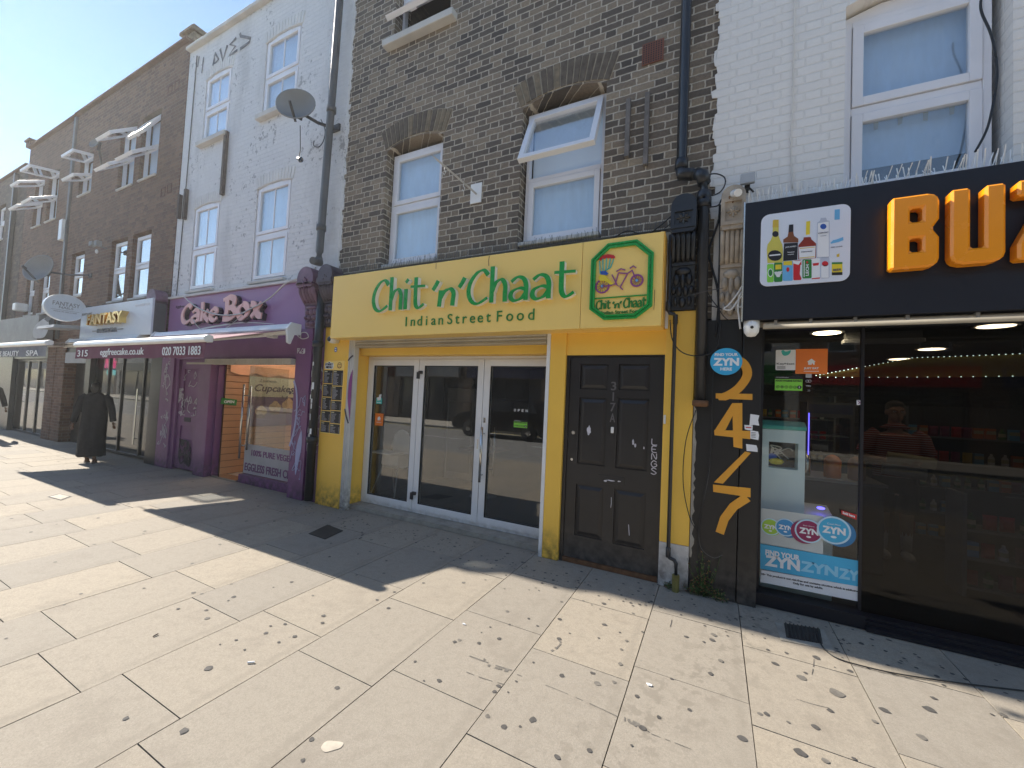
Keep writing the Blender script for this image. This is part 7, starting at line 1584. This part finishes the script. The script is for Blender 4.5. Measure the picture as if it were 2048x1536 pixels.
def customer(x, y, lab):
    t = thing('person', (0, 0, 0), lab, 'person')
    def skin(k):
        head(k, (0, 0, 1.60), 1.05); 
        for s_ in (-1, 1):
            k.tube([(.095 * s_, .0, .62), (.10 * s_, -.0, .46), (.10 * s_, .0, .12)], [.075, .062, .045], 10)
            k.tube([(0, 0, 1.46), (0, 0, 1.2), (0, 0, .85)], [.055, .10, .12], 12); k.tube([(0, 0, .86), (.095 * s_, .0, .62)], [.08, .075], 10); k.tube([(0, 0, 1.36), (.21 * s_, 0, 1.28)], [.06, .05], 10)
            el = (.29 * s_, -.02, 1.08); wr = (.10 * s_ + .06, -.24, 1.06); k.tube([(.21 * s_, 0, 1.28), el], [.052, .045], 10); k.tube([el, wr], [.044, .030], 10); hand(k, wr, (-.5 * s_, -.6, .1), s_, 1.0)
    body_mesh(skin, 'body', 'skin', t, .010)
    def shirt(k):
        k.tube([(0, 0, .86), (0, 0, 1.0), (0, 0, 1.18), (0, .0, 1.34), (0, .01, 1.43), (0, .02, 1.47)], [.19, .195, .20, .205, .14, .07], 20, r2=[.125, .13, .135, .125, .09, .065])
        for s_ in (-1, 1): k.tube([(.15 * s_, .01, 1.37), (.22 * s_, 0, 1.31), (.275 * s_, -.01, 1.14)], [.075, .078, .070], 12)
    body_mesh(shirt, 'tee_shirt', 'striped_red', t, .012)
    def shorts(k):
        k.tube([(0, 0, .72), (0, 0, .80), (0, 0, .90)], [.185, .195, .19], 18, r2=[.13, .135, .13])
        for s_ in (-1, 1): k.tube([(.095 * s_, 0, .80), (.105 * s_, 0, .50)], [.105, .098], 14)
    body_mesh(shorts, 'shorts', 'robe', t, .012)
    def hr(k): k.ell((0, .02, 1.655), (.088, .10, .082), 14); k.ell((0, .05, 1.60), (.082, .075, .09), 12); k.ell((.0, -.05, 1.69), (.06, .04, .03), 10)
    body_mesh(hr, 'hair', 'brown_wood', t, .010); eyes((0, 0, 1.60), 1.05, 0, t)
    for s_ in (-1, 1):
        k = MB(); k.tube([(.10 * s_, 0, .30), (.10 * s_, 0, .10)], [.053, .048], 10); k.build('sock', 'white_print', t, smooth=True)
        k = MB(); k.ell((.10 * s_, -.05, .045), (.050, .14, .048), 12); k.build('shoe', 'plastic_white', t, smooth=True)
    t.location = (x, y, .05); return t
s_ = N('striped_red'); z = s_.new('SeparateXYZ', i_0=s_.pos()).outputs[2]; f = s_.math('GREATER_THAN', s_.math('FRACT', s_.math('MULTIPLY', z, 42.0)), .6)
s_.put(s_.b, 'Base Color', s_.mix(f, (.42, .05, .05, 1), (.6, .5, .48, 1))); s_.b.inputs['Roughness'].default_value = .85
customer(1.80, 2.05, 'person in a red striped top and dark shorts carrying rolls out of the dark shop')
k = MB(); k.tube([(1.66, 1.80, 1.17), (2.02, 1.74, 1.14)], .058, 16); tag(k.build('paper_roll', 'poster_cream', smooth=False), 'cream kitchen roll held on top by the person in the red top', 'paper roll')
k = MB(); k.tube([(1.62, 1.80, 1.045), (1.95, 1.74, 1.02)], .060, 16); tag(k.build('paper_roll', 'grey_pale', smooth=False), 'grey wrapped roll held underneath by the person in the red top', 'paper roll')
# ================================================================ inside the restaurant
t = thing('high_chair', (-4.20, .7, 0), 'white plastic high chair standing behind the left glass panel', 'high chair')
hx, hy = -4.20, .70
k = MB()
P = [(-.16, .0), (-.18, .12), (-.15, .26), (-.08, .34), (0, .36), (.08, .34), (.15, .26), (.18, .12), (.16, 0)]
k.prism([(hx + a, .70 + b) for a, b in P], hy + .10, hy + .13); k.build('backrest', 'plastic_white', t, bevel=.01)
k = MB(); k.prism_x([(hy - .14, .56), (hy - .12, .72), (hy + .12, .72), (hy + .13, .52), (hy - .02, .50)], hx - .16, hx + .16); k.build('seat', 'plastic_white', t, bevel=.02)
k = MB(); k.box(hx - .21, hx + .21, hy - .34, hy - .06, .74, .765); k.build('tray', 'plastic_white', t, bevel=.015)
for sx in (-1, 1):
    for sy in (-1, 1): k = MB(); k.tube([(hx + .13 * sx, hy + .08 * sy, .60), (hx + .24 * sx, hy + .26 * sy, .062)], .011, 8); k.build('leg', 'grey_pale', t)
t = thing('cafe_table', (-3.2, 1.6, 0), 'small dark cafe table inside the restaurant', 'table'); MB().box(-3.5, -2.9, 1.3, 1.9, .78, .81).build('table_top', 'brown_wood', t, bevel=.005)
k = MB(); k.tube([(-3.2, 1.6, .78), (-3.2, 1.6, .09)], .03, 10); k.build('stem', 'dish_grey', t); k = MB(); k.lathe([(.22, 0), (.20, .02), (.04, .035)], (-3.2, 1.6, .062), 16); k.build('foot', 'dish_grey', t)
t = thing('fridge', (-4.2, 2.6, 0), 'tall pale fridge at the back of the dark restaurant', 'fridge'); MB().box(-4.55, -3.95, 2.4, 3.0, .062, 1.75).build('cabinet', 'grey_pale', t, bevel=.01); MB().box(-4.50, -4.0, 2.385, 2.399, .2, 1.5).build('door', 'dish_grey', t, bevel=.004)
# ================================================================ inside the convenience shop
t = thing('parcel_terminal', (.56, .35, 0), 'pale mint self-service kiosk standing behind the shop window', 'kiosk')
kx0, kx1 = .385, .70
k = MB(); fr_ = [(.60, 1.16), (.60, 1.35)]
wall_grid(k, kx0, kx1, .60, 1.44, .34, .62, [(kx0 + .05, kx1 - .05, 1.10, 1.33)]); k.build('body', 'mint_pale', t, bevel=.008)
MB().prism_x([(.33, 1.442), (.33, 1.475), (.42, 1.515), (.63, 1.515), (.63, 1.442)], kx0 - .006, kx1 + .006).build('top', 'mint', t, bevel=.006)
MB().box(kx0 + .05, kx1 - .05, .50, .52, 1.10, 1.33).build('recess', 'screen_dark', t)
k = MB(); rr = random.Random(77)
for i in range(5): P = [(kx0 + rr.uniform(.07, .25), .46, 1.1 + rr.uniform(.02, .2)) for _ in range(4)]; k.tube(smooth_pts(P, 4), .005, 5)
k.build('lead', 'cable_white', t); k = MB(); k.ell((kx0 + .12, .44, 1.15), (.06, .03, .03), 8); k.build('wrapper', 'yellow_print', t); k = MB(); k.ell((kx0 + .09, .45, 1.19), (.04, .02, .03), 8); k.build('wrapper', 'blue_print', t)
MB().box(kx0, .90, .34, .66, .055, .598).build('base', 'mint_pale', t, bevel=.008)
k = MB(); k.prism_x([(.30, .60), (.30, .70), (.66, .78), (.66, .60)], kx1 + .002, .92); k.build('ledge', 'plastic_white', t, bevel=.01)
k = MB(); k.ell((.83, .42, .79), (.03, .03, .012), 10); k.build('light', 'blue_lamp', t)
# LED-edged bulkhead sweeping over the shop floor
t = thing('ceiling_bulkhead', (2.8, 3.4, 2.3), 'dull yellow curved bulkhead edged with tiny green-white lights', 'bulkhead')
A_ = []; 
for i in range(25):
    s_ = i / 24; A_.append((1.35 + 3.1 * s_, 3.6 + -1.6 * s_ + 0.9 * math.sin(math.pi * s_) * .3))
k = MB()
vs = [(x, y, 2.16 - .02 * math.sin(3.14 * i / 24) - .10 * (1 - min(1, i / 5)) * 0) for i, (x, y) in enumerate(A_)] + [(x, y, 2.16 + .24 * min(1, (i + .3) / 8)) for i, (x, y) in enumerate(A_)]
k.add(vs, [(i, i + 1, 26 + i, 25 + i) for i in range(24)]); o = k.build('panel', 'bulkhead', t, smooth=True); sd = o.modifiers.new('thick', 'SOLIDIFY'); sd.thickness = .05; sd.offset = 1
k = MB()
for i in range(70):
    s_ = i / 69 * 24; j = min(23, int(s_)); f_ = s_ - j; x = A_[j][0] * (1 - f_) + A_[j + 1][0] * f_; y = A_[j][1] * (1 - f_) + A_[j + 1][1] * f_ - .02
    zt = 2.16 + .24 * min(1, (s_ + .3) / 8); k.box(x - .0045, x + .0045, y - .008, y, zt - .003, zt + .006)
    if i % 2: k.box(x - .0045, x + .0045, y - .008, y, 2.137, 2.146)
k.build('led_strip', 'led_green', t)
# shelving and goods
packs = []
def rack(x, y, wd, hgt, n, label, face='-y', dep=.35):
    t = thing('shelf_unit', (x, y, .05), label, 'shelf unit')
    f = (lambda a, b, c: (x + a, y + b, c)) if face == '-y' else (lambda a, b, c: (x - b * 1, y + a, c)) if False else (lambda a, b, c: (x + b, y - a, c))
    k = MB(f); k.box(-wd / 2, wd / 2, dep, dep + .03, .05, hgt); k.build('back_panel', 'dish_dark', t)
    for s_ in (-1, 1): k = MB(f); k.box(s_ * wd / 2 - .015, s_ * wd / 2 + .015, 0, dep, .05, hgt); k.build('side_panel', 'dish_grey', t)
    for i in range(n):
        z = .12 + (hgt - .2) * i / n; k = MB(f); k.box(-wd / 2 + .016, wd / 2 - .016, 0, dep - .002, z, z + .02); k.build('shelf', 'dish_grey', t)
        a = -wd / 2 + .07
        while a < wd / 2 - .06: packs.append((f(a, .08, z + .021), face, ('bottom' if i == 0 else 'top' if i == n - 1 else ('', 'second', 'third', 'fourth')[i]) + ' shelf of the ' + label.split(' of ')[0])); a += rrp.uniform(.088, .12)
rrp = random.Random(55)
rack(3.0, 3.0, 1.6, 1.75, 5, 'long middle shelf unit of bright packets inside the convenience shop')
rack(2.55, 1.15, 1.1, .95, 3, 'low front shelf unit of bottles and tubs just inside the sliding door', '-y', .3)
rack(4.4, 2.2, 2.2, 2.0, 5, 'tall right-hand shelf unit of snacks inside the convenience shop')
rack(1.2, 4.6, 1.2, 1.9, 5, 'far left shelf unit of crisps at the back of the convenience shop')
kinds = []
for i, (shape, m, nm, lb, ct) in enumerate((('bag', 'red_print', 'snack_packet', 'red pillow snack packet on the dark shop shelves', 'packet'), ('bag', 'gold_print', 'snack_packet', 'gold pillow snack packet on the dark shop shelves', 'packet'), ('box', 'sky_print', 'carton', 'blue carton on the dark shop shelves', 'carton'), ('bottle', 'green_print', 'bottle', 'green bottle on the dark shop shelves', 'bottle'), ('bottle', 'white_print', 'bottle', 'white bottle on the dark shop shelves', 'bottle'), ('bag', 'zyn_plum', 'snack_packet', 'plum coloured snack packet on the dark shop shelves', 'packet'), ('box', 'orange_sticker', 'carton', 'orange carton on the dark shop shelves', 'carton'))):
    k = MB()
    if shape == 'bag':
        k.add([(-.045, 0, 0), (.045, 0, 0), (.045, 0, .13), (-.045, 0, .13), (-.03, -.025, .03), (.03, -.025, .03), (.03, -.025, .10), (-.03, -.025, .10), (-.03, .025, .03), (.03, .025, .03), (.03, .025, .10), (-.03, .025, .10)],
              [(0, 1, 5, 4), (1, 2, 6, 5), (2, 3, 7, 6), (3, 0, 4, 7), (4, 5, 6, 7), (1, 0, 8, 9), (2, 1, 9, 10), (3, 2, 10, 11), (0, 3, 11, 8), (9, 8, 11, 10)])
    elif shape == 'box': k.box(-.04, .04, -.03, .03, 0, .13); k.box(-.0405, .0405, -.0312, -.0302, .06, .10, 1)
    else: k.lathe([(.028, 0), (.03, .01), (.03, .085), (.012, .115), (.012, .135)], (0, 0, 0), 10, 0); k.lathe([(.0305, .035), (.0305, .075)], (0, 0, 0), 10, 1)
    o = k.build(nm, [m, 'poster_cream']); tag(o, lb, ct, ct + 's on the convenience shop shelves: ' + lb.split(' on ')[0]); kinds.append(o)
used = set()
for (p, face, where) in packs[:290]:
    i = rrp.randrange(len(kinds))
    if i in used: o = kinds[i].copy(); COL.objects.link(o)
    else: o = kinds[i]; used.add(i)
    lab_ = o['label'].split(' on ')[0] + ' on the ' + where; o['label'] = lab_; o['group'] = lab_
    o.location = p; o.rotation_euler.z = (0 if face == '-y' else R(90)) + rrp.uniform(-.15, .15)
t = thing('drinks_fridge', (1.35, 2.7, 0), 'glass-fronted drinks fridge with a violet light at the back left of the shop', 'fridge')
k = MB(); wall_grid(k, 1.1, 1.6, .05, 1.75, 2.7, 3.2, [(1.14, 1.56, .2, 1.55)]); k.build('cabinet', 'dish_dark', t); MB().box(1.12, 1.58, 2.69, 2.699, 1.60, 1.72).build('header', 'navy', t)
k = MB(); k.box(1.118, 1.126, 2.69, 2.699, .3, 1.6); k.build('light_strip', 'blue_lamp', t); MB().box(1.14, 1.56, 2.72, 2.728, .2, 1.55).build('glass_door', 'glass_clear', t)
for z in (.45, .75, 1.05, 1.3): MB().box(1.14, 1.56, 2.75, 3.1, z, z + .015).build('shelf', 'grey_pale', t)
t = thing('counter', (1.0, 1.3, 0), 'dark shop counter with orange-lidded jars behind the kiosk', 'counter'); MB().box(.75, 1.5, 1.3, 1.9, .05, .9).build('base', 'dish_dark', t, bevel=.01); MB().box(.73, 1.52, 1.28, 1.92, .902, .93).build('worktop', 'dish_grey', t)
for i, (x, m, l) in enumerate(((.86, 'steel', 'left steel urn on the dark counter'), (1.12, 'orange_sticker', 'orange container on the dark counter'), (1.32, 'brown_print', 'dark brown jar at the right of the counter'))):
    k = MB(); k.lathe([(.07, 0), (.075, .02), (.075, .18), (.05, .22), (.015, .24)], (x, 1.45, .931), 14); tag(k.build('jar', m, smooth=True), l, 'jar')
t = thing('strip_light', (1.5, 2.3, 2.4), 'short unlit white strip fitting on the dark shop ceiling', 'strip light'); c_ = W(1763, 687, z=2.42); MB().box(c_.x - .35, c_.x + .35, c_.y - .06, c_.y + .06, 2.42, 2.47).build('diffuser', 'grey_pale', t, bevel=.01); MB().box(c_.x - .33, c_.x + .33, c_.y - .04, c_.y + .04, 2.471, 2.549).build('base', 'dish_grey', t)

# ================================================================ thin volume added to stand in for lens glare towards the sun
hm = bpy.data.materials.new('glare_haze'); hm.use_nodes = True; hn = hm.node_tree; hn.nodes.clear()
ho = hn.nodes.new('ShaderNodeOutputMaterial'); hv = hn.nodes.new('ShaderNodeVolumePrincipled'); hn.links.new(hv.outputs[0], ho.inputs['Volume'])
hv.inputs['Color'].default_value = (0.95, 0.95, 0.95, 1); hv.inputs['Density'].default_value = 0.0018; hv.inputs['Anisotropy'].default_value = 0.6
MAT['glare_haze'] = hm
tag(MB().box(-97, 45, -27, 12, -1.9, 11).build('glare_haze', 'glare_haze'), kind='stuff')

for o in COL.objects:
    if o.parent is None and o.get('category') == 'building':
        o['group'] = 'houses across the road' if o.location.y < -10 else 'houses of the near terrace'
    if o.parent is None and o.get('category') == 'timber batten': o['group'] = 'timber battens fixed to the walls'
    if o.parent is None and o.get('category') == 'cable': o['group'] = 'cables strung along the shop fronts'
    if o.parent is None and o.get('category') == 'weed': o['group'] = 'weeds at the foot of the black pier'
